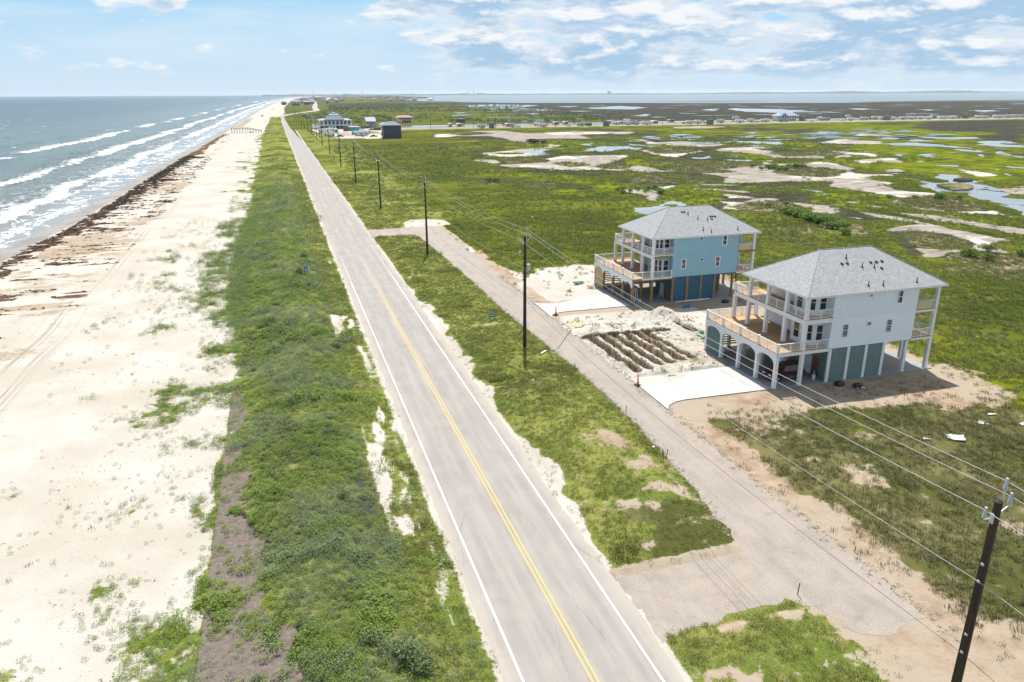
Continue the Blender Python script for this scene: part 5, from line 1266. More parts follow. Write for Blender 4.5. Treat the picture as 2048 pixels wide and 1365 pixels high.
    for k in range(18):
        z = 3.90 + k * .184
        v = [(6.5, .090, z), (6.5, .132, z + .181), (6.5, .145, z + .181), (6.5, .145, z)]
        v += [(17.52, p[1], p[2]) for p in v]
        b.add(v, [(0, 1, 2, 3), (4, 7, 6, 5), (0, 4, 5, 1), (1, 5, 6, 2), (0, 3, 7, 4)])
    b.obj('lap_siding', wall, t)
    MB().box(6.49, 17.53, .095, .145, 7.21, 7.29).obj('belt_course', wall, t)
    b = MB().box(6.5, 17.52, .115, .145, 7.295, 9.86)
    for k in range(28):
        x = 6.5 + k * .4
        b.box(x, x + .05, .094, .114, 7.30, 9.80)
    b.obj('batten_siding', wall, t)
    # front wall (facing the sea): battens above, laps below
    b = MB()
    for k in range(13):
        y = 5.2 + k * .46
        b.box(6.597, 6.617, y, y + .05, 7.45, 9.8)
    for k in range(15):
        z = 4.1 + k * .184
        v = [(6.60, 5.0, z), (6.614, 5.0, z + .18), (6.618, 5.0, z + .18), (6.618, 5.0, z)]
        v += [(p[0], 11.18, p[2]) for p in v]
        b.add(v, [(0, 1, 2, 3), (4, 7, 6, 5), (0, 4, 5, 1), (1, 5, 6, 2), (0, 3, 7, 4)])
    b.obj('front_cladding', wall, t)
    # eight-sided bay at the porch corner
    bay = [(6.61, 1.2), (5.42, 1.2), (4.52, 2.1), (4.52, 4.0), (5.42, 4.9), (6.61, 4.9)]
    MB().prism(bay, 4.05, 9.80).obj('bay_wall', wall, t)
    T1 = wall_frame(((5.42, 1.2), (1, 0), (0, -1)))
    s2 = math.sqrt(.5)
    T2 = wall_frame(((4.52, 2.1), (s2, -s2), (-s2, -s2)))
    T3 = wall_frame(((4.52, 4.0), (0, -1), (-1, 0)))
    for zb in (4.62, 7.98):
        window(t, T1, .16, .96, zb, zb + 1.65, trim=.09 if not W else .05)
        if W:
            window(t, T2, .30, 1.0, zb, zb + 1.65, trim=.05)
        else:
            window(t, T2, .10, .56, zb, zb + 1.65, trim=.06)
            window(t, T2, .72, 1.18, zb, zb + 1.65, trim=.06)
        window(t, T3, .5, 1.4, zb, zb + 1.65, trim=.08)
    T4 = wall_frame(((6.6, 11.2), (0, -1), (-1, 0)))
    for a in (.6, 1.75):
        window(t, T4, a, a + .85, 8.15, 9.35, sash=False, trim=.07, pane=M_OSB if W else M_GLASS)
    fbox(MB(), T4, 3.9, 4.85, -.02, .03, 7.44, 9.5).obj('door', M_WHITE, t)
    fbox(MB(), T4, 5.2, 6.0, -.02, .03, 7.44, 9.5).obj('door', M_FRAME if W else M_WHITE, t)
    if W:
        fbox(MB(), T4, 6.0, 6.35, -.02, .22, 4.3, 4.95).obj('meter_box', M_METAL, t)
    # side windows
    TS = wall_frame(((6.5, .11), (1, 0), (0, -1)))
    tm = None if not W else M_WALLW
    tr = .10 if not W else .03
    pn = M_GLASS if W else M_GLASSR
    window(t, TS, 1.52, 2.18, 5.12, 6.46, trim=tr, pane=pn)
    window(t, TS, 7.28, 7.94, 5.12, 6.46, trim=tr, pane=pn)
    window(t, TS, 8.22, 8.88, 8.32, 9.62, trim=tr, pane=M_GLASS)
    window(t, TS, 4.62, 5.12, 6.12, 6.44, sash=False, trim=.06, pane=pn)
    window(t, TS, 4.36, 4.78, 9.28, 9.58, sash=False, trim=.06, pane=M_FRAME if W else M_GLASS)
    # --- upper front deck
    b = MB().box(3.10, 3.40, .05, 13.15, 6.86, 7.36)
    b.box(3.40, 6.6, .05, .20, 6.90 if W else 6.98, 7.36)
    b.box(3.40, 6.6, 13.0, 13.15, 6.90, 7.36)
    b.obj('upper_beam', M_WHITE, t)
    if not W:
        MB().box(3.42, 6.5, .035, .048, 6.98, 7.24).obj('raw_beam', M_POST, t, label='bare timber beam without its white cover')
    MB().box(3.42, 6.58, .21, 12.98, 7.10, 7.36).obj('deck_joists', M_POST, t)
    b = MB()
    for k in range(int(13.1 / .145)):
        y0 = .04 + k * .145
        b.box(3.06, 6.55, y0, y0 + .137, 7.364, 7.402)
    b.obj('deck_board', M_DECK, t, kind='stuff')
    # --- rear porches
    for z, bz in ((4.03, M_WHITE), (7.26, M_WHITE if W else M_POST)):
        MB().box(17.5, 20.45, .04, 11.2, z - .30, z - .04).obj('porch_beam', bz, t)
        MB().box(17.5, 20.5, .0, 11.25, z - .036, z).obj('porch_floor', M_DECK, t)
    # --- railings
    TF = wall_frame(((.1, 0.0), (0, 1), (-1, 0)))
    for i in range(4):
        a0, a1 = FY[i], FY[i + 1]
        railing(t, TF, a0 + .12 if i else .22, a1 - .12 if i < 3 else 13.62, 4.04, [(a0 + a1) / 2])
    q = [0.12] + FY[1:4] + [13.76]
    for y in q:
        MB().box(.0, .24, y - .12, y + .12, 4.04, 5.10).obj('newel', M_WHITE, t)
    TR = wall_frame(((0, .12), (1, 0), (0, -1)))
    railing(t, TR, .24, 3.06, 4.04, [1.65])
    railing(t, TR, 3.44, 6.5, 4.04, [4.98])
    MB().box(6.36, 6.48, .06, .18, 4.04, 5.08).obj('newel', M_WHITE, t)
    TL = wall_frame(((0, 13.78), (1, 0), (0, 1)))
    railing(t, TL, .24, 3.2, 4.04, [1.7])
    railing(t, TL, 3.3, 6.5, 4.04, [4.9])
    TU = wall_frame(((3.2, 0), (0, 1), (-1, 0)))
    us = UY + [13.05]
    for i in range(4):
        railing(t, TU, us[i] + .19, us[i + 1] - .19 if i < 3 else us[i + 1], 7.40, [(us[i] + us[i + 1]) / 2])
    MB().box(3.1, 3.32, 12.95, 13.15, 7.40, 8.46).obj('newel', M_WHITE, t)
    railing(t, TR, 3.44, 6.5, 7.40, [4.98])
    TL2 = wall_frame(((0, 13.06), (1, 0), (0, 1)))
    railing(t, TL2, 3.32, 6.5, 7.40, [4.9])
    TB = wall_frame(((20.35, 0), (0, 1), (1, 0)))
    railing(t, TR, 17.55, 20.08, 4.03, [18.8])
    railing(t, TB, .40, 3.75, 4.03, [2.1]); railing(t, TB, 4.05, 7.4, 4.03, [5.7]); railing(t, TB, 7.7, 10.9, 4.03, [9.3])
    railing(t, TR, 19.35, 20.08, 7.26, [])
    railing(t, TB, .40, 3.75, 7.26, [2.1]); railing(t, TB, 4.05, 7.4, 7.26, [5.7]); railing(t, TB, 7.7, 10.9, 7.26, [9.3])
    b = MB().box(17.56, 19.30, .07, .11, 7.30, 8.32)
    for k in range(6):
        b.box(17.6 + k * .335, 17.64 + k * .335, .055, .07, 7.30, 8.32)
    b.obj('sheathing_panel', M_OSB, t, label='beige unpainted panel on the upper rear porch rail')
    # --- roof: hip with eaves board
    ex0, ex1, ey0, ey1, ez = 2.85, 21.3, -.12, 11.68, 9.90
    rx0, rx1, ry_, rz = 8.55, 15.45, 5.78, 13.42
    b = MB()
    b.add([(ex0, ey0, ez), (ex1, ey0, ez), (ex1, ey1, ez), (ex0, ey1, ez), (rx0, ry_, rz), (rx1, ry_, rz)],
          [(0, 1, 5, 4), (1, 2, 5), (2, 3, 4, 5), (3, 0, 4)])
    b.add([(ex0, ey0, ez - .02), (ex1, ey0, ez - .02), (ex1, ey1, ez - .02), (ex0, ey1, ez - .02)], [(3, 2, 1, 0)])
    roof = b.obj('roof', M_SHINGLE, t)
    b = MB().box(ex0 + .03, ex1 - .03, ey0 + .03, ey0 + .06, ez - .19, ez - .004).box(ex0 + .03, ex1 - .03, ey1 - .06, ey1 - .03, ez - .19, ez - .004)
    b.box(ex0 + .03, ex0 + .06, ey0 + .06, ey1 - .06, ez - .19, ez - .004).box(ex1 - .06, ex1 - .03, ey0 + .06, ey1 - .06, ez - .19, ez - .004)
    b.box(ex0 + .06, ex1 - .06, ey0 + .06, ey1 - .06, ez - .12, ez - .06)
    b.obj('fascia', M_WHITE, roof)
    b = MB()
    for p, q2 in (((ex0, ey0, ez), (rx0, ry_, rz)), ((ex1, ey0, ez), (rx1, ry_, rz)), ((ex0, ey1, ez), (rx0, ry_, rz)), ((ex1, ey1, ez), (rx1, ry_, rz)), ((rx0, ry_, rz), (rx1, ry_, rz))):
        b.tube([Vector(p) + Vector((0, 0, .008)), Vector(q2) + Vector((0, 0, .008))], .055, 6)
    b.obj('ridge_cap', M_SHINGLE, roof)
    sl = (rz - ez) / (ry_ - ey0)
    pipes = [(10.94, 4.37), (12.08, 3.06), (13.56, 2.88), (11.03, .66), (12.9, .58), (17.37, .55)] if W else [(10.87, 4.19), (12.01, 3.14), (13.53, 2.84), (11.72, .92), (12.84, .46), (17.43, .6)]
    boxes = [(9.85, 3.65), (10.56, 3.64), (13.6, 3.53), (14.36, 3.54), (15.14, 3.56), (14.37, 2.66)] if W else [(10.07, 4.62), (10.45, 4.59), (14.31, 3.44), (14.69, 3.41), (15.09, 3.38), (14.27, 2.92)]
    for x, y in pipes:
        z = ez + sl * (y - ey0)
        b = MB().lathe([(.16, -.05), (.11, .05), (.055, .12), (.048, .48), (.062, .48), (.062, .52)], (x, y, z), 9)
        b.obj('vent_pipe', M_BOOT, roof)
    for x, y in boxes:
        z = ez + sl * (y - ey0)
        MB().add([(x - .14, y - .15, z - .08), (x + .14, y - .15, z - .08), (x + .14, y + .15, z + .08), (x - .14, y + .15, z + .08), (x - .10, y - .11, z + .11), (x + .10, y - .11, z + .11), (x + .10, y + .09, z + .19), (x - .10, y + .09, z + .19)], [(0, 3, 2, 1), (4, 5, 6, 7), (0, 1, 5, 4), (1, 2, 6, 5), (2, 3, 7, 6), (3, 0, 4, 7)]).obj('box_vent', M_BOOT, roof)
    return t
hw = beach_house('white three-storey beach house on white pillars, red car parked under its deck', (47.9, 61.0, 0), 'white')
hb = beach_house('light blue three-storey beach house on brown timber posts, behind the white one', (47.9, 95.0, 0), 'blue')
for h in (hw, hb):
    h['group'] = 'new beach houses beside the gravel lane'
# ------------------------------------------------------------------ cars
def carpaint(name, c):
    return mat(name, color=c, rough=.28, spec=.6)
P_MAROON = carpaint('maroon car paint', (.060, .008, .010))
P_RED = carpaint('red car paint', (.16, .008, .014))
P_DARK = carpaint('dark blue car paint', (.014, .018, .030))
P_GREY = carpaint('silver car paint', (.30, .31, .32))
P_WHITE = carpaint('white car paint', (.70, .70, .70))
M_CLADD = mat('grey lower cladding', color=(.06, .055, .055), rough=.6)
M_LAMP = mat('headlamp glass', color=(.62, .63, .62), rough=.12)
M_TAIL = mat('tail lamp', color=(.30, .01, .01), rough=.2)
M_CHROME = mat('bright metal', color=(.72, .72, .72), rough=.25, metal=.9)
M_RIM = mat('wheel rim', color=(.42, .42, .43), rough=.35, metal=.7)
def profile_body(b, prof, halfw, top=None, mi=0):
    """loft a side profile (x,z) across the width; upper points pulled in"""
    n = len(prof)
    ys = [(-halfw, 0.0), (-halfw + .07, 1.0), (halfw - .07, 1.0), (halfw, 0.0)]
    v = []
    for yy, k in ys:
        for x, z in prof:
            v.append((x * (1 if k else .985), yy, z + (0.0 if k else -.02)))
    f = []
    for j in range(3):
        for i in range(n):
            f.append((j * n + i, j * n + (i + 1) % n, (j + 1) * n + (i + 1) % n, (j + 1) * n + i))
    f.append(tuple(range(n - 1, -1, -1)))
    f.append(tuple(range(3 * n, 4 * n)))
    return b.add(v, f, mi)
def suv(label, loc, rz, paint, group=None, name='suv', cat='car', pickup=False, detail=True):
    """4x4 facing -X, 4.4 m long"""
    t = thing(name, label, cat, loc, rz, group)
    b = MB()
    L = 2.2 if not pickup else 2.65
    prof = [(-L, .50), (-L, .86), (-L + .12, .98), (-L + 1.25, 1.06), (L - .10, 1.06), (L, .98), (L, .48), (L - .42, .42)]
    def arch(cx):
        return [(cx + .40 * math.cos(a), .40 + .40 * math.sin(a)) for a in [PI * k / 6 for k in range(7)]]
    prof += arch(L - .88) + arch(-L + .86)
    profile_body(b, prof, .86)
    b.obj('body', paint, t)
    # glasshouse, tapered
    def cab(x0, x1, x2, x3, z0, z1, w0, w1, m_, nm, par):
        v = [(x0, -w0, z0), (x3, -w0, z0), (x3, w0, z0), (x0, w0, z0), (x1, -w1, z1), (x2, -w1, z1), (x2, w1, z1), (x1, w1, z1)]
        return MB().add(v, [(0, 3, 2, 1), (4, 5, 6, 7), (0, 1, 5, 4), (1, 2, 6, 5), (2, 3, 7, 6), (3, 0, 4, 7)]).obj(nm, m_, par)
    ce = L - .05 if not pickup else .85
    cb = cab(-L + 1.22, -L + 1.85, ce - .22, ce, 1.055, 1.70, .82, .66, paint, 'cabin', t)
    g = MB()
    def gl(pts):
        g.add(pts, [(0, 1, 2, 3)])
    x0, x1, x2, x3 = -L + 1.22, -L + 1.85, ce - .22, ce
    for s in (-1, 1):
        def sp(fx, fz, out=.012):
            xa, xb = x0 + (x1 - x0) * fz, x3 + (x2 - x3) * fz
            return (xa + (xb - xa) * fx, s * (.82 - .16 * fz + out), 1.055 + .645 * fz)
        for a, c in ((.07, .34), (.38, .64), (.68, .95)) if not pickup else ((.08, .46), (.52, .94)):
            gl([sp(a, .12), sp(c, .12), sp(c, .84), sp(a, .84)])
    gl([(x0 - .012 + .05, -.70, 1.12), (x0 - .012 + .05, .70, 1.12), (x1 - .06, .60, 1.64), (x1 - .06, -.60, 1.64)])
    gl([(x3 - .015, .70, 1.14), (x3 - .015, -.70, 1.14), (x2 + .05, -.60, 1.62), (x2 + .05, .60, 1.62)])
    g.obj('side_glass', M_GLASS, cb)
    if not detail:
        w = MB()
        for x in (-L + .86, L - .88):
            for s in (-1, 1):
                w.wheel((x, s * .76, .36), .36, .24, 10)
        w.obj('wheels', M_BLACK, t)
        return t
    for x in (-L + .86, L - .88):
        for s in (-1, 1):
            w = MB().wheel((x, s * .76, .37), .37, .25, 18).obj('wheel', M_BLACK, t)
            MB().wheel((x, s * .80, .37), .22, .20, 12).obj('rim', M_RIM, w)
    for s in (-1, 1):
        MB().box(-L - .02, -L + .10, s * .52 - .20, s * .52 + .20, .74, .90).obj('headlight', M_LAMP, t)
        MB().box(L - .04, L + .02, s * .72 - .10, s * .72 + .10, .70, 1.02).obj('tail_light', M_TAIL, t)
        MB().cbox((-L + 1.55, s * .97, 1.15), (.14, .16, .15)).obj('mirror', paint, t)
        MB().box(-L + 1.35, L - 1.4, s * .84 - .10, s * .84 + .10, .32, .40).obj('running_board', M_CHROME, t)
        MB().box(-L + 1.3, L - 1.32, s * .872 - .012, s * .872 + .012, .46, .62).obj('side_cladding', M_CLADD, t)
    MB().box(-L - .08, -L + .06, -.84, .84, .42, .62).obj('bumper', M_CLADD, t)
    MB().box(-L - .012, -L + .02, -.28, .28, .72, .88).obj('grille', M_BLACK, t)
    MB().box(-L - .095, -L - .08, -.15, .15, .50, .60).obj('licence_plate', M_WHITE, t)
    if not pickup:
        r = MB()
        for s in (-1, 1):
            r.tube([(-L + 2.0, s * .56, 1.74), (L - .4, s * .56, 1.74)], .02, 5)
        r.obj('roof_rail', M_BLACK, t)
    return t
suv('dark red sport utility car parked under the deck of the white house', (50.85, 63.45, .10), R(3), P_MAROON)

# ------------------------------------------------------------------ power line
def pole_fn(nt, b, pos):
    g = nt.noise(nt.scale(pos, (10, 10, .5)), 1.0, 6, .65)
    nt.put(b.inputs['Base Color'], nt.mix(nt.ss(g, .3, .75), (.018, .010, .006), (.060, .034, .020)))
M_POLE = mat('creosoted pole', pole_fn, rough=.75)
M_INS = mat('grey insulator', color=(.42, .46, .50), rough=.35)
M_CAN = mat('transformer grey', color=(.48, .50, .52), rough=.45)
POLE_H = 13.8
def utility_pole(label, loc, detail=True, gear=False):
    t = thing('utility_pole', label, 'utility pole', loc, 0, 'poles of the roadside power line')
    b = MB().tube([(0, 0, -.3), (0, 0, 5), (0, 0, POLE_H)], [.235, .20, .155], 12)
    b.obj('shaft', M_POLE, t, smooth=False)
    if not detail:
        MB().box(-.62, .62, -.05, .05, 13.1, 13.2).obj('bracket', M_METAL, t)
        return t
    MB().lathe([(.165, 0), (.165, .03), (.02, .12)], (0, 0, POLE_H), 10).obj('pole_cap', M_BLACK, t)
    def insulator(c, par=t):
        prof = [(.03, 0), (.03, .05)]
        for k in range(5):
            prof += [(.085 - .006 * k, .06 + k * .075), (.085 - .006 * k, .085 + k * .075), (.05, .095 + k * .075)]
        prof += [(.045, .46), (.06, .48), (.06, .53), (.02, .55)]
        MB().lathe(prof, c, 10).obj('insulator', M_INS, par)
    MB().box(.16, .22, -.03, .03, 13.2, 14.35).obj('bracket', M_METAL, t)
    insulator((.19, 0, 14.35))
    MB().tube([(.17, 0, 13.25), (.62, 0, 13.55)], .03, 6).tube([(.62, 0, 13.53), (.62, 0, 13.62)], .025, 6).obj('bracket', M_METAL, t)
    insulator((.62, 0, 13.6))
    MB().tube([(-.17, 0, 13.1), (-.62, 0, 13.1)], .03, 6).tube([(-.62, 0, 13.08), (-.62, 0, 13.18)], .025, 6).box(-.2, -.15, -.08, .08, 12.85, 13.3).obj('bracket', M_METAL, t)
    insulator((-.62, 0, 13.15))
    b = MB()
    for z, m_ in ((10.9, 0), (10.05, 0), (7.3, 0), (6.35, 0)):
        b.cbox((-.20, -.08, z), (.10, .12, .09), R(30))
    b.obj('clamp', M_METAL, t)
    if gear:
        MB().lathe([(.20, 0), (.22, .03), (.22, .72), (.20, .76), (.05, .80)], (.42, -.05, 9.75), 14).obj('transformer', M_CAN, t)
        MB().box(.15, .30, -.12, .04, 9.9, 10.0).box(.15, .30, -.12, .04, 10.3, 10.4).obj('bracket', M_METAL, t)
        MB().tube([(-.62, 0, 13.1), (-.64, 0, 12.1)], .012, 5).obj('jumper_wire', M_METAL, t)
        MB().cbox((-.64, 0, 11.85), (.14, .10, .50), 0, 0, R(20)).obj('fuse_cutout', M_INS, t)
        MB().tube([(-.2, -.05, 2.55), (-.9, -.3, 1.75)], .05, 6).obj('stub_brace', M_POLE, t)
        MB().tube([(.15, -.1, 3.0), (.55, -.2, 3.05)], .03, 6).obj('side_peg', M_METAL, t)
    return t
PX = [(27.0, 19.5), (27.0, 81.8), (26.2, 139.8), (25.8, 203.7), (26.0, 269.8), (26.2, 332.9), (26.7, 405.3), (27.3, 474.3), (27.7, 541), (27.7, 606), (27.6, 668), (26.9, 722), (26.4, 775), (26.0, 835.9), (24.9, 881.2), (25.0, 948.9)]
PL = ['dark utility pole nearest the camera at the end of the gravel lane',
      'utility pole with a grey transformer can standing on the grass across from the trench plot',
      'utility pole at the far bend of the gravel lane, right beside its edge',
      'utility pole just beyond the far entrance of the gravel lane',
      'second utility pole beyond the far entrance of the gravel lane',
      'third utility pole beyond the far entrance of the gravel lane',
      'fourth utility pole beyond the far lane entrance, before the parking lot',
      'fifth utility pole beyond the far lane entrance, before the parking lot',
      'utility pole at the near corner of the caravan parking lot',
      'utility pole in front of the parked caravans of the lot', 'utility pole at the left edge of the blue hall',
      'utility pole just past the blue hall', 'second utility pole past the blue hall', 'third utility pole past the blue hall',
      'fourth utility pole past the blue hall', 'farthest utility pole before the road bends inland']
for i, (x, y) in enumerate(PX):
    utility_pole(PL[i], (x, y, .15 if y < 160 else 0), detail=i < 5, gear=i == 1)
# the line goes on behind the bend
for i, (x, y) in enumerate(((108, 1430), (113, 1560), (119, 1690), (125, 1830), (132, 1990), (140, 2160), (149, 2340))):
    utility_pole(('%s utility pole beside the inland stretch of the road, past the bend' % ['first', 'second', 'third', 'fourth', 'fifth', 'sixth', 'seventh'][i]), (x, y, 0), detail=False)
M_WIRE = mat('bare aluminium wire', color=(.42, .42, .41), rough=.55)
M_CABLE = mat('dark telephone cable', color=(.055, .05, .048), rough=.6)
def wire(label, dx, z, r, m_, sag, last=12):
    pts = []
    px = [(27.2, -42)] + PX[:last]
    for (x0, y0), (x1, y1) in zip(px[:-1], px[1:]):
        n = 14 if y0 < 300 else 6
        for k in range(n):
            t_ = k / n
            s = sag * ((y1 - y0) / 62) ** 2 * 4 * t_ * (1 - t_)
            pts.append((x0 + (x1 - x0) * t_ + dx, y0 + (y1 - y0) * t_, z - s))
    pts.append((px[-1][0] + dx, px[-1][1], z))
    rs = [r * max(1, p[1] / 180) for p in pts]
    o = MB().tube(pts, rs, 5).obj('power_line', m_)
    tag(o, label, 'cable', 'wires strung along the poles')
wire('topmost bright wire of the power line along the poles', .19, 14.90, .0145, M_WIRE, 1.05)
wire('bright wire on the inland side arm of the poles', .62, 14.12, .0145, M_WIRE, 1.05)
wire('bright wire on the seaward side arm of the poles', -.62, 13.68, .0145, M_WIRE, 1.05)
wire('single lower bright wire clamped to the pole shafts', -.22, 10.2, .012, M_WIRE, .85, 7)
wire('lowest dark cable strung along the pole shafts', -.22, 6.45, .013, M_CABLE, .9, 7)

# ------------------------------------------------------------------ small things by the lane
M_BLUEBOARD = mat('blue sign board', color=(.04, .20, .42), rough=.5, var=.1)
M_BLUESIGN = mat('blue road sign face', color=(.05, .16, .36), rough=.4)
M_STAKE = mat('weathered stake', color=(.16, .09, .05), rough=.9)
M_ORANGE = mat('orange cone plastic', color=(.62, .085, .025), rough=.5)
M_REFL = mat('reflective collar', color=(.72, .70, .66), rough=.4)
def board_sign(label, x, y, z=.0):
    t = thing('yard_sign', label, 'sign', (x, y, z), R(-8), 'small blue board signs on the verge')
    MB().box(-.42, .42, -.02, .02, .38, .92).obj('board', M_BLUEBOARD, t)
    MB().box(-.36, .36, -.025, -.021, .60, .70).obj('lettering', M_REFL, t)
    for s in (-.36, .36):
        MB().box(s - .03, s + .03, .021, .06, -.1, .95).obj('leg', M_STAKE, t)
for a in (('blue board sign on the grass by the lane, nearest the transformer pole', 26.3, 94.0, .25), ('blue board sign at the foot of the pole past the far lane entrance', 25.6, 211.0), ('blue board sign a little way beyond the first pole past the far lane entrance', 26.4, 236.6), ('blue board sign beside the second pole beyond the far lane entrance', 25.6, 271.4), ('smallest and farthest blue board sign on the verge', 26.1, 370.0)):
    board_sign(*a)
t = thing('road_sign', 'small blue marker sign on a thin post among the dune plants', 'sign', (2.75, 121.5, 0.9))
MB().tube([(0, 0, -.5), (0, 0, 2.6)], .035, 6).obj('post', M_METAL, t)
MB().box(-.30, .30, -.055, -.038, 1.75, 2.65).obj('panel', M_BLUESIGN, t)
MB().box(-.05, .05, -.060, -.056, 2.25, 2.5).box(-.16, -.04, -.060, -.056, 1.9, 2.12).box(.04, .16, -.060, -.056, 1.9, 2.12).obj('lettering', M_REFL, t)
def cone(label, x, y):
    t = thing('traffic_cone', label, 'traffic cone', (x, y, .06), 0, 'tall slim orange channelizer cones')
    MB().cbox((0, 0, .03), (.62, .62, .07)).obj('base', M_BLACK, t)
    MB().lathe([(.14, 0), (.12, .25), (.085, .75), (.055, 1.15), (.05, 1.17)], (0, 0, .06), 12).obj('body', M_ORANGE, t)
    for z0, z1, r0, r1 in ((.42, .56, .118, .106), (.74, .88, .092, .080)):
        MB().lathe([(r0, z0), (r1, z1)], (0, 0, .06), 12).obj('collar', M_REFL, t)
cone('slim orange traffic cone at the corner of the blue house driveway', 35.7, 94.1)
cone('slim orange traffic cone at the corner of the white house driveway', 34.8, 66.5)
o = MB().cbox((36.2, 88.3, .16), (1.9, 1.25, .03), R(-12), 0, R(3), R(-4)).obj('plywood_sheet', M_RAWPINE)
tag(o, 'loose sheet of pale plywood lying at the edge of the lane', 'plywood')
def stake(label, x, y, h, lean, z=.0):
    b = MB().tube([(x, y, z - .1), (x + lean, y, z + h)], .035, 5)
    tag(b.obj('wooden_stake', M_STAKE), label, 'stake', 'survey stakes along the lane')
stake('dark stake with a leaning twin at the lane edge, opposite the white house drive', 29.75, 50.8, .8, .05)
stake('leaning thin stake paired with an upright one at the lane edge', 29.55, 50.9, .7, -.14)
stake('stake at the lane edge just past the transformer pole shadow', 30.2, 73.2, .8, .0)
stake('stake on the verge edge opposite the orange cone of the white house', 30.5, 60.5, .75, .05)
stake('stake standing at the tip of the near grass plot', 28.6, 31.8, .85, .06)
stake('short stake in the brown dirt beside the lane end', 35.3, 34.5, .45, .05)
stake('stake on the lawn edge opposite the blue house', 29.1, 112.5, .9, .0)
stake('reddish stake at the foot of the pole at the far lane bend', 26.7, 140.6, .8, .05)
# rut where a pipe crosses the lane
b = MB().tube([(30.6, 80.2, .04), (31.9, 82.0, .045), (33.2, 84.0, .045), (35.2, 87.0, .07)], .035, 5)
tag(b.obj('hose', M_CLADD), 'thin dark hose lying across the gravel lane to the dug-up plot', 'hose')
M_GREENP = mat('green septic pipe', color=(.03, .22, .11), rough=.5)
M_YELLOWP = mat('yellow lid', color=(.60, .44, .06), rough=.5)
t = thing('septic_parts', 'pile of green plastic septic fittings by the far corner of the white house', 'pipe fittings', (49.6, 77.8, .28), 0)
for i, (x, y, a, L) in enumerate(((0, 0, .4, 1.1), (.35, .35, 1.2, .8), (-.2, .6, 2.2, .7), (.2, -.3, .1, .6))):
    MB().tube([(x - L / 2 * math.cos(a), y - L / 2 * math.sin(a), .08 + .05 * i), (x + L / 2 * math.cos(a), y + L / 2 * math.sin(a), .12 + .07 * i)], .10, 8).obj('pipe', M_GREENP, t)
t = thing('septic_tank', 'round green septic tank top with a yellow edge beside the short trench' , 'septic tank', (50.9, 80.4, .22), 0)
MB().lathe([(.36, 0), (.38, .12), (.30, .2), (.1, .24)], (0, 0, 0), 14).obj('dome', M_GREENP, t)
MB().lathe([(.42, .0), (.42, .05)], (0, 0, -.03), 14).obj('ring', M_YELLOWP, t)
t = thing('pipe_stack', 'pile of green pipes behind the far corner of the blue house', 'pipes', (45.8, 109.6, .15), R(15))
for i in range(4):
    MB().tube([(-1, .22 * i, .1 + .03 * i), (.9, .22 * i + .1, .1)], .09, 7).obj('pipe', M_GREENP, t)
M_LUMBER = mat('offcut lumber', color=(.30, .19, .09), rough=.85, var=.2)
for k, (lab, x, y, n, s) in enumerate((('small heap of timber offcuts on the sand left of the blue house', 42.4, 105.6, 5, .9), ('short brown timber block on the sand left of the blue house', 41.3, 103.7, 2, .55), ('timber planks lying by the front corner of the blue house', 46.4, 106.9, 4, 1.3))):
    t = thing('lumber_pile', lab, 'lumber', (x, y, .08), 0)
    for i in range(n):
        MB().cbox((random.uniform(-.4, .4), random.uniform(-.25, .25), .05 + .07 * i), (s * random.uniform(.7, 1.2), .16, .07), random.uniform(0, 3)).obj('plank', M_LUMBER, t)
M_BAG = mat('black refuse bag', color=(.012, .012, .013), rough=.35, bump=.6, bscale=9)
for lab, x, y, s in (('black rubbish bag in the shade beside the white house', 55.5, 60.0, .55), ('torn black rubbish bag with white scraps beside the white house', 57.0, 59.0, .5), ('dark rubbish heap in the shade behind the blue house', 62.3, 92.6, .6)):
    t = thing('rubbish_bag', lab, 'rubbish bag', (x, y, .0))
    me = bpy.data.meshes.new('bag')
    bm = bmesh.new()
    bmesh.ops.create_icosphere(bm, subdivisions=2, radius=s)
    for v in bm.verts:
        k = 1 + .35 * (vn(np.array([v.co.x * 3 + x]), np.array([v.co.y * 3 + v.co.z * 2]), .8, 601, 2)[0] - .5)
        v.co = Vector((v.co.x * k * 1.15, v.co.y * k * .8, max(-.1, v.co.z * k * .55 + .22)))
    bm.to_mesh(me); bm.free()
    me.materials.append(M_BAG)
    link('bag', me, t)
    if 'scraps' in lab:
        for i in range(4):
            MB().cbox((random.uniform(-.5, .5), random.uniform(-.5, -.2), .06), (.22, .14, .03), random.uniform(0, 3)).obj('scrap', M_WHITE, t)
t = thing('trim_boards', 'stack of long white trim boards lying beside the blue house', 'trim boards', (58.0, 94.72, .11), R(-1.5))
for i, (a, c) in enumerate(((-3.1, 2.2), (-2.8, 2.9), (-1.2, 3.0))):
    MB().box(a, c, -.22 + .15 * i, -.09 + .15 * i, .0 + .03 * i, .06 + .03 * i).obj('trim_board', M_WHITE, t)
def ladder(label, loc, rz, ang, H=2.6):
    t = thing('step_ladder', label, 'ladder', loc, rz, 'aluminium ladders under the blue house')
    for dirn, w in ((1, .25), (-1, .22)):
        fr = MB()
        for s in (-w, w):
            fr.tube([(dirn * H * math.sin(ang) * .9, s, 0), (0, s * .75, H * math.cos(ang))], .028, 5)
        o = fr.obj('ladder_leg', M_METAL, t)
        if dirn == 1:
            for k in range(1, 8):
                q = k / 8
                MB().box(dirn * H * math.sin(ang) * .9 * (1 - q) - .05, dirn * H * math.sin(ang) * .9 * (1 - q) + .05, -w * .9, w * .9, H * math.cos(ang) * q - .014, H * math.cos(ang) * q + .014).obj('rung', M_METAL, t)
    return t
ladder('aluminium ladder leaning near the front post of the blue house', (48.9, 95.75, .10), R(100), R(14))
ladder('aluminium ladder standing by the store room of the blue house', (54.2, 97.6, .10), R(170), R(11), 2.2)
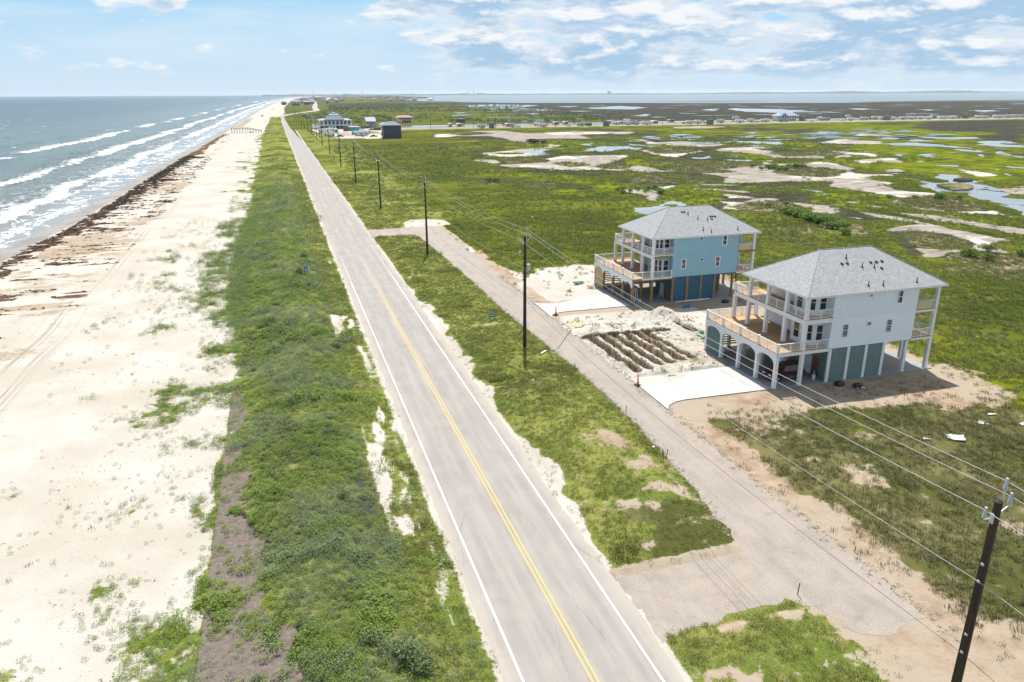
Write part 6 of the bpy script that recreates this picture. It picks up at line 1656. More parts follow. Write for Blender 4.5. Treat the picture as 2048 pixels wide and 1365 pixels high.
t = thing('paint_tubs', 'cluster of white and blue paint tubs under the blue house deck', 'buckets', (49.9, 97.0, .10))
for i in range(5):
    MB().lathe([(.14, 0), (.16, .36), (.17, .37), (.02, .39)], (random.uniform(-.5, .5), random.uniform(-.5, .5), 0), 10).obj('tub', (M_WHITE, M_BLUEBOARD)[i % 3 == 1], t)
t = thing('paint_tubs', 'two blue tubs on the shaded ground beside the blue house', 'buckets', (55.0, 91.8, .02))
for i in range(2):
    MB().lathe([(.22, 0), (.26, .42), (.27, .44), (.03, .45)], (i * .7, .1 * i, 0), 10).obj('tub', M_BLUEBOARD, t)
t = thing('water_heater', 'white tank and bucket by the ground-floor door of the white house', 'tank', (53.9, 62.2, .10))
MB().lathe([(.17, 0), (.19, .5), (.2, .52), (.03, .54)], (0, 0, 0), 12).obj('bucket', M_WHITE, t)
MB().lathe([(.10, 0), (.10, .8), (.03, .85)], (.25, .3, 0), 10).obj('canister', M_METAL, t)
# ------------------------------------------------------------------ beach walkway far along the shore
M_WWOOD = mat('weathered grey wood', color=(.15, .10, .075), rough=.9, var=.25)
t = thing('beach_walkway', 'wooden dune walkway on posts stepping down to the far beach', 'walkway', (-20.5, 654, 0))
def wz(x):
    return 3.0 - max(0, (x - 1)) * .20 if x > 1 else 3.0
for k in range(24):
    x = -12 + k * 1.0
    MB().cbox((x, 0, wz(x)), (.96, 2.0, .12)).obj('plank', M_WWOOD, t)
for k in range(12):
    x = -11.8 + k * 2.05
    for s in (-.95, .95):
        MB().box(x - .14, x + .14, s - .14, s + .14, -.3, wz(x) + 1.0).obj('post', M_WWOOD, t)
for s in (-.95, .95):
    MB().tube([(-12, s, 4.0), (1, s, 4.0), (11.5, s, wz(11.5) + 1.0)], .09, 5).obj('handrail', M_WWOOD, t)
    MB().tube([(-12, s, 3.5), (1, s, 3.5), (11.5, s, wz(11.5) + .5)], .06, 5).obj('handrail', M_WWOOD, t)
for lab, x, y in (('two dark bins under the dune walkway, the left one', -18.5, 653.2), ('two dark bins under the dune walkway, the right one', -16.8, 653.0)):
    t = thing('litter_bin', lab, 'bin', (x, y, 0))
    MB().lathe([(.32, 0), (.36, .9), (.30, 1.0), (.05, 1.05)], (0, 0, 0), 10).obj('drum', M_CLADD, t)

# ------------------------------------------------------------------ plants that can be told apart
M_LEAFB = None
def leaf_mat(name, c0, c1, rough=.6):
    def fn(nt, b, pos):
        oi = nt.new('ShaderNodeObjectInfo').outputs['Random']
        at = nt.attr('tint', 'INSTANCER').outputs['Fac']
        gp = nt.new('ShaderNodeNewGeometry')
        rnd = gp.outputs['Random Per Island']
        t = nt.math('ADD', nt.math('MULTIPLY', rnd, .55), nt.math('MULTIPLY', at, .55), clamp=True)
        c = nt.mix(t, c0, c1)
        nt.put(b.inputs['Base Color'], c)
        b.inputs['Roughness'].default_value = rough
        b.inputs['Specular IOR Level'].default_value = .25
        tr = nt.new('ShaderNodeBsdfTranslucent')
        nt.put(tr.inputs['Color'], nt.mix(1.0, c, (1.25, 1.35, .6), 'MULTIPLY'))
        mx = nt.new('ShaderNodeMixShader')
        mx.inputs[0].default_value = .18
        nt.l.new(b.outputs[0], mx.inputs[1])
        nt.l.new(tr.outputs[0], mx.inputs[2])
        nt.l.new(mx.outputs[0], nt.n.get('Material Output').inputs['Surface'])
    return mat(name, fn)
L_SHRUB = leaf_mat('bright shrub leaves', (.085, .155, .014), (.215, .300, .030))
L_DARKSH = leaf_mat('dark shrub leaves', (.040, .066, .020), (.100, .130, .036))
L_PALM = leaf_mat('palm fronds', (.030, .045, .016), (.080, .095, .032))
M_TRUNK = mat('trunk bark', color=(.12, .085, .06), rough=.95, var=.3)
def leaves(n, rad, size, sq=.7, seed=1, shell=.55, lobes=None):
    """many leaf-sized faces spread through an uneven crown"""
    r_ = random.Random(seed)
    b = MB()
    lobes = lobes or [(r_.uniform(-.55, .55) * rad, r_.uniform(-.55, .55) * rad, r_.uniform(-.1, .35) * rad, rad * r_.uniform(.42, .72)) for _ in range(7)]
    for i in range(n):
        cx, cy, cz, rr = lobes[i % len(lobes)]
        th, ph = r_.uniform(0, 2 * PI), math.acos(r_.uniform(-.5, 1))
        q = rr * (shell + (1 - shell) * r_.random())
        p = Vector((cx + q * math.sin(ph) * math.cos(th), cy + q * math.sin(ph) * math.sin(th), max(.03, (cz + q * math.cos(ph)) * sq + rad * .45)))
        M = Matrix.Rotation(r_.uniform(0, 2 * PI), 3, 'Z') @ Matrix.Rotation(r_.uniform(-.9, .9), 3, 'X') @ Matrix.Rotation(r_.uniform(-.9, .9), 3, 'Y')
        s = size * r_.uniform(.6, 1.3)
        v = [p + M @ Vector(c) for c in ((-s, 0, 0), (0, -s * .5, s * .08), (s, 0, 0), (0, s * .5, s * .08))]
        b.add(v, [(0, 1, 2, 3)])
    return b
def shrub_proto(name, label, rad, n, size, m_, seed, cat='shrub', sq=.7, group=None):
    t = thing(name, label, cat, (0, 0, 0), 0, group)
    leaves(n, rad, size, sq, seed).obj('foliage', m_, t)
    b = MB()
    for k in range(5):
        a = k * 1.3
        b.tube([(0, 0, -.1), (math.cos(a) * rad * .2, math.sin(a) * rad * .2, rad * .3), (math.cos(a) * rad * .45, math.sin(a) * rad * .45, rad * .62)], [.05 * rad, .035 * rad, .015 * rad], 5)
    b.obj('stem', M_TRUNK, t)
    return t
SG = 'bright green shrubs of the marsh thicket'
protos = [shrub_proto('shrub', 'x', 1.6, 900, .15, L_SHRUB, s, group=SG) for s in (3, 4, 5)]
spots = []
for i in range(46):
    q = rng.random()
    cx, cy = 126.6 - 3.9 * q + rng.normal(0, 1.7), 163 - 23.5 * q + rng.normal(0, 1.4)
    spots.append((cx, cy, rng.uniform(.75, 1.35), 'bright green shrub in the dense thicket on the marsh edge behind the houses'))
for x, y, s, l in ((118.2, 133.2, 1.0, 'single round shrub left of the thicket, behind the white house roof'), (124.6, 106.4, 1.05, 'round bright shrub on the tan scrub at the right edge, the left one'), (124.9, 102.9, .95, 'low bright shrub on the tan scrub at the right edge'), (131.0, 108.0, 1.1, 'bright shrub at the back of the tan scrub on the right'), (134.5, 103.5, .9, 'bright shrub farthest right on the tan scrub'), (127.8, 173.2, .8, 'lone shrub on the oval tan islet beyond the thicket, left'), (133.7, 174.2, .8, 'lone shrub on the oval tan islet beyond the thicket, right'), (184.3, 170.6, 1.25, 'green shrub on top of the big oval islet by the channel'), (190, 169, .8, 'small shrub on the right slope of the big oval islet'), (178, 174, .7, 'small shrub on the left slope of the big oval islet'), (172, 177, .7, 'smallest shrub at the left end of the big oval islet'), (71.2, 255.5, 1.2, 'dark lone bush in the meadow right of the poles'), (73.4, 256.5, 1.0, 'low bush touching the dark lone bush in the meadow')):
    spots.append((x, y, s, l))
for i in range(16):
    spots.append((186.5 + rng.uniform(0, 27), 263 + rng.normal(0, 3.2), rng.uniform(.7, 1.25), 'bright shrub of the row on the far oval islet'))
for i in range(11):
    spots.append((98 + rng.uniform(0, 22), 214 + rng.normal(0, 4.5), rng.uniform(.55, 1.0), 'bright shrub of the scattered group on the tan mound behind the blue house'))
for i, (x, y, s, l) in enumerate(spots):
    z = 0.0
    if i < 3:
        o = protos[i]
        o.location = (x, y, z); o.rotation_euler = (0, 0, rng.uniform(0, 6)); o.scale = (s, s, s); o['label'] = l
    else:
        o = dup(protos[i % 3], (x, y, z), rng.uniform(0, 6), l, s, SG)
t = shrub_proto('bush', 'broad dark grey-green bush at the left end of the sand flats', 3.6, 2400, .28, L_DARKSH, 9, sq=.55)
t.location = (154.5, 450.6, -.3)
t.scale = (1.3, 1, 1)
t = shrub_proto('bush', 'dark bush standing right beside the broad one at the sand flats', 2.4, 1300, .26, L_DARKSH, 10, sq=.55)
t.location = (160.0, 449.2, -.3)
# palms
def palm(label, x, y, H, first=[None]):
    if first[0] is None:
        t = thing('palm_tree', label, 'palm tree', (x, y, 0), 0, 'small palms of the canal road')
        MB().tube([(0, 0, -.2), (.05, 0, 1.5), (0, .06, 3.4)], [.20, .15, .14], 7).obj('trunk', M_TRUNK, t)
        b = MB()
        for k in range(26):
            a, el = k * 2.4, random.uniform(-.35, 1.1)
            pts = []
            for j in range(5):
                q = j / 4
                pts.append(Vector((math.cos(a) * q * 1.6 * math.cos(el), math.sin(a) * q * 1.6 * math.cos(el), 3.4 + q * 1.5 * math.sin(el) - q * q * .8)))
            s = Vector((-math.sin(a), math.cos(a), 0))
            for j in range(4):
                w0, w1 = .16 * (1 - j / 4) + .10, .16 * (1 - (j + 1) / 4) + .06
                b.add([pts[j] - s * w0, pts[j] + s * w0, pts[j + 1] + s * w1, pts[j + 1] - s * w1], [(0, 1, 2, 3)])
        b.obj('crown', L_PALM, t)
        first[0] = t
        t.scale = (H / 4.6,) * 3
        return t
    return dup(first[0], (x, y, 0), random.uniform(0, 6), label, H / 4.6)
for a in (('palm tree on the canal strip left of the first grey bath house', 174, 677, 5.6), ('palm tree right of the first grey bath house', 204, 681, 4.4), ('palm tree in front of the canal between parked caravans, centre', 394, 712, 4.8), ('palm tree beside the caravan left of the white pavilion', 528, 722, 5.0), ('low palm at the left corner of the white pavilion', 524, 706, 3.6), ('palm tree between the blue hall and the white building', 80.5, 745, 4.4), ('palm tree in front of the white building', 88, 728, 4.6), ('small palm at the near edge of the parking lot', 31, 562, 4.6)):
    palm(*a)
# ------------------------------------------------------------------ buildings of the far settlement
M_BROOF = mat('blue grey metal roof', color=(.10, .165, .25), rough=.6, var=.10)
M_BDARK = mat('dark blue roof band', color=(.022, .055, .10), rough=.6, var=.15)
M_BLOCK = mat('pale blue wall', color=(.42, .47, .52), rough=.7, var=.08)
M_SLATE = mat('dark slate cladding', color=(.060, .075, .088), rough=.75, var=.12, vscale=1)
M_SLATE2 = mat('dark blue slate base', color=(.042, .058, .085), rough=.75, var=.12, vscale=1)
M_GROOF = mat('grey shingle roof', color=(.21, .23, .25), rough=.85, var=.1)
M_LAV = mat('pale lavender roof', color=(.30, .31, .37), rough=.7, var=.08)
M_TURQ = mat('turquoise wall', color=(.045, .26, .40), rough=.6, var=.08)
M_BROWN = mat('brown container', color=(.13, .095, .08), rough=.8, var=.2)
M_REDW = mat('red wall', color=(.33, .045, .055), rough=.7, var=.08)
M_PINKR = mat('faded red roof', color=(.38, .215, .20), rough=.8, var=.1)
M_GREYBOX = mat('grey bath house cladding', color=(.17, .185, .20), rough=.8, var=.12)
def hip(b, x0, x1, y0, y1, z0, z1, inset, mi=0):
    yi = (y1 - y0) / 2 - .01
    yi = min(yi, inset)
    return b.add([(x0, y0, z0), (x1, y0, z0), (x1, y1, z0), (x0, y1, z0), (x0 + inset, y0 + yi, z1), (x1 - inset, y0 + yi, z1), (x1 - inset, y1 - yi, z1), (x0 + inset, y1 - yi, z1)],
                 [(3, 2, 1, 0), (4, 5, 6, 7), (0, 1, 5, 4), (1, 2, 6, 5), (2, 3, 7, 6), (3, 0, 4, 7)], mi)
def opening(t, x0, x1, y, z0, z1, m_=None, name='window'):
    return MB().box(x0, x1, y - .05, y + .03, z0, z1).obj(name, m_ or M_GLASS, t)
# tiered blue hall
t = thing('blue_hall', 'large blue-roofed hall with three stacked roof tiers and white porch', 'hall', (53, 697, 0))
MB().box(-13.5, 13.5, 2, 20, 3.1, 7.6).obj('wall', M_BLOCK, t)
MB().box(-12.5, 12.5, 3, 20, 0, 3.0).obj('understorey', M_DARK, t)
MB().box(-14.3, 14.3, -.5, 2, 2.8, 3.1).obj('porch_floor', M_WHITE, t)
hip(MB(), -14.6, 14.6, -1, 21, 7.6, 8.6, 3).obj('roof', M_LAV, t)
MB().box(-9.3, 7.7, -1.1, 20.5, 7.3, 8.0).obj('roof_band', M_BDARK, t)
r = hip(MB(), -9.6, 8.0, -1.4, 18, 8.0, 11.2, 3.4).obj('roof', M_BROOF, t)
MB().box(-5.4, 4.4, 3, 13, 11.2, 11.6).obj('roof_band', M_BDARK, r)
r2_ = hip(MB(), -5.6, 4.6, 2.8, 13.2, 11.6, 13.0, 2.0).obj('roof', M_BROOF, t)
MB().box(-2.2, .9, 6, 9, 13.0, 13.6).obj('cupola_wall', M_BDARK, r2_)
hip(MB(), -2.5, 1.2, 5.7, 9.3, 13.6, 14.5, 1.3).obj('cupola_roof', M_BROOF, r2_)
for k in range(9):
    x = -13.6 + k * 3.4
    MB().box(x - .17, x + .17, -.4, -.06, 0, 7.5).obj('column', M_WHITE, t)
for k in range(8):
    x = -13.2 + k * 3.4
    opening(t, x + .4, x + 2.4, 2, 4.2, 6.6)
    MB().box(x - .2, x + 2.8, -.35, -.25, 4.05, 4.15).box(x - .2, x + 2.8, -.35, -.25, 3.5, 3.58).obj('railing', M_WHITE, t)
for s, x in ((-1, -5.4), (1, -2.0)):
    MB().add([(x, -.5, 3.2), (x + .35, -.5, 3.2), (x + s * 1.4 + .35, -6.0, .0), (x + s * 1.4, -6.0, .0), (x, -.5, 4.0), (x + .35, -.5, 4.0), (x + s * 1.4 + .35, -6.0, .9), (x + s * 1.4, -6.0, .9)], [(0, 3, 2, 1), (4, 5, 6, 7), (0, 1, 5, 4), (1, 2, 6, 5), (2, 3, 7, 6), (3, 0, 4, 7)]).obj('stair_rail', M_WHITE, t)
for k in range(9):
    MB().box(-5.0, -2.0, -5.8 + k * .58, -5.2 + k * .58, 0, .35 * (k + 1)).obj('step', M_BLOCK, t)
# dark slate house
t = thing('slate_house', 'windowless dark slate house with grey hip roof at the lot corner', 'house', (79, 534, 0))
MB().box(-6.1, 6.1, 0, 11, 0, 3.1).obj('base_wall', M_SLATE2, t)
w = MB()
for k in range(30):
    z = 3.36 + k * .185
    w.add([(-6.0, 0, z), (-6.0, .05, z + .18), (6.0, .05, z + .18), (6.0, 0, z)], [(0, 3, 2, 1)])
w.box(-6.0, 6.0, .05, 11, 3.36, 8.9)
w.obj('wall', M_SLATE, t)
MB().box(-6.2, 6.2, -.08, 11.1, 3.1, 3.36).obj('belt', M_SLATE2, t)
hip(MB(), -6.7, 6.7, -.6, 11.6, 8.9, 11.3, 4.4).obj('roof', M_GROOF, t)
# brown and turquoise boxes
t = thing('beach_shop', 'low shop with turquoise wall and brown end beside the blue hall', 'shop', (63, 657, 0))
MB().box(-7, -3.2, -4, 2, 0, 4.3).obj('brown_wing', M_BROWN, t)
MB().box(-3.2, 6, 0, 6, 0, 3.1).obj('wall', M_TURQ, t)
MB().box(-3.3, 6.2, -.2, 6.2, 3.1, 3.5).obj('roof', M_WHITE, t)
MB().box(-2.6, 5.8, 6.2, 9, 4.2, 4.5).obj('awning', M_LAV, t)
for x in (-2.4, 1.6, 5.4):
    MB().box(x - .12, x + .12, 8.6, 8.85, 0, 4.2).obj('post', M_WHITE, t)
t = thing('white_building', 'tall pale lavender-roofed building behind the brown containers', 'building', (88.5, 733, 0))
MB().box(-4.6, 4.6, 0, 11, 0, 5.2).obj('wall', M_BLOCK, t)
MB().add([(-4.9, -.4, 5.0), (4.9, -.4, 5.0), (4.9, 8, 8.6), (-4.9, 8, 8.6), (4.9, 11.3, 5.0), (-4.9, 11.3, 5.0)], [(0, 1, 2, 3), (3, 2, 4, 5), (0, 3, 5), (1, 4, 2), (0, 5, 4, 1)]).obj('roof', M_LAV, t)
for x in (-3.4, -1.2, 1.2, 3.2):
    opening(t, x - .5, x + .5, 0, 2.4, 4.0)
opening(t, -.6, .5, 0, 0, 2.0, M_TURQ, 'door')
t = thing('red_house', 'raised red house with a faded red hip roof and white porch', 'house', (135, 818, 0))
MB().box(-4.5, 7.5, 2, 12, 2.9, 5.4).obj('wall', M_REDW, t)
MB().box(-2.0, 6.8, 1.6, 9, .2, 2.8).obj('lower_wall', M_REDW, t)
MB().box(-9.5, 9.2, -.6, 2, 2.6, 2.9).obj('porch_floor', M_WHITE, t)
hip(MB(), -9.8, 9.6, -1, 13, 5.4, 7.5, 4).obj('roof', M_PINKR, t)
for k in range(8):
    x = -9.0 + k * 2.55
    MB().box(x - .14, x + .14, -.5, -.22, 0, 5.4).obj('post', M_WHITE, t)
MB().box(-9.2, 9.0, -.5, -.38, 3.6, 3.72).box(-9.2, 9.0, -.5, -.38, 3.1, 3.2).obj('railing', M_WHITE, t)
for x in (-3.2, -.5, 2.4, 5.4):
    opening(t, x - .5, x + .5, 2, 3.6, 5.0)
t = thing('grey_shed', 'small open shed with a pale grey hip roof behind the slate house', 'shed', (97.5, 712, 0))
hip(MB(), -4.6, 4.6, -3, 4, 2.6, 4.6, 3.0).obj('roof', M_LAV, t)
for x in (-4, 0, 4):
    for y in (-2.6, 3.6):
        MB().box(x - .13, x + .13, y - .13, y + .13, 0, 2.6).obj('post', M_WHITE, t)
def container(label, x, y, L):
    t = thing('dump_container', label, 'container', (x, y, 0), 0, 'brown steel containers')
    MB().box(-L / 2, L / 2, 0, 2.4, .25, 2.1).obj('body', M_BROWN, t)
    b = MB()
    for k in range(int(L / .8)):
        b.box(-L / 2 + .3 + k * .8, -L / 2 + .42 + k * .8, -.08, 0, .3, 2.05)
    b.obj('rib', M_BROWN, t)
    MB().box(-L / 2, L / 2, .3, .5, 0, .25).box(-L / 2, L / 2, 1.9, 2.1, 0, .25).obj('skid', M_BLACK, t)
container('brown steel container in front of the white building', 79.2, 697, 7.5)
container('brown steel container behind a dark truck near the slate house', 84.8, 660, 6.5)
t = thing('grey_cabin', 'small dark grey cabin standing by the canal beyond the red house', 'cabin', (192, 800, 0))
MB().box(-4, 4, 0, 5, 0, 3.6).obj('wall', M_SLATE, t)
hip(MB(), -4.3, 4.3, -.3, 5.3, 3.6, 4.4, 2).obj('roof', M_SLATE2, t)
opening(t, -1, 1, 0, 1.2, 2.6)
# white pavilion on the canal strip
t = thing('white_pavilion', 'white two-storey pavilion with grey hip roof and blue gable', 'pavilion', (530.5, 703, 0))
MB().box(-11.5, 12, 3, 12, 0, 5.6).obj('wall', M_WHITE, t)
hip(MB(), -13, 13.4, -1, 13, 5.6, 8.9, 5.5).obj('roof', M_LAV, t)
MB().extr([(-10, 5.6), (-2, 5.6), (-6, 8.7)], 'y', -1.3, 3).obj('gable', M_TURQ, t)
for k in range(9):
    x = -12 + k * 3.05
    MB().box(x - .2, x + .2, -.6, -.2, 0, 5.6).obj('column', M_WHITE, t)
    if k < 8:
        opening(t, x + .8, x + 2.2, 3, 3.0, 4.9)
        MB().box(x, x + 3, -.5, -.38, 3.7, 3.85).obj('railing', M_WHITE, t)
MB().box(-12.4, 12.8, -.7, 3, 2.5, 2.8).obj('balcony', M_WHITE, t)
# raised house on the beach side, far
def stilt_house(label, x, y, w_, d_, h, wm, rm, under=None, first=None):
    t = thing('stilt_house', label, 'house', (x, y, 0), 0, 'far beach houses')
    MB().box(-w_ / 2, w_ / 2, 0, d_, h * .38, h * .72).obj('wall', wm, t)
    hip(MB(), -w_ / 2 - .8, w_ / 2 + .8, -.8, d_ + .8, h * .72, h, w_ * .28).obj('roof', rm, t)
    MB().box(-w_ * .36, w_ * .36, d_ * .2, d_ * .8, 0, h * .38).obj('understorey', under or M_SLATE, t)
    for k in range(4):
        a = -w_ / 2 + .4 + k * (w_ - .8) / 3
        MB().box(a - .2, a + .2, .1, .5, 0, h * .38).obj('stilt', M_WHITE, t)
        if k < 3:
            opening(t, a + w_ * .08, a + w_ * .22, 0, h * .48, h * .64)
    return t
stilt_house('wide blue house with a pale roof where the road bends inland', 61, 2090, 27, 16, 14.5, M_BLOCK, M_PINKR, M_BDARK)
stilt_house('grey house right behind the wide blue house at the bend', 96, 2250, 20, 14, 11, M_SLATE, M_LAV)
stilt_house('dark house left of the wide blue house, nearest the far beach', 34, 2230, 15, 12, 10, M_SLATE2, M_GROOF)
stilt_house('pinkish roofed house inland of the wide blue house', 118, 2420, 20, 14, 10, M_BLOCK, M_PINKR)
for i, (x, y, s, wm, rm, l) in enumerate(((257, 4019, 15, M_BLOCK, M_LAV, 'pale house on the far plain, left of the white-roofed one'), (257, 3713, 20, M_REDW, M_WHITE, 'white-roofed house standing alone on the far plain'), (293, 3423, 20, M_SLATE, M_GROOF, 'grey far house at the left of the row before the bay'), (368, 3368, 22, M_SLATE2, M_GROOF, 'second far house from the left in the row before the bay'), (439, 3465, 20, M_BLOCK, M_LAV, 'third far house from the left in the row before the bay'), (485, 3281, 14, M_BLOCK, M_LAV, 'small pale far house in the middle of the row before the bay'), (561, 3440, 20, M_BLOCK, M_GROOF, 'pale far house right of the middle in the row before the bay'), (610, 3400, 22, M_SLATE, M_LAV, 'grey far house on the bay shore'), (664, 3320, 24, M_SLATE2, M_WHITE, 'white-roofed far house at the right end of the bay shore row'))):
    stilt_house(l, x, y, s, 12, 8.5 if i != 7 else 11, wm, rm)
for i in range(26):
    y = 2500 + i * 150 + rng.uniform(-40, 40)
    x = float(shore(y)) + rng.uniform(75, 150) if i % 2 else np.interp(y, [2120, 3000, 3958, 5300, 7000], [106, 150, 192, 260, 360]) + rng.uniform(40, 110)
    stilt_house('tiny house of the far beach village along the shore road', float(x), y, rng.uniform(12, 20), 12, rng.uniform(9, 13), (M_BLOCK, M_SLATE, M_WALLB, M_WHITE)[i % 4], (M_LAV, M_GROOF, M_PINKR)[i % 3])
# mast and far skyline
M_STEELB = mat('distant steel', color=(.34, .37, .40), rough=.7)
t = thing('radio_mast', 'thin tall radio mast rising over the far plain', 'mast', (268, 5200, 0))
MB().tube([(0, 0, 0), (0, 0, 62)], [1.3, .7], 6).obj('mast_shaft', M_STEELB, t)
for k in range(3):
    a = k * 2.1
    MB().tube([(0, 0, 52), (28 * math.cos(a), 28 * math.sin(a), 0)], .22, 4).obj('guy_wire', M_STEELB, t)
def plant(label, x, y, specs):
    t = thing('refinery', label, 'industrial plant', (x, y, 0), 0, 'plants on the far horizon')
    for i, (dx, w_, h, k) in enumerate(specs):
        if k == 't':
            MB().tube([(dx, 0, 0), (dx, 0, h)], [w_, w_ * .8], 8).obj('stack', M_STEELB, t)
        elif k == 'c':
            MB().tube([(dx, 0, 0), (dx + w_, 0, h)], [5, 3], 5).tube([(dx + w_, 0, h * .45), (dx + w_ * 7, 0, 8)], [3, 3], 5).obj('crane_boom', M_STEELB, t)
        else:
            MB().box(dx - w_, dx + w_, -30, 30, 0, h).obj('block', M_STEELB, t)
plant('far plant with a leaning crane boom on the horizon left of the bay', 1060, 9700, [(-170, 30, 24, 'b'), (-120, 6, 36, 't'), (-60, 25, 18, 'b'), (40, -20, 62, 'c'), (210, 40, 15, 'b'), (-220, 6, 24, 't')])
plant('far plant with twin stacks on the horizon above the left of the bay', 2620, 10720, [(0, 60, 26, 'b'), (150, 8, 60, 't'), (60, 8, 44, 't'), (-150, 80, 20, 'b'), (240, 40, 30, 'b')])
plant('low far plant at the left shore of the bay on the horizon', 1760, 10500, [(0, 60, 20, 'b'), (90, 8, 40, 't'), (-80, 8, 34, 't'), (-150, 50, 16, 'b')])
plant('far plant with one tank tower on the horizon over the middle of the bay', 4900, 10800, [(0, 18, 46, 'b'), (-200, 110, 18, 'b'), (260, 140, 20, 'b'), (520, 8, 36, 't')])
plant('faint far plant on the horizon over the end of the beach', 330, 10900, [(0, 9, 30, 'b'), (-70, 9, 22, 'b'), (80, 12, 26, 'b'), (160, 9, 20, 'b'), (-140, 7, 22, 'b'), (230, 20, 14, 'b')])
# far tree clumps
tp = thing('tree', 'x', 'tree', (0, 0, 0), 0, 'tree clumps on the far plain')
leaves(420, 9.5, 1.7, .55, 21).obj('crown', L_DARKSH, tp)
MB().tube([(0, 0, -1), (0, 0, 7)], [.8, .4], 6).obj('trunk', M_TRUNK, tp)
TL_ = [(380, 5630), (455, 5550), (540, 5500), (600, 5380), (680, 5560), (738, 5520), (800, 5480), (846, 5400), (900, 5450), (946, 5300), (990, 5240), (1020, 5290), (1060, 5330), (640, 5450), (500, 5600), (330, 5700), (300, 4900), (250, 4700), (350, 4600), (230, 4200), (190, 3700), (420, 5100), (560, 5050), (700, 4900), (1100, 5420), (760, 5200)]
for i, (x, y) in enumerate(TL_):
    l = 'dark tree clump on the far plain before the bay'
    s = rng.uniform(.7, 1.25)
    if i == 0:
        tp.location = (x, y, 0); tp['label'] = l
    else:
        dup(tp, (x, y, -1), rng.uniform(0, 6), l, (s * rng.uniform(1.0, 2.2), s, s * .8))

# ------------------------------------------------------------------ caravans along the canal
RVW = [mat('caravan skin %s' % n, color=c, rough=.45, var=.03) for n, c in (('white', (.72, .72, .71)), ('cream', (.66, .63, .57)), ('pale blue', (.52, .58, .62)), ('grey', (.40, .41, .42)))]
RVB = [mat('caravan stripe %s' % n, color=c, rough=.5) for n, c in (('tan', (.30, .20, .13)), ('blue', (.05, .09, .17)), ('grey', (.085, .09, .10)), ('maroon', (.15, .03, .035)))]
M_AWN = mat('dark awning', color=(.05, .055, .065), rough=.8)
def rv(kind, label, loc, L, skin, stripe, rz=0.0, group='caravans parked along the canal'):
    nm = {'tr': 'travel_trailer', 'tr2': 'travel_trailer', 'end': 'caravan', 'fw': 'fifth_wheel', 'mh': 'motorhome'}[kind]
    cat = 'motorhome' if kind == 'mh' else 'caravan'
    t = thing(nm, label, cat, loc, rz, group)
    if kind == 'end':                      # parked nose-in: we see its tail
        w, d, h = L / 2, 7.5, 3.2
        MB().extr([(-w * .92, .55), (w * .92, .55), (w, 1.0), (w, 2.8), (w * .8, h), (-w * .8, h), (-w, 2.8), (-w, 1.0)], 'y', 0, d).obj('body', skin, t)
        MB().box(-w * .78, w * .78, -.05, .02, 1.4, 2.6).obj('window', M_GLASS, t)
        MB().box(-w * .98, w * .98, -.04, .0, .7, 1.3).obj('stripe', stripe, t)
        MB().box(-.5, .5, 2, 3, h, h + .3).obj('roof_unit', M_WHITE, t)
        b = MB()
        for s in (-1, 1):
            b.wheel((0, 0, 0), 0.001, .001, 3)
        MB().box(-w * .8, -w * .8 + .3, .3, 1.0, 0, .6).box(w * .8 - .3, w * .8, .3, 1.0, 0, .6).obj('wheels', M_BLACK, t)
        return t
    h = 3.4 if kind != 'tr2' else 3.6
    a = L / 2
    if kind == 'fw':
        side = [(-a, 1.5), (-a + 1.7, 1.5), (-a + 2.0, .6), (a, .6), (a, h + .2), (-a + 2.0, h + .3), (-a + .3, h), (-a, 2.6)]
    elif kind == 'mh':
        side = [(-a, .55), (a, .55), (a, h), (-a + .9, h + .05), (-a + .1, h - .4), (-a, 1.6)]
    elif kind == 'tr2':
        side = [(-a, .6), (a, .6), (a, h), (-a, h)]
    else:
        side = [(-a + .5, .6), (a - .2, .6), (a, 1.0), (a, h - .4), (a - .4, h), (-a + .7, h), (-a, 2.3), (-a, 1.3)]
    MB().extr(side, 'y', 0, 2.5).obj('body', skin, t)
    MB().box(-a + .7, a - .15, -.03, .01, .66, 1.2).obj('stripe', stripe, t)
    if kind in ('tr2', 'mh', 'fw'):
        MB().box(-a * .1, a * .75, -.035, .01, 2.55, 2.75).obj('stripe', stripe, t)
    n = max(2, int(L / 2.6))
    for k in range(n):
        x = -a + .9 + k * (L - 1.8) / max(1, n - 1)
        MB().box(x - .55, x + .45, -.04, .02, 1.55, 2.35).obj('window', M_GLASS, t)
    if kind == 'mh':
        MB().box(-a - .02, -a + .12, .2, 2.3, 1.5, 2.5).obj('windscreen', M_GLASS, t)
    else:
        MB().box(a * .3, a * .3 + .7, -.05, .0, .7, 2.5).obj('door', M_WHITE if stripe is not RVB[2] else skin, t)
    MB().box(-.6, .6, .8, 1.6, h, h + .32).obj('roof_unit', M_WHITE, t)
    b = MB()
    for x in ((a * .15, a * .15 + .9) if kind != 'mh' else (-a * .6, a * .5)):
        b.wheel((x, .15, .38), .38, .25, 10)
        b.wheel((x, 2.35, .38), .38, .25, 10)
    b.obj('wheels', M_BLACK, t)
    if kind == 'tr' or kind == 'tr2':
        MB().tube([(-a, 1.25, .55), (-a - 1.1, 1.25, .5)], .07, 5).obj('tow_bar', M_BLACK, t)
    return t
col_n = ['white', 'cream', 'pale blue', 'grey']
str_n = ['tan', 'blue', 'grey', 'maroon']
kn = {'tr': 'travel trailer', 'tr2': 'boxy travel trailer', 'end': 'caravan end-on', 'fw': 'fifth-wheel trailer', 'mh': 'motorhome', 'suv': 'car', 'bath': 'bath house'}
MARKS = [(186, 'first bath house'), (298, 'second bath house'), (408, 'third bath house'), (530, 'white pavilion'), (647, 'fifth bath house'), (767, 'last bath house')]
cnt = {}
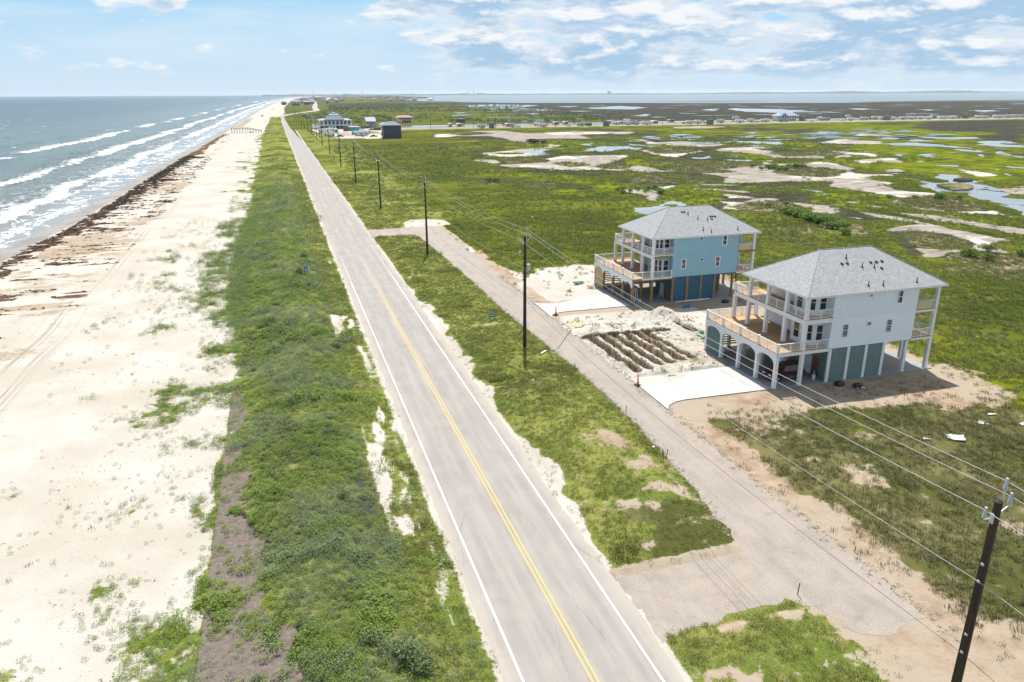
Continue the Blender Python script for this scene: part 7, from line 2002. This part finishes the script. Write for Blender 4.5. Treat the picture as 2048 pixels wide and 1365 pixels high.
for i, (k, x, y, L) in enumerate(sorted(RV, key=lambda r_: r_[1])):
    mk = min(MARKS, key=lambda q: abs(q[0] - x))
    side = 'left' if x < mk[0] else 'right'
    row = 'front' if y < 694 else ('middle' if y < 722 else 'back')
    key = (k, mk[1], side, row)
    cnt[key] = cnt.get(key, 0) + 1
    ordn = ['', 'next ', 'third ', 'fourth ', 'fifth ', 'sixth ', 'seventh '][cnt[key] - 1]
    c, s = (0, 0, 2, 0, 1, 3, 0)[i % 7], (2, 1, 0, 2, 3, 1)[i % 6]
    if k in ('tr', 'tr2', 'end', 'fw', 'mh'):
        rv(k, '%s%s %s, %s stripe, %s row, %s of %s' % (ordn, col_n[c], kn[k], str_n[s], row, side, mk[1]), (x, y, 0), L, RVW[c], RVB[s])
    elif k == 'suv':
        pn, pt = (('dark', P_DARK), ('silver', P_GREY), ('white', P_WHITE), ('red', P_RED))[(i * 5) % 4]
        suv('%s%s car parked in the %s row, %s of %s' % (ordn, pn, row, side, mk[1]), (x, y, 0), PI * (i % 2), pt, 'cars parked along the canal', 'parked_car', pickup=i % 3 == 0, detail=False)
    elif k == 'bath':
        j = cnt.get('b', 0); cnt['b'] = j + 1
        nm = ['leftmost grey box-shaped bath house on the canal strip', 'second grey bath house from the left on the canal strip', 'third grey bath house, left of the white pavilion', 'grey bath house touching the right side of the white pavilion', 'grey bath house right of the white pavilion among caravans', 'grey bath house farthest right on the canal strip'][min(j, 5)]
        t = thing('bath_house', nm, 'bath house', (x, y, 0), 0, 'grey bath houses')
        MB().box(-L / 2, L / 2, 0, 5, 0, 4.6).obj('wall', M_GREYBOX, t)
        MB().box(-L / 2 - .15, L / 2 + .15, -.15, 5.15, 4.6, 4.85).obj('roof', M_GROOF, t)
        MB().box(-L / 2 - .03, L / 2 + .03, -.03, .02, .9, 1.1).obj('belt', M_SLATE2, t)
    elif k == 'green':
        t = thing('storage_box', 'green storage container beside the boxy caravan on the strip', 'container', (x, y, 0))
        MB().box(-L / 2, L / 2, 0, 2.4, .1, 2.6).obj('body', mat('green container paint', color=(.05, .17, .12), rough=.6), t)
        MB().box(-.6, .6, -.03, .01, .3, 2.3).obj('door', M_SLATE, t)
    elif k == 'canopy':
        t = thing('canopy', 'dark carport canopy over a caravan near the last bath house', 'canopy', (x, y, 0))
        MB().box(-L / 2, L / 2, 0, 7, 4.2, 4.5).obj('roof', M_AWN, t)
        for px_ in (-L / 2 + .3, 0, L / 2 - .3):
            MB().box(px_ - .1, px_ + .1, .2, .4, 0, 4.2).obj('post', M_WHITE, t)
# lot in front of the blue hall
LG = 'caravans in the lot by the blue hall'
for a in (('tr', 'white travel trailer at the left of the back row in the hall lot', (37.5, 625, 0), 7.4, 0, 2), ('tr2', 'white boxy trailer in the middle of the back row in the hall lot', (43.0, 628, 0), 6.6, 0, 1), ('end', 'caravan seen from behind at the right of the back row in the hall lot', (47.6, 624, 0), 2.8, 0, 2), ('tr', 'white travel trailer nearest the road poles in the hall lot', (38.2, 570, 0), 7.6, 0, 2), ('fw', 'pale blue fifth-wheel trailer at the front of the middle lot group', (60.6, 566, 0), 9.6, 2, 2), ('tr2', 'grey boxy trailer behind the pale blue fifth-wheel in the lot', (58.4, 578, 0), 6.6, 3, 1), ('tr', 'white trailer at the back of the middle lot group', (66.5, 592, 0), 8.5, 0, 2), ('tr', 'white trailer beside the left side of the blue hall', (34.8, 690, 0), 7.5, 0, 2), ('tr2', 'boxy white trailer farther back left of the blue hall', (37, 722, 0), 6.5, 0, 1)):
    rv(a[0], a[1], a[2], a[3], RVW[a[4]], RVB[a[5]], 0, LG)
suv('red sedan-like pickup parked beside the pale blue fifth-wheel in the lot', (68.6, 558, 0), 0, P_RED, 'vehicles in the lot by the blue hall', 'pickup_truck', 'pickup truck', pickup=True)
suv('dark pickup truck parked right of the white trailer nearest the road', (45.6, 566.5, 0), PI, P_DARK, 'vehicles in the lot by the blue hall', 'pickup_truck', 'pickup truck', pickup=True)
suv('dark truck parked in front of the brown container near the slate house', (79.8, 659.5, 0), 0, P_DARK, 'vehicles in the lot by the blue hall', 'pickup_truck', 'pickup truck', pickup=True)
suv('maroon car parked right of the turquoise shop', (74.2, 690, 0), 0, P_RED, 'vehicles in the lot by the blue hall', 'parked_car')
suv('white car parked just right of the turquoise shop', (72.2, 668, 0), 0, P_WHITE, 'vehicles in the lot by the blue hall', 'parked_car')
suv('silver car under the porch of the blue hall', (56.5, 695.2, 0), PI / 2, P_GREY, 'vehicles in the lot by the blue hall', 'parked_car')
suv('dark car on the far beach, nearer of the two', (-13.5, 1130, .05), R(70), P_DARK, 'cars on the far beach', 'parked_car', detail=False)
suv('dark car on the far beach, farther of the two', (4, 1640, .05), R(70), P_DARK, 'cars on the far beach', 'parked_car', detail=False)
t = thing('flatbed_boat', 'orange and white boat on a trailer before the white building', 'boat', (83.2, 716, 0))
MB().extr([(-1.6, .9), (1.3, .9), (1.9, 1.9), (-1.7, 1.9)], 'y', 0, 1.8).obj('hull', M_ORANGE, t)
MB().box(-1.2, .6, .2, 1.6, 1.9, 2.5).obj('cabin', M_WHITE, t)
MB().box(-1.4, 1.2, .3, 1.5, .3, .5).obj('trailer', M_BLACK, t)
# poles of the canal road
cp = thing('utility_pole', 'x', 'utility pole', (0, 0, 0), 0, 'poles of the canal road')
MB().tube([(0, 0, -.2), (0, 0, 10.2)], [.20, .13], 7).obj('shaft', M_POLE, cp)
MB().box(-.5, .5, -.05, .05, 9.7, 9.8).obj('cross_arm', M_POLE, cp)
for i, (x, y) in enumerate(((130, 655), (189, 657), (247, 660), (304, 667), (365, 676), (422, 677), (480, 679), (538, 683), (610, 700), (662, 695), (718, 694), (772, 692), (829, 693))):
    l = 'dark utility pole of the canal road, %s' % ['behind the slate house', 'right of the leftmost bath house', 'between the first two bath houses', 'right of the second bath house', 'between the second and third bath houses', 'right of the third bath house', 'left of the pavilion', 'right side of the pavilion', 'next after the pavilion', 'by the bath house past the pavilion', 'left of the last bath house', 'just right of the last bath house', 'farthest right'][i]
    if i == 0:
        cp.location = (x, y, 0); cp['label'] = l
    else:
        dup(cp, (x, y, 0), 0, l)
# low white rail along the near side of the lot
t = thing('white_rail', 'long low white rail lying along the roadside edge of the lot', 'rail', (29.4, 575, 0))
MB().box(-.15, .15, -20, 20, .35, .6).obj('beam', M_WHITE, t)
for k in range(9):
    MB().box(-.1, .1, -19.5 + k * 4.85, -19.3 + k * 4.85, 0, .35).obj('post', M_WHITE, t)
# bits of litter that stand out on the verge and field
for lab, x, y, s in (('white scrap of litter on the lawn edge by the lane', 29.4, 52.6, .22), ('white scrap on the lawn opposite the white driveway', 25.2, 62.5, .16), ('white scrap on the lawn below the transformer pole', 24.4, 71.0, .16), ('pale plank lying in the lawn beside the transformer pole', 28.6, 79.4, 1.3), ('white sheet in the meadow beyond the poles', 45.2, 357, 2.2), ('white scrap in the meadow left of the blue house', 60.8, 178.0, .7)):
    o = MB().cbox((x, y, .22 if y < 100 else .1), (s, s * (.12 if 'plank' in lab else .7), .05), random.uniform(0, 3), 0, R(6)).obj('litter', M_WHITE)
    tag(o, lab, 'litter', 'pale scraps on the grass')
# ------------------------------------------------------------------ ground vegetation (uncountable: instanced on points)
L_DUNE = leaf_mat('dune plant leaves', (.050, .102, .012), (.255, .335, .055))
L_DUNE2 = leaf_mat('grey green dune plant leaves', (.075, .115, .040), (.250, .310, .145))
L_GRASS = leaf_mat('lawn grass blades', (.110, .142, .024), (.300, .300, .098))
L_DRY = leaf_mat('dry grass blades', (.075, .085, .030), (.240, .215, .105))
L_MEAD = leaf_mat('meadow grass blades', (.088, .125, .020), (.235, .265, .060))
L_WHITEF = mat('white petals', color=(.75, .74, .70), rough=.7)
L_YELF = mat('yellow petals', color=(.55, .30, .02), rough=.7)
M_WEED = mat('dried seaweed', color=(.085, .056, .040), rough=.95, var=.3)
def tmpl(b, m_, nm):
    me = b.mesh(nm, m_)
    return bpy.data.objects.new(nm, me)
def clump(n, rad, hgt, size, seed):
    r_ = random.Random(seed)
    b = MB()
    for i in range(n):
        a, q = r_.uniform(0, 2 * PI), rad * math.sqrt(r_.random())
        z = hgt * (1 - (q / rad) ** 2 * .8) * r_.uniform(.45, 1.0)
        p = Vector((q * math.cos(a), q * math.sin(a), z))
        M = Matrix.Rotation(r_.uniform(0, 6.3), 3, 'Z') @ Matrix.Rotation(r_.uniform(-.9, .9), 3, 'X')
        s = size * r_.uniform(.6, 1.35)
        b.add([p + M @ Vector(c) for c in ((-s, 0, 0), (0, -s * .45, .1 * s), (s, 0, -.05 * s), (0, s * .45, .1 * s))], [(0, 1, 2, 3)])
    return b
def tuft(n, rad, hgt, wid, seed, lean=.5):
    r_ = random.Random(seed)
    b = MB()
    for i in range(n):
        a, q = r_.uniform(0, 2 * PI), rad * math.sqrt(r_.random())
        p = Vector((q * math.cos(a), q * math.sin(a), -.02))
        d = a + r_.uniform(-.8, .8)
        h, l = hgt * r_.uniform(.55, 1.15), lean * hgt * r_.uniform(.2, 1.2)
        s = Vector((-math.sin(d), math.cos(d), 0)) * wid
        o = Vector((math.cos(d) * l, math.sin(d) * l, 0))
        m1 = p + o * .35 + Vector((0, 0, h * .6))
        tip = p + o + Vector((0, 0, h * .95))
        b.add([p - s, p + s, m1 + s * .7, m1 - s * .7, tip], [(0, 1, 2, 3), (3, 2, 4)])
    return b
def scatter(name, x, y, scl, tpl, tint, label=None, sink=0.0, zsc=None):
    if len(x) == 0:
        return
    z = height(x, y) - sink
    me = bpy.data.meshes.new(name)
    n = len(x)
    me.vertices.add(n)
    me.vertices.foreach_set('co', np.stack([x, y, z], 1).ravel())
    def put(an, typ, key, val):
        a = me.attributes.new(an, typ, 'POINT')
        a.data.foreach_set(key, np.ascontiguousarray(val).ravel())
    put('scl', 'FLOAT', 'value', scl.astype(np.float32))
    rot = np.zeros((n, 3), np.float32); rot[:, 2] = rng.uniform(0, 6.283, n); rot[:, :2] = rng.normal(0, .12, (n, 2))
    put('rot', 'FLOAT_VECTOR', 'vector', rot)
    put('idx', 'INT', 'value', rng.integers(0, len(tpl), n).astype(np.int32))
    put('tint', 'FLOAT', 'value', tint.astype(np.float32))
    o = link(name, me, kind='stuff')
    g = bpy.data.node_groups.new(name, 'GeometryNodeTree')
    g.interface.new_socket('Geometry', in_out='INPUT', socket_type='NodeSocketGeometry')
    g.interface.new_socket('Geometry', in_out='OUTPUT', socket_type='NodeSocketGeometry')
    N, Lk = g.nodes, g.links
    gi, go = N.new('NodeGroupInput'), N.new('NodeGroupOutput')
    mp = N.new('GeometryNodeMeshToPoints')
    iop = N.new('GeometryNodeInstanceOnPoints')
    gti = N.new('GeometryNodeGeometryToInstance')
    for q in reversed(tpl):
        oi = N.new('GeometryNodeObjectInfo')
        oi.inputs['Object'].default_value = q
        oi.inputs['As Instance'].default_value = False
        Lk.new(oi.outputs['Geometry'], gti.inputs[0])
    def nattr(an, typ):
        nd = N.new('GeometryNodeInputNamedAttribute')
        nd.data_type = typ
        nd.inputs['Name'].default_value = an
        return nd.outputs['Attribute']
    Lk.new(gi.outputs[0], mp.inputs[0])
    Lk.new(mp.outputs[0], iop.inputs['Points'])
    Lk.new(gti.outputs[0], iop.inputs['Instance'])
    iop.inputs['Pick Instance'].default_value = True
    Lk.new(nattr('idx', 'INT'), iop.inputs['Instance Index'])
    Lk.new(nattr('rot', 'FLOAT_VECTOR'), iop.inputs['Rotation'])
    Lk.new(nattr('scl', 'FLOAT'), iop.inputs['Scale'])
    Lk.new(iop.outputs[0], go.inputs[0])
    md = o.modifiers.new('scatter', 'NODES')
    md.node_group = g
    return o
def sample(x0, x1, y0, y1, dens):
    n = int((x1 - x0) * (y1 - y0) * dens)
    return rng.uniform(x0, x1, n), rng.uniform(y0, y1, n)
def in_view(x, y, pad=6):
    a = np.degrees(np.arctan2(x, y + 4))
    return (a > -22 - pad) & (a < 54 + pad)
ON_ROAD = lambda x, y: ((x > 9.1) & (x < 18.1)) | ((x > lane_left(y) + .15) & (x < 34.9) & (y > 27) & (y < 174)) | ((x > 18) & (x < 29.5) & (((y > 31.2) & (y < 37)) | ((y > 162.8) & (y < 172.6)))) | ((x > 34.5) & (x < 70) & (((y > 59.5) & (y < 75.4)) | ((y > 93.3) & (y < 109.4))) & ((x > 47.5) | (y < 69) | ((y > 93) & (y < 102.8))))
# --- dune ridge plants
T_D = [tmpl(clump(52, .34, .42, .052, s), L_DUNE, 'dune_leaf_clump') for s in (1, 2, 3)]
T_D2 = [tmpl(clump(56, .36, .50, .048, s), L_DUNE2, 'grey_leaf_clump') for s in (4, 5)]
xs, ys, ss_ = [], [], []
for y0, y1, d, s in ((22, 50, 24, .75), (50, 90, 16, .92), (90, 150, 6.5, 1.25), (150, 260, 2.2, 1.9), (260, 420, .6, 2.5)):
    x, y = sample(-14, 8.8, y0, y1, d)
    xs.append(x); ys.append(y); ss_.append(np.full(len(x), s))
x, y, s = map(np.concatenate, (xs, ys, ss_))
w = fields(x, y)
pr = np.clip(w['V'] + 1.0 * w['D'], 0, 1) * np.maximum(.74, sst(.30, .55, vn(x, y, 3.2, 701, 4, .6) + .15 * band(x, -4, 4.5, 2))) * (1 - .72 * w['P']) * (1 - .75 * sst(4.4, 6.2, x)) * (1 - w['S'])
pr = pr * (1 - .85 * sst(180, 420, y))
pr = np.where(w['P'] > .5, .10 + .5 * sst(.46, .70, vn(x, y, 2.6, 702, 4, .6)), pr)
keep = (rng.random(len(x)) < pr) & in_view(x, y)
x, y, s = x[keep], y[keep], s[keep]
kind = vn(x, y, 5.5, 703, 3) + rng.normal(0, .07, len(x))
big = 1 + .9 * sst(.60, .78, vn(x, y, 3.4, 704, 3))
tint = np.clip(vn(x, y, 4.5, 705, 4) * 1.3 - .2 + rng.normal(0, .1, len(x)), 0, 1)
a = kind > .47
L_FRESH = leaf_mat('fresh yellow green leaves', (.14, .19, .012), (.40, .43, .06))  # yellow-green leaf tone, kept bright to give the ridge highlights too
T_D3 = [tmpl(clump(40, .26, .34, .046, s_), L_FRESH, 'fresh_leaf_clump') for s_ in (6, 7)]
L_HILITE = leaf_mat('highlight leaves', (.16, .20, .11), (.44, .48, .33))  # pale leaf colour stands in for sunlit highlights on the ridge plants
T_D4 = [tmpl(clump(30, .24, .46, .036, s_), L_HILITE, 'highlight_leaf_clump') for s_ in (8, 9)]
qa = rng.random(len(x))
fr = qa < .16 * sst(.40, .66, vn(x, y, 4.0, 708, 3)) + .03
hl = (qa > .86) & (vn(x, y, 3.0, 709, 3) > .44)
scatter('dune_plants', x[fr], y[fr], (s * rng.uniform(.5, 1.2, len(x)))[fr], T_D3, tint[fr])
scatter('dune_plants', x[hl], y[hl], (s * rng.uniform(.6, 1.2, len(x)))[hl], T_D4, tint[hl])
scatter('dune_plants', x[~a], y[~a], (s * big * rng.uniform(.5, 1.25, len(x)))[~a], T_D, tint[~a])
scatter('dune_plants', x[a], y[a], (s * big * rng.uniform(.5, 1.2, len(x)))[a], T_D2, tint[a])
# flowers
f = rng.random(len(x)) < .30 * sst(.56, .70, vn(x, y, 4.0, 706, 3))
T_W = [tmpl(clump(5, .25, .45, .026, 9), L_WHITEF, 'white_flowers')]
T_Y = [tmpl(clump(4, .25, .45, .026, 10), L_YELF, 'yellow_flowers')]
f &= y < 110
scatter('white_flowers', x[f], y[f], s[f] * 1.0, T_W, tint[f])
f2_ = (rng.random(len(x)) < .28 * sst(.58, .72, vn(x, y, 5.0, 707, 3))) & (y < 110)
scatter('yellow_flowers', x[f2_], y[f2_], s[f2_] * 1.0, T_Y, tint[f2_])
# --- lawn of the verges
T_G = [tmpl(tuft(18, .16, .16, .010, s, .7), L_GRASS, 'lawn_tuft') for s in (1, 2, 3)]
xs, ys, ss_ = [], [], []
for x0, x1, y0, y1, d, s in ((18.3, 30.4, 18, 60, 26, 1.0), (18.3, 30.6, 60, 110, 17, 1.2), (18.3, 29.5, 110, 162, 8, 1.6), (18.3, 34, 172, 300, 2.2, 2.4), (4.5, 8.9, 22, 70, 26, 1.0), (4.5, 8.9, 70, 150, 12, 1.3), (4.5, 8.9, 150, 300, 3.5, 2.2)):
    x, y = sample(x0, x1, y0, y1, d)
    xs.append(x); ys.append(y); ss_.append(np.full(len(x), s))
x, y, s = map(np.concatenate, (xs, ys, ss_))
w = fields(x, y)
pr = np.clip(w['V'] + w['F'] * .9 - w['B'] * .9 - w['S'], 0, 1) * sst(.16, .52, vn(x, y, 1.9, 711, 4, .65)) + .05 * (w['B'] + w['S'])
keep = (rng.random(len(x)) < pr) & in_view(x, y) & ~ON_ROAD(x, y)
x, y, s = x[keep], y[keep], s[keep]
tint = np.clip(vn(x, y, 6, 712, 4) * 1.5 - .25 + rng.normal(0, .12, len(x)), 0, 1)
lushy = 1 + .8 * sst(.60, .74, vn(x, y, 3.5, 713, 3))
scatter('lawn_grass', x, y, s * lushy * rng.uniform(.6, 1.3, len(x)), T_G, tint)
# --- dry field to the right
T_F = [tmpl(tuft(18, .22, .26, .012, s, .8), L_DRY, 'dry_tuft') for s in (4, 5, 6)]
x, y = sample(35, 92, 18, 62, 13)
w = fields(x, y)
pr = np.clip(w['F'] + w['L'] * .4 + .05 * w['B'], 0, 1) * sst(.26, .56, vn(x, y, 2.4, 721, 4, .65))
keep = (rng.random(len(x)) < pr) & in_view(x, y, 3) & ~ON_ROAD(x, y)
x, y = x[keep], y[keep]
tint = np.clip(vn(x, y, 5, 722, 4) * 1.4 - .2 + rng.normal(0, .15, len(x)), 0, 1)
scatter('field_grass', x, y, rng.uniform(.55, 1.5, len(x)), T_F, tint)
T_FG = [tmpl(clump(22, .34, .22, .075, s), L_DUNE, 'weed_clump') for s in (14, 15)]
k2 = (rng.random(len(x)) < .13 * sst(.5, .66, vn(x, y, 3.4, 723, 3)))
scatter('field_weeds', x[k2], y[k2], rng.uniform(.4, 1.0, int(k2.sum())), T_FG, tint[k2])
# --- meadow behind the houses
T_M = [tmpl(tuft(16, .34, .42, .026, s, .8), L_MEAD, 'meadow_tuft') for s in (7, 8, 9)]
T_T = [tmpl(tuft(16, .36, .46, .026, s, .8), L_DRY, 'scrub_tuft') for s in (17, 18, 19)]
xs, ys, ss_ = [], [], []
for x0, x1, y0, y1, d, s in ((35, 140, 56, 130, 2.6, 1.0), (34, 190, 130, 210, 1.2, 1.35), (140, 230, 70, 130, 1.2, 1.3)):
    x, y = sample(x0, x1, y0, y1, d)
    xs.append(x); ys.append(y); ss_.append(np.full(len(x), s))
x, y, s = map(np.concatenate, (xs, ys, ss_))
w = fields(x, y)
bare = np.clip(w['S'] + w['M'] + w['B'] + w['D'] * .7 + w['V'] + w['N'] + w['P'] + w['K'], 0, 1)
inw = np.zeros(len(x), bool)
for nm, pts in WATER:
    c = np.mean(pts, axis=0)
    if np.hypot(*c) < 330 and nm != 'ISL':
        inw |= sdist(pts, x, y) > -1.0
pr = (1 - bare) * sst(.24, .5, vn(x, y, 4, 731, 4, .6)) * (1 - .8 * sst(150, 212, y)) + .012 * w['S'] * (y < 110)
keep = (rng.random(len(x)) < pr) & ~inw & in_view(x, y, 3) & ~ON_ROAD(x, y)
x, y, s, wt = x[keep], y[keep], s[keep], w['T'][keep] + .25 * w['F'][keep]
tint = np.clip(vn(x, y, 9, 732, 4) * 1.5 - .25 + rng.normal(0, .1, len(x)), 0, 1)
dry = rng.random(len(x)) < np.clip(wt * .8 + .06, 0, .9)
scatter('meadow_grass', x[~dry], y[~dry], (s * rng.uniform(.6, 1.35, len(x)))[~dry], T_M, tint[~dry])
scatter('scrub_grass', x[dry], y[dry], (s * rng.uniform(.6, 1.3, len(x)))[dry], T_T, tint[dry])
# --- coarser tufts over the middle marsh and its tan islets
xs, ys, ss_ = [], [], []
for x0, x1, y0, y1, d, s in ((30, 240, 195, 270, .75, 2.0), (30, 300, 270, 360, .32, 2.9), (30, 330, 360, 470, .14, 4.0), (150, 300, 110, 200, .7, 1.8)):
    x, y = sample(x0, x1, y0, y1, d)
    xs.append(x); ys.append(y); ss_.append(np.full(len(x), s))
x, y, s = map(np.concatenate, (xs, ys, ss_))
w = fields(x, y)
inw = np.zeros(len(x), bool)
for nm, pts in WATER:
    if nm != 'ISL':
        inw |= sdist(pts, x, y) > -1.5
pr = np.clip(1 - w['S'] - w['M'] - .55 * w['L'] - .5 * w['V'] - .35 * w['D'], 0, 1) * sst(.30, .55, vn(x, y, 12, 733, 4, .6) + .25 * w['T'])
keep = (rng.random(len(x)) < pr) & ~inw & in_view(x, y, 3)
x, y, s, wt, wl = x[keep], y[keep], s[keep], w['T'][keep], w['L'][keep]
tint = np.clip(vn(x, y, 22, 734, 4) * 1.5 - .25 + rng.normal(0, .1, len(x)), 0, 1)
dry = rng.random(len(x)) < np.clip(wt * .85 + .04, 0, .9)
T_ML = [tmpl(tuft(14, .42, .30, .045, s_, .8), L_MEAD, 'marsh_tuft') for s_ in (27, 28)]
T_TL = [tmpl(tuft(14, .42, .32, .045, s_, .8), L_DRY, 'islet_tuft') for s_ in (37, 38)]
scatter('marsh_grass', x[~dry], y[~dry], (s * rng.uniform(.6, 1.3, len(x)))[~dry] * .8, T_ML, tint[~dry] * (1 - .3 * wl[~dry]))
scatter('islet_grass', x[dry], y[dry], (s * rng.uniform(.6, 1.3, len(x)))[dry] * .8, T_TL, tint[dry])
# --- plants on the open sand
xs, ys = sample(-27, -6.5, 28, 200, 9.0)
w = fields(xs, ys)
near = np.exp(-((np.abs(xs - np.interp(ys, VL_Y, VL_X))) / 9.0))
pr = w['V'] * 1.1 + .030 * near + .05 * sst(.60, .75, vn(xs, ys, 4, 741, 3)) * near
keep = (rng.random(len(xs)) < pr) & in_view(xs, ys)
x, y = xs[keep], ys[keep]
tint = np.clip(vn(x, y, 5, 742, 3) + rng.normal(0, .15, len(x)), 0, 1)
scatter('beach_plants', x, y, rng.uniform(.25, .9, len(x)) * np.clip(y / 75, .75, 2), T_D + T_D2, tint)
xs, ys = sample(-27, -8, 30, 130, 2.0)
pr = .30 * sst(.60, .74, vn(xs * .6, ys, 3.2, 743, 4, .6))
keep = (rng.random(len(xs)) < pr) & in_view(xs, ys)
scatter('beach_grass', xs[keep], ys[keep], rng.uniform(.5, 1.1, int(keep.sum())), T_F, rng.random(int(keep.sum())))
# --- scattered twigs and husks on the open sand
T_TW = [tmpl(tuft(3, .12, .05, .018, s_, 3.0), M_WEED, 'twig') for s_ in (61, 62, 63)]
xs, ys = sample(-44, -8, 28, 190, 1.6)
keep = (rng.random(len(xs)) < .75 * sst(.42, .68, vn(xs, ys, 6, 761, 4, .6))) & in_view(xs, ys)
scatter('beach_litter', xs[keep], ys[keep], rng.uniform(.5, 2.2, int(keep.sum())), T_TW, rng.random(int(keep.sum())))
# --- low scrub of the far plain
T_FS = [tmpl(clump(40, 1.0, .8, .26, s_), L_DARKSH, 'far_scrub_clump') for s_ in (71, 72)]
xs, ys = sample(32, 900, 745, 2300, .010)
dx = (xs - .11 * (ys - 750))
keep = (rng.random(len(xs)) < (1 - sst(250, 520, dx)) * sst(.38, .62, vn(xs * .5, ys, 60, 762, 4, .62))) & (xs > np.interp(ys, [745, 1100, 1500, 2300], [32, 40, 105, 160])) & ~((ys < 830) & (xs < 200))
scatter('far_scrub', xs[keep], ys[keep], rng.uniform(1.2, 4.2, int(keep.sum())), T_FS, rng.random(int(keep.sum())))
# --- wrack line lumps
T_K = [tmpl(clump(14, .30, .12, .16, s), M_WEED, 'seaweed_lump') for s in (21, 22, 23)]
xs, ys = sample(-54, -30, 100, 420, 3.0)
w = fields(xs, ys)
keep = (rng.random(len(xs)) < np.clip(w['K'], 0, 1) ** 2 * .8) & in_view(xs, ys, 2)
scatter('seaweed', xs[keep], ys[keep], rng.uniform(.5, 1.5, int(keep.sum())) * np.clip(ys[keep] / 200, .8, 1.6), T_K, rng.random(int(keep.sum())))
# --- clods of the dug plot
T_C = [tmpl(clump(8, .10, .10, .085, s), mat('sand clod %d' % s, color=(.50, .42, .31), rough=.95), 'clod') for s in (31, 32)]
xs, ys = sample(33.8, 55, 66, 92, 6)
w = fields(xs, ys)
keep = (rng.random(len(xs)) < (w['S'] + .4 * w['N']) * .7 * sst(.4, .7, vn(xs, ys, 1.5, 751, 3))) & ~ON_ROAD(xs, ys)
scatter('sand_clods', xs[keep], ys[keep], rng.uniform(.5, 1.6, int(keep.sum())), T_C, rng.random(int(keep.sum())))
# --- loose stones along the lane edges
T_S = [tmpl(clump(5, .16, .05, .055, s_), mat('loose stone %d' % s_, color=(.40, .35, .30), rough=.95), 'stone') for s_ in (51, 52)]
xs, ys = sample(27.5, 37.2, 25, 120, 20)
dl = np.minimum(np.where(ys < 38.5, 9, np.abs(xs - lane_left(ys))), np.abs(xs - 34.8))
keep = (rng.random(len(xs)) < np.exp(-(dl / .45) ** 2) * .8) & in_view(xs, ys)
scatter('lane_stones', xs[keep], ys[keep], rng.uniform(.4, 1.6, int(keep.sum())), T_S, rng.random(int(keep.sum())))
# --- individual dark bushes on the dune ridge
T_ = shrub_proto('dune_bush', 'x', .95, 620, .085, L_DUNE2, 41, 'bush', .8, 'dark bushes on the dune ridge')
for i, (x, y, s, l) in enumerate(((3.9, 33.2, 1.25, 'largest dark bush at the bottom of the dune ridge'), (4.9, 32.2, 1.0, 'dark bush right beside the largest one at the ridge bottom'), (2.3, 34.8, .7, 'small round dark bush left of the largest ridge bush'), (2.4, 51.0, .7, 'dark bush halfway up the near dune ridge'), (3.3, 42.6, .62, 'low dark bush in the middle of the near dune ridge'), (-3.6, 34.0, .4, 'small lone bush on the dark soil at the ridge foot'), (2.0, 128, 1.2, 'dark bush behind the blue marker sign on the ridge'), (3.2, 141, 1.2, 'farther dark bush behind the blue marker sign'), (5.0, 88, .8, 'dark bush at the right edge of the ridge by the tyre tracks'), (1.9, 63, .6, 'small dark bush near the ridge crest'))):
    z = float(height(np.array([x]), np.array([y]))[0]) - .05
    if i == 0:
        T_.location = (x, y, z); T_.scale = (s,) * 3; T_['label'] = l
    else:
        dup(T_, (x, y, z), rng.uniform(0, 6), l, s)
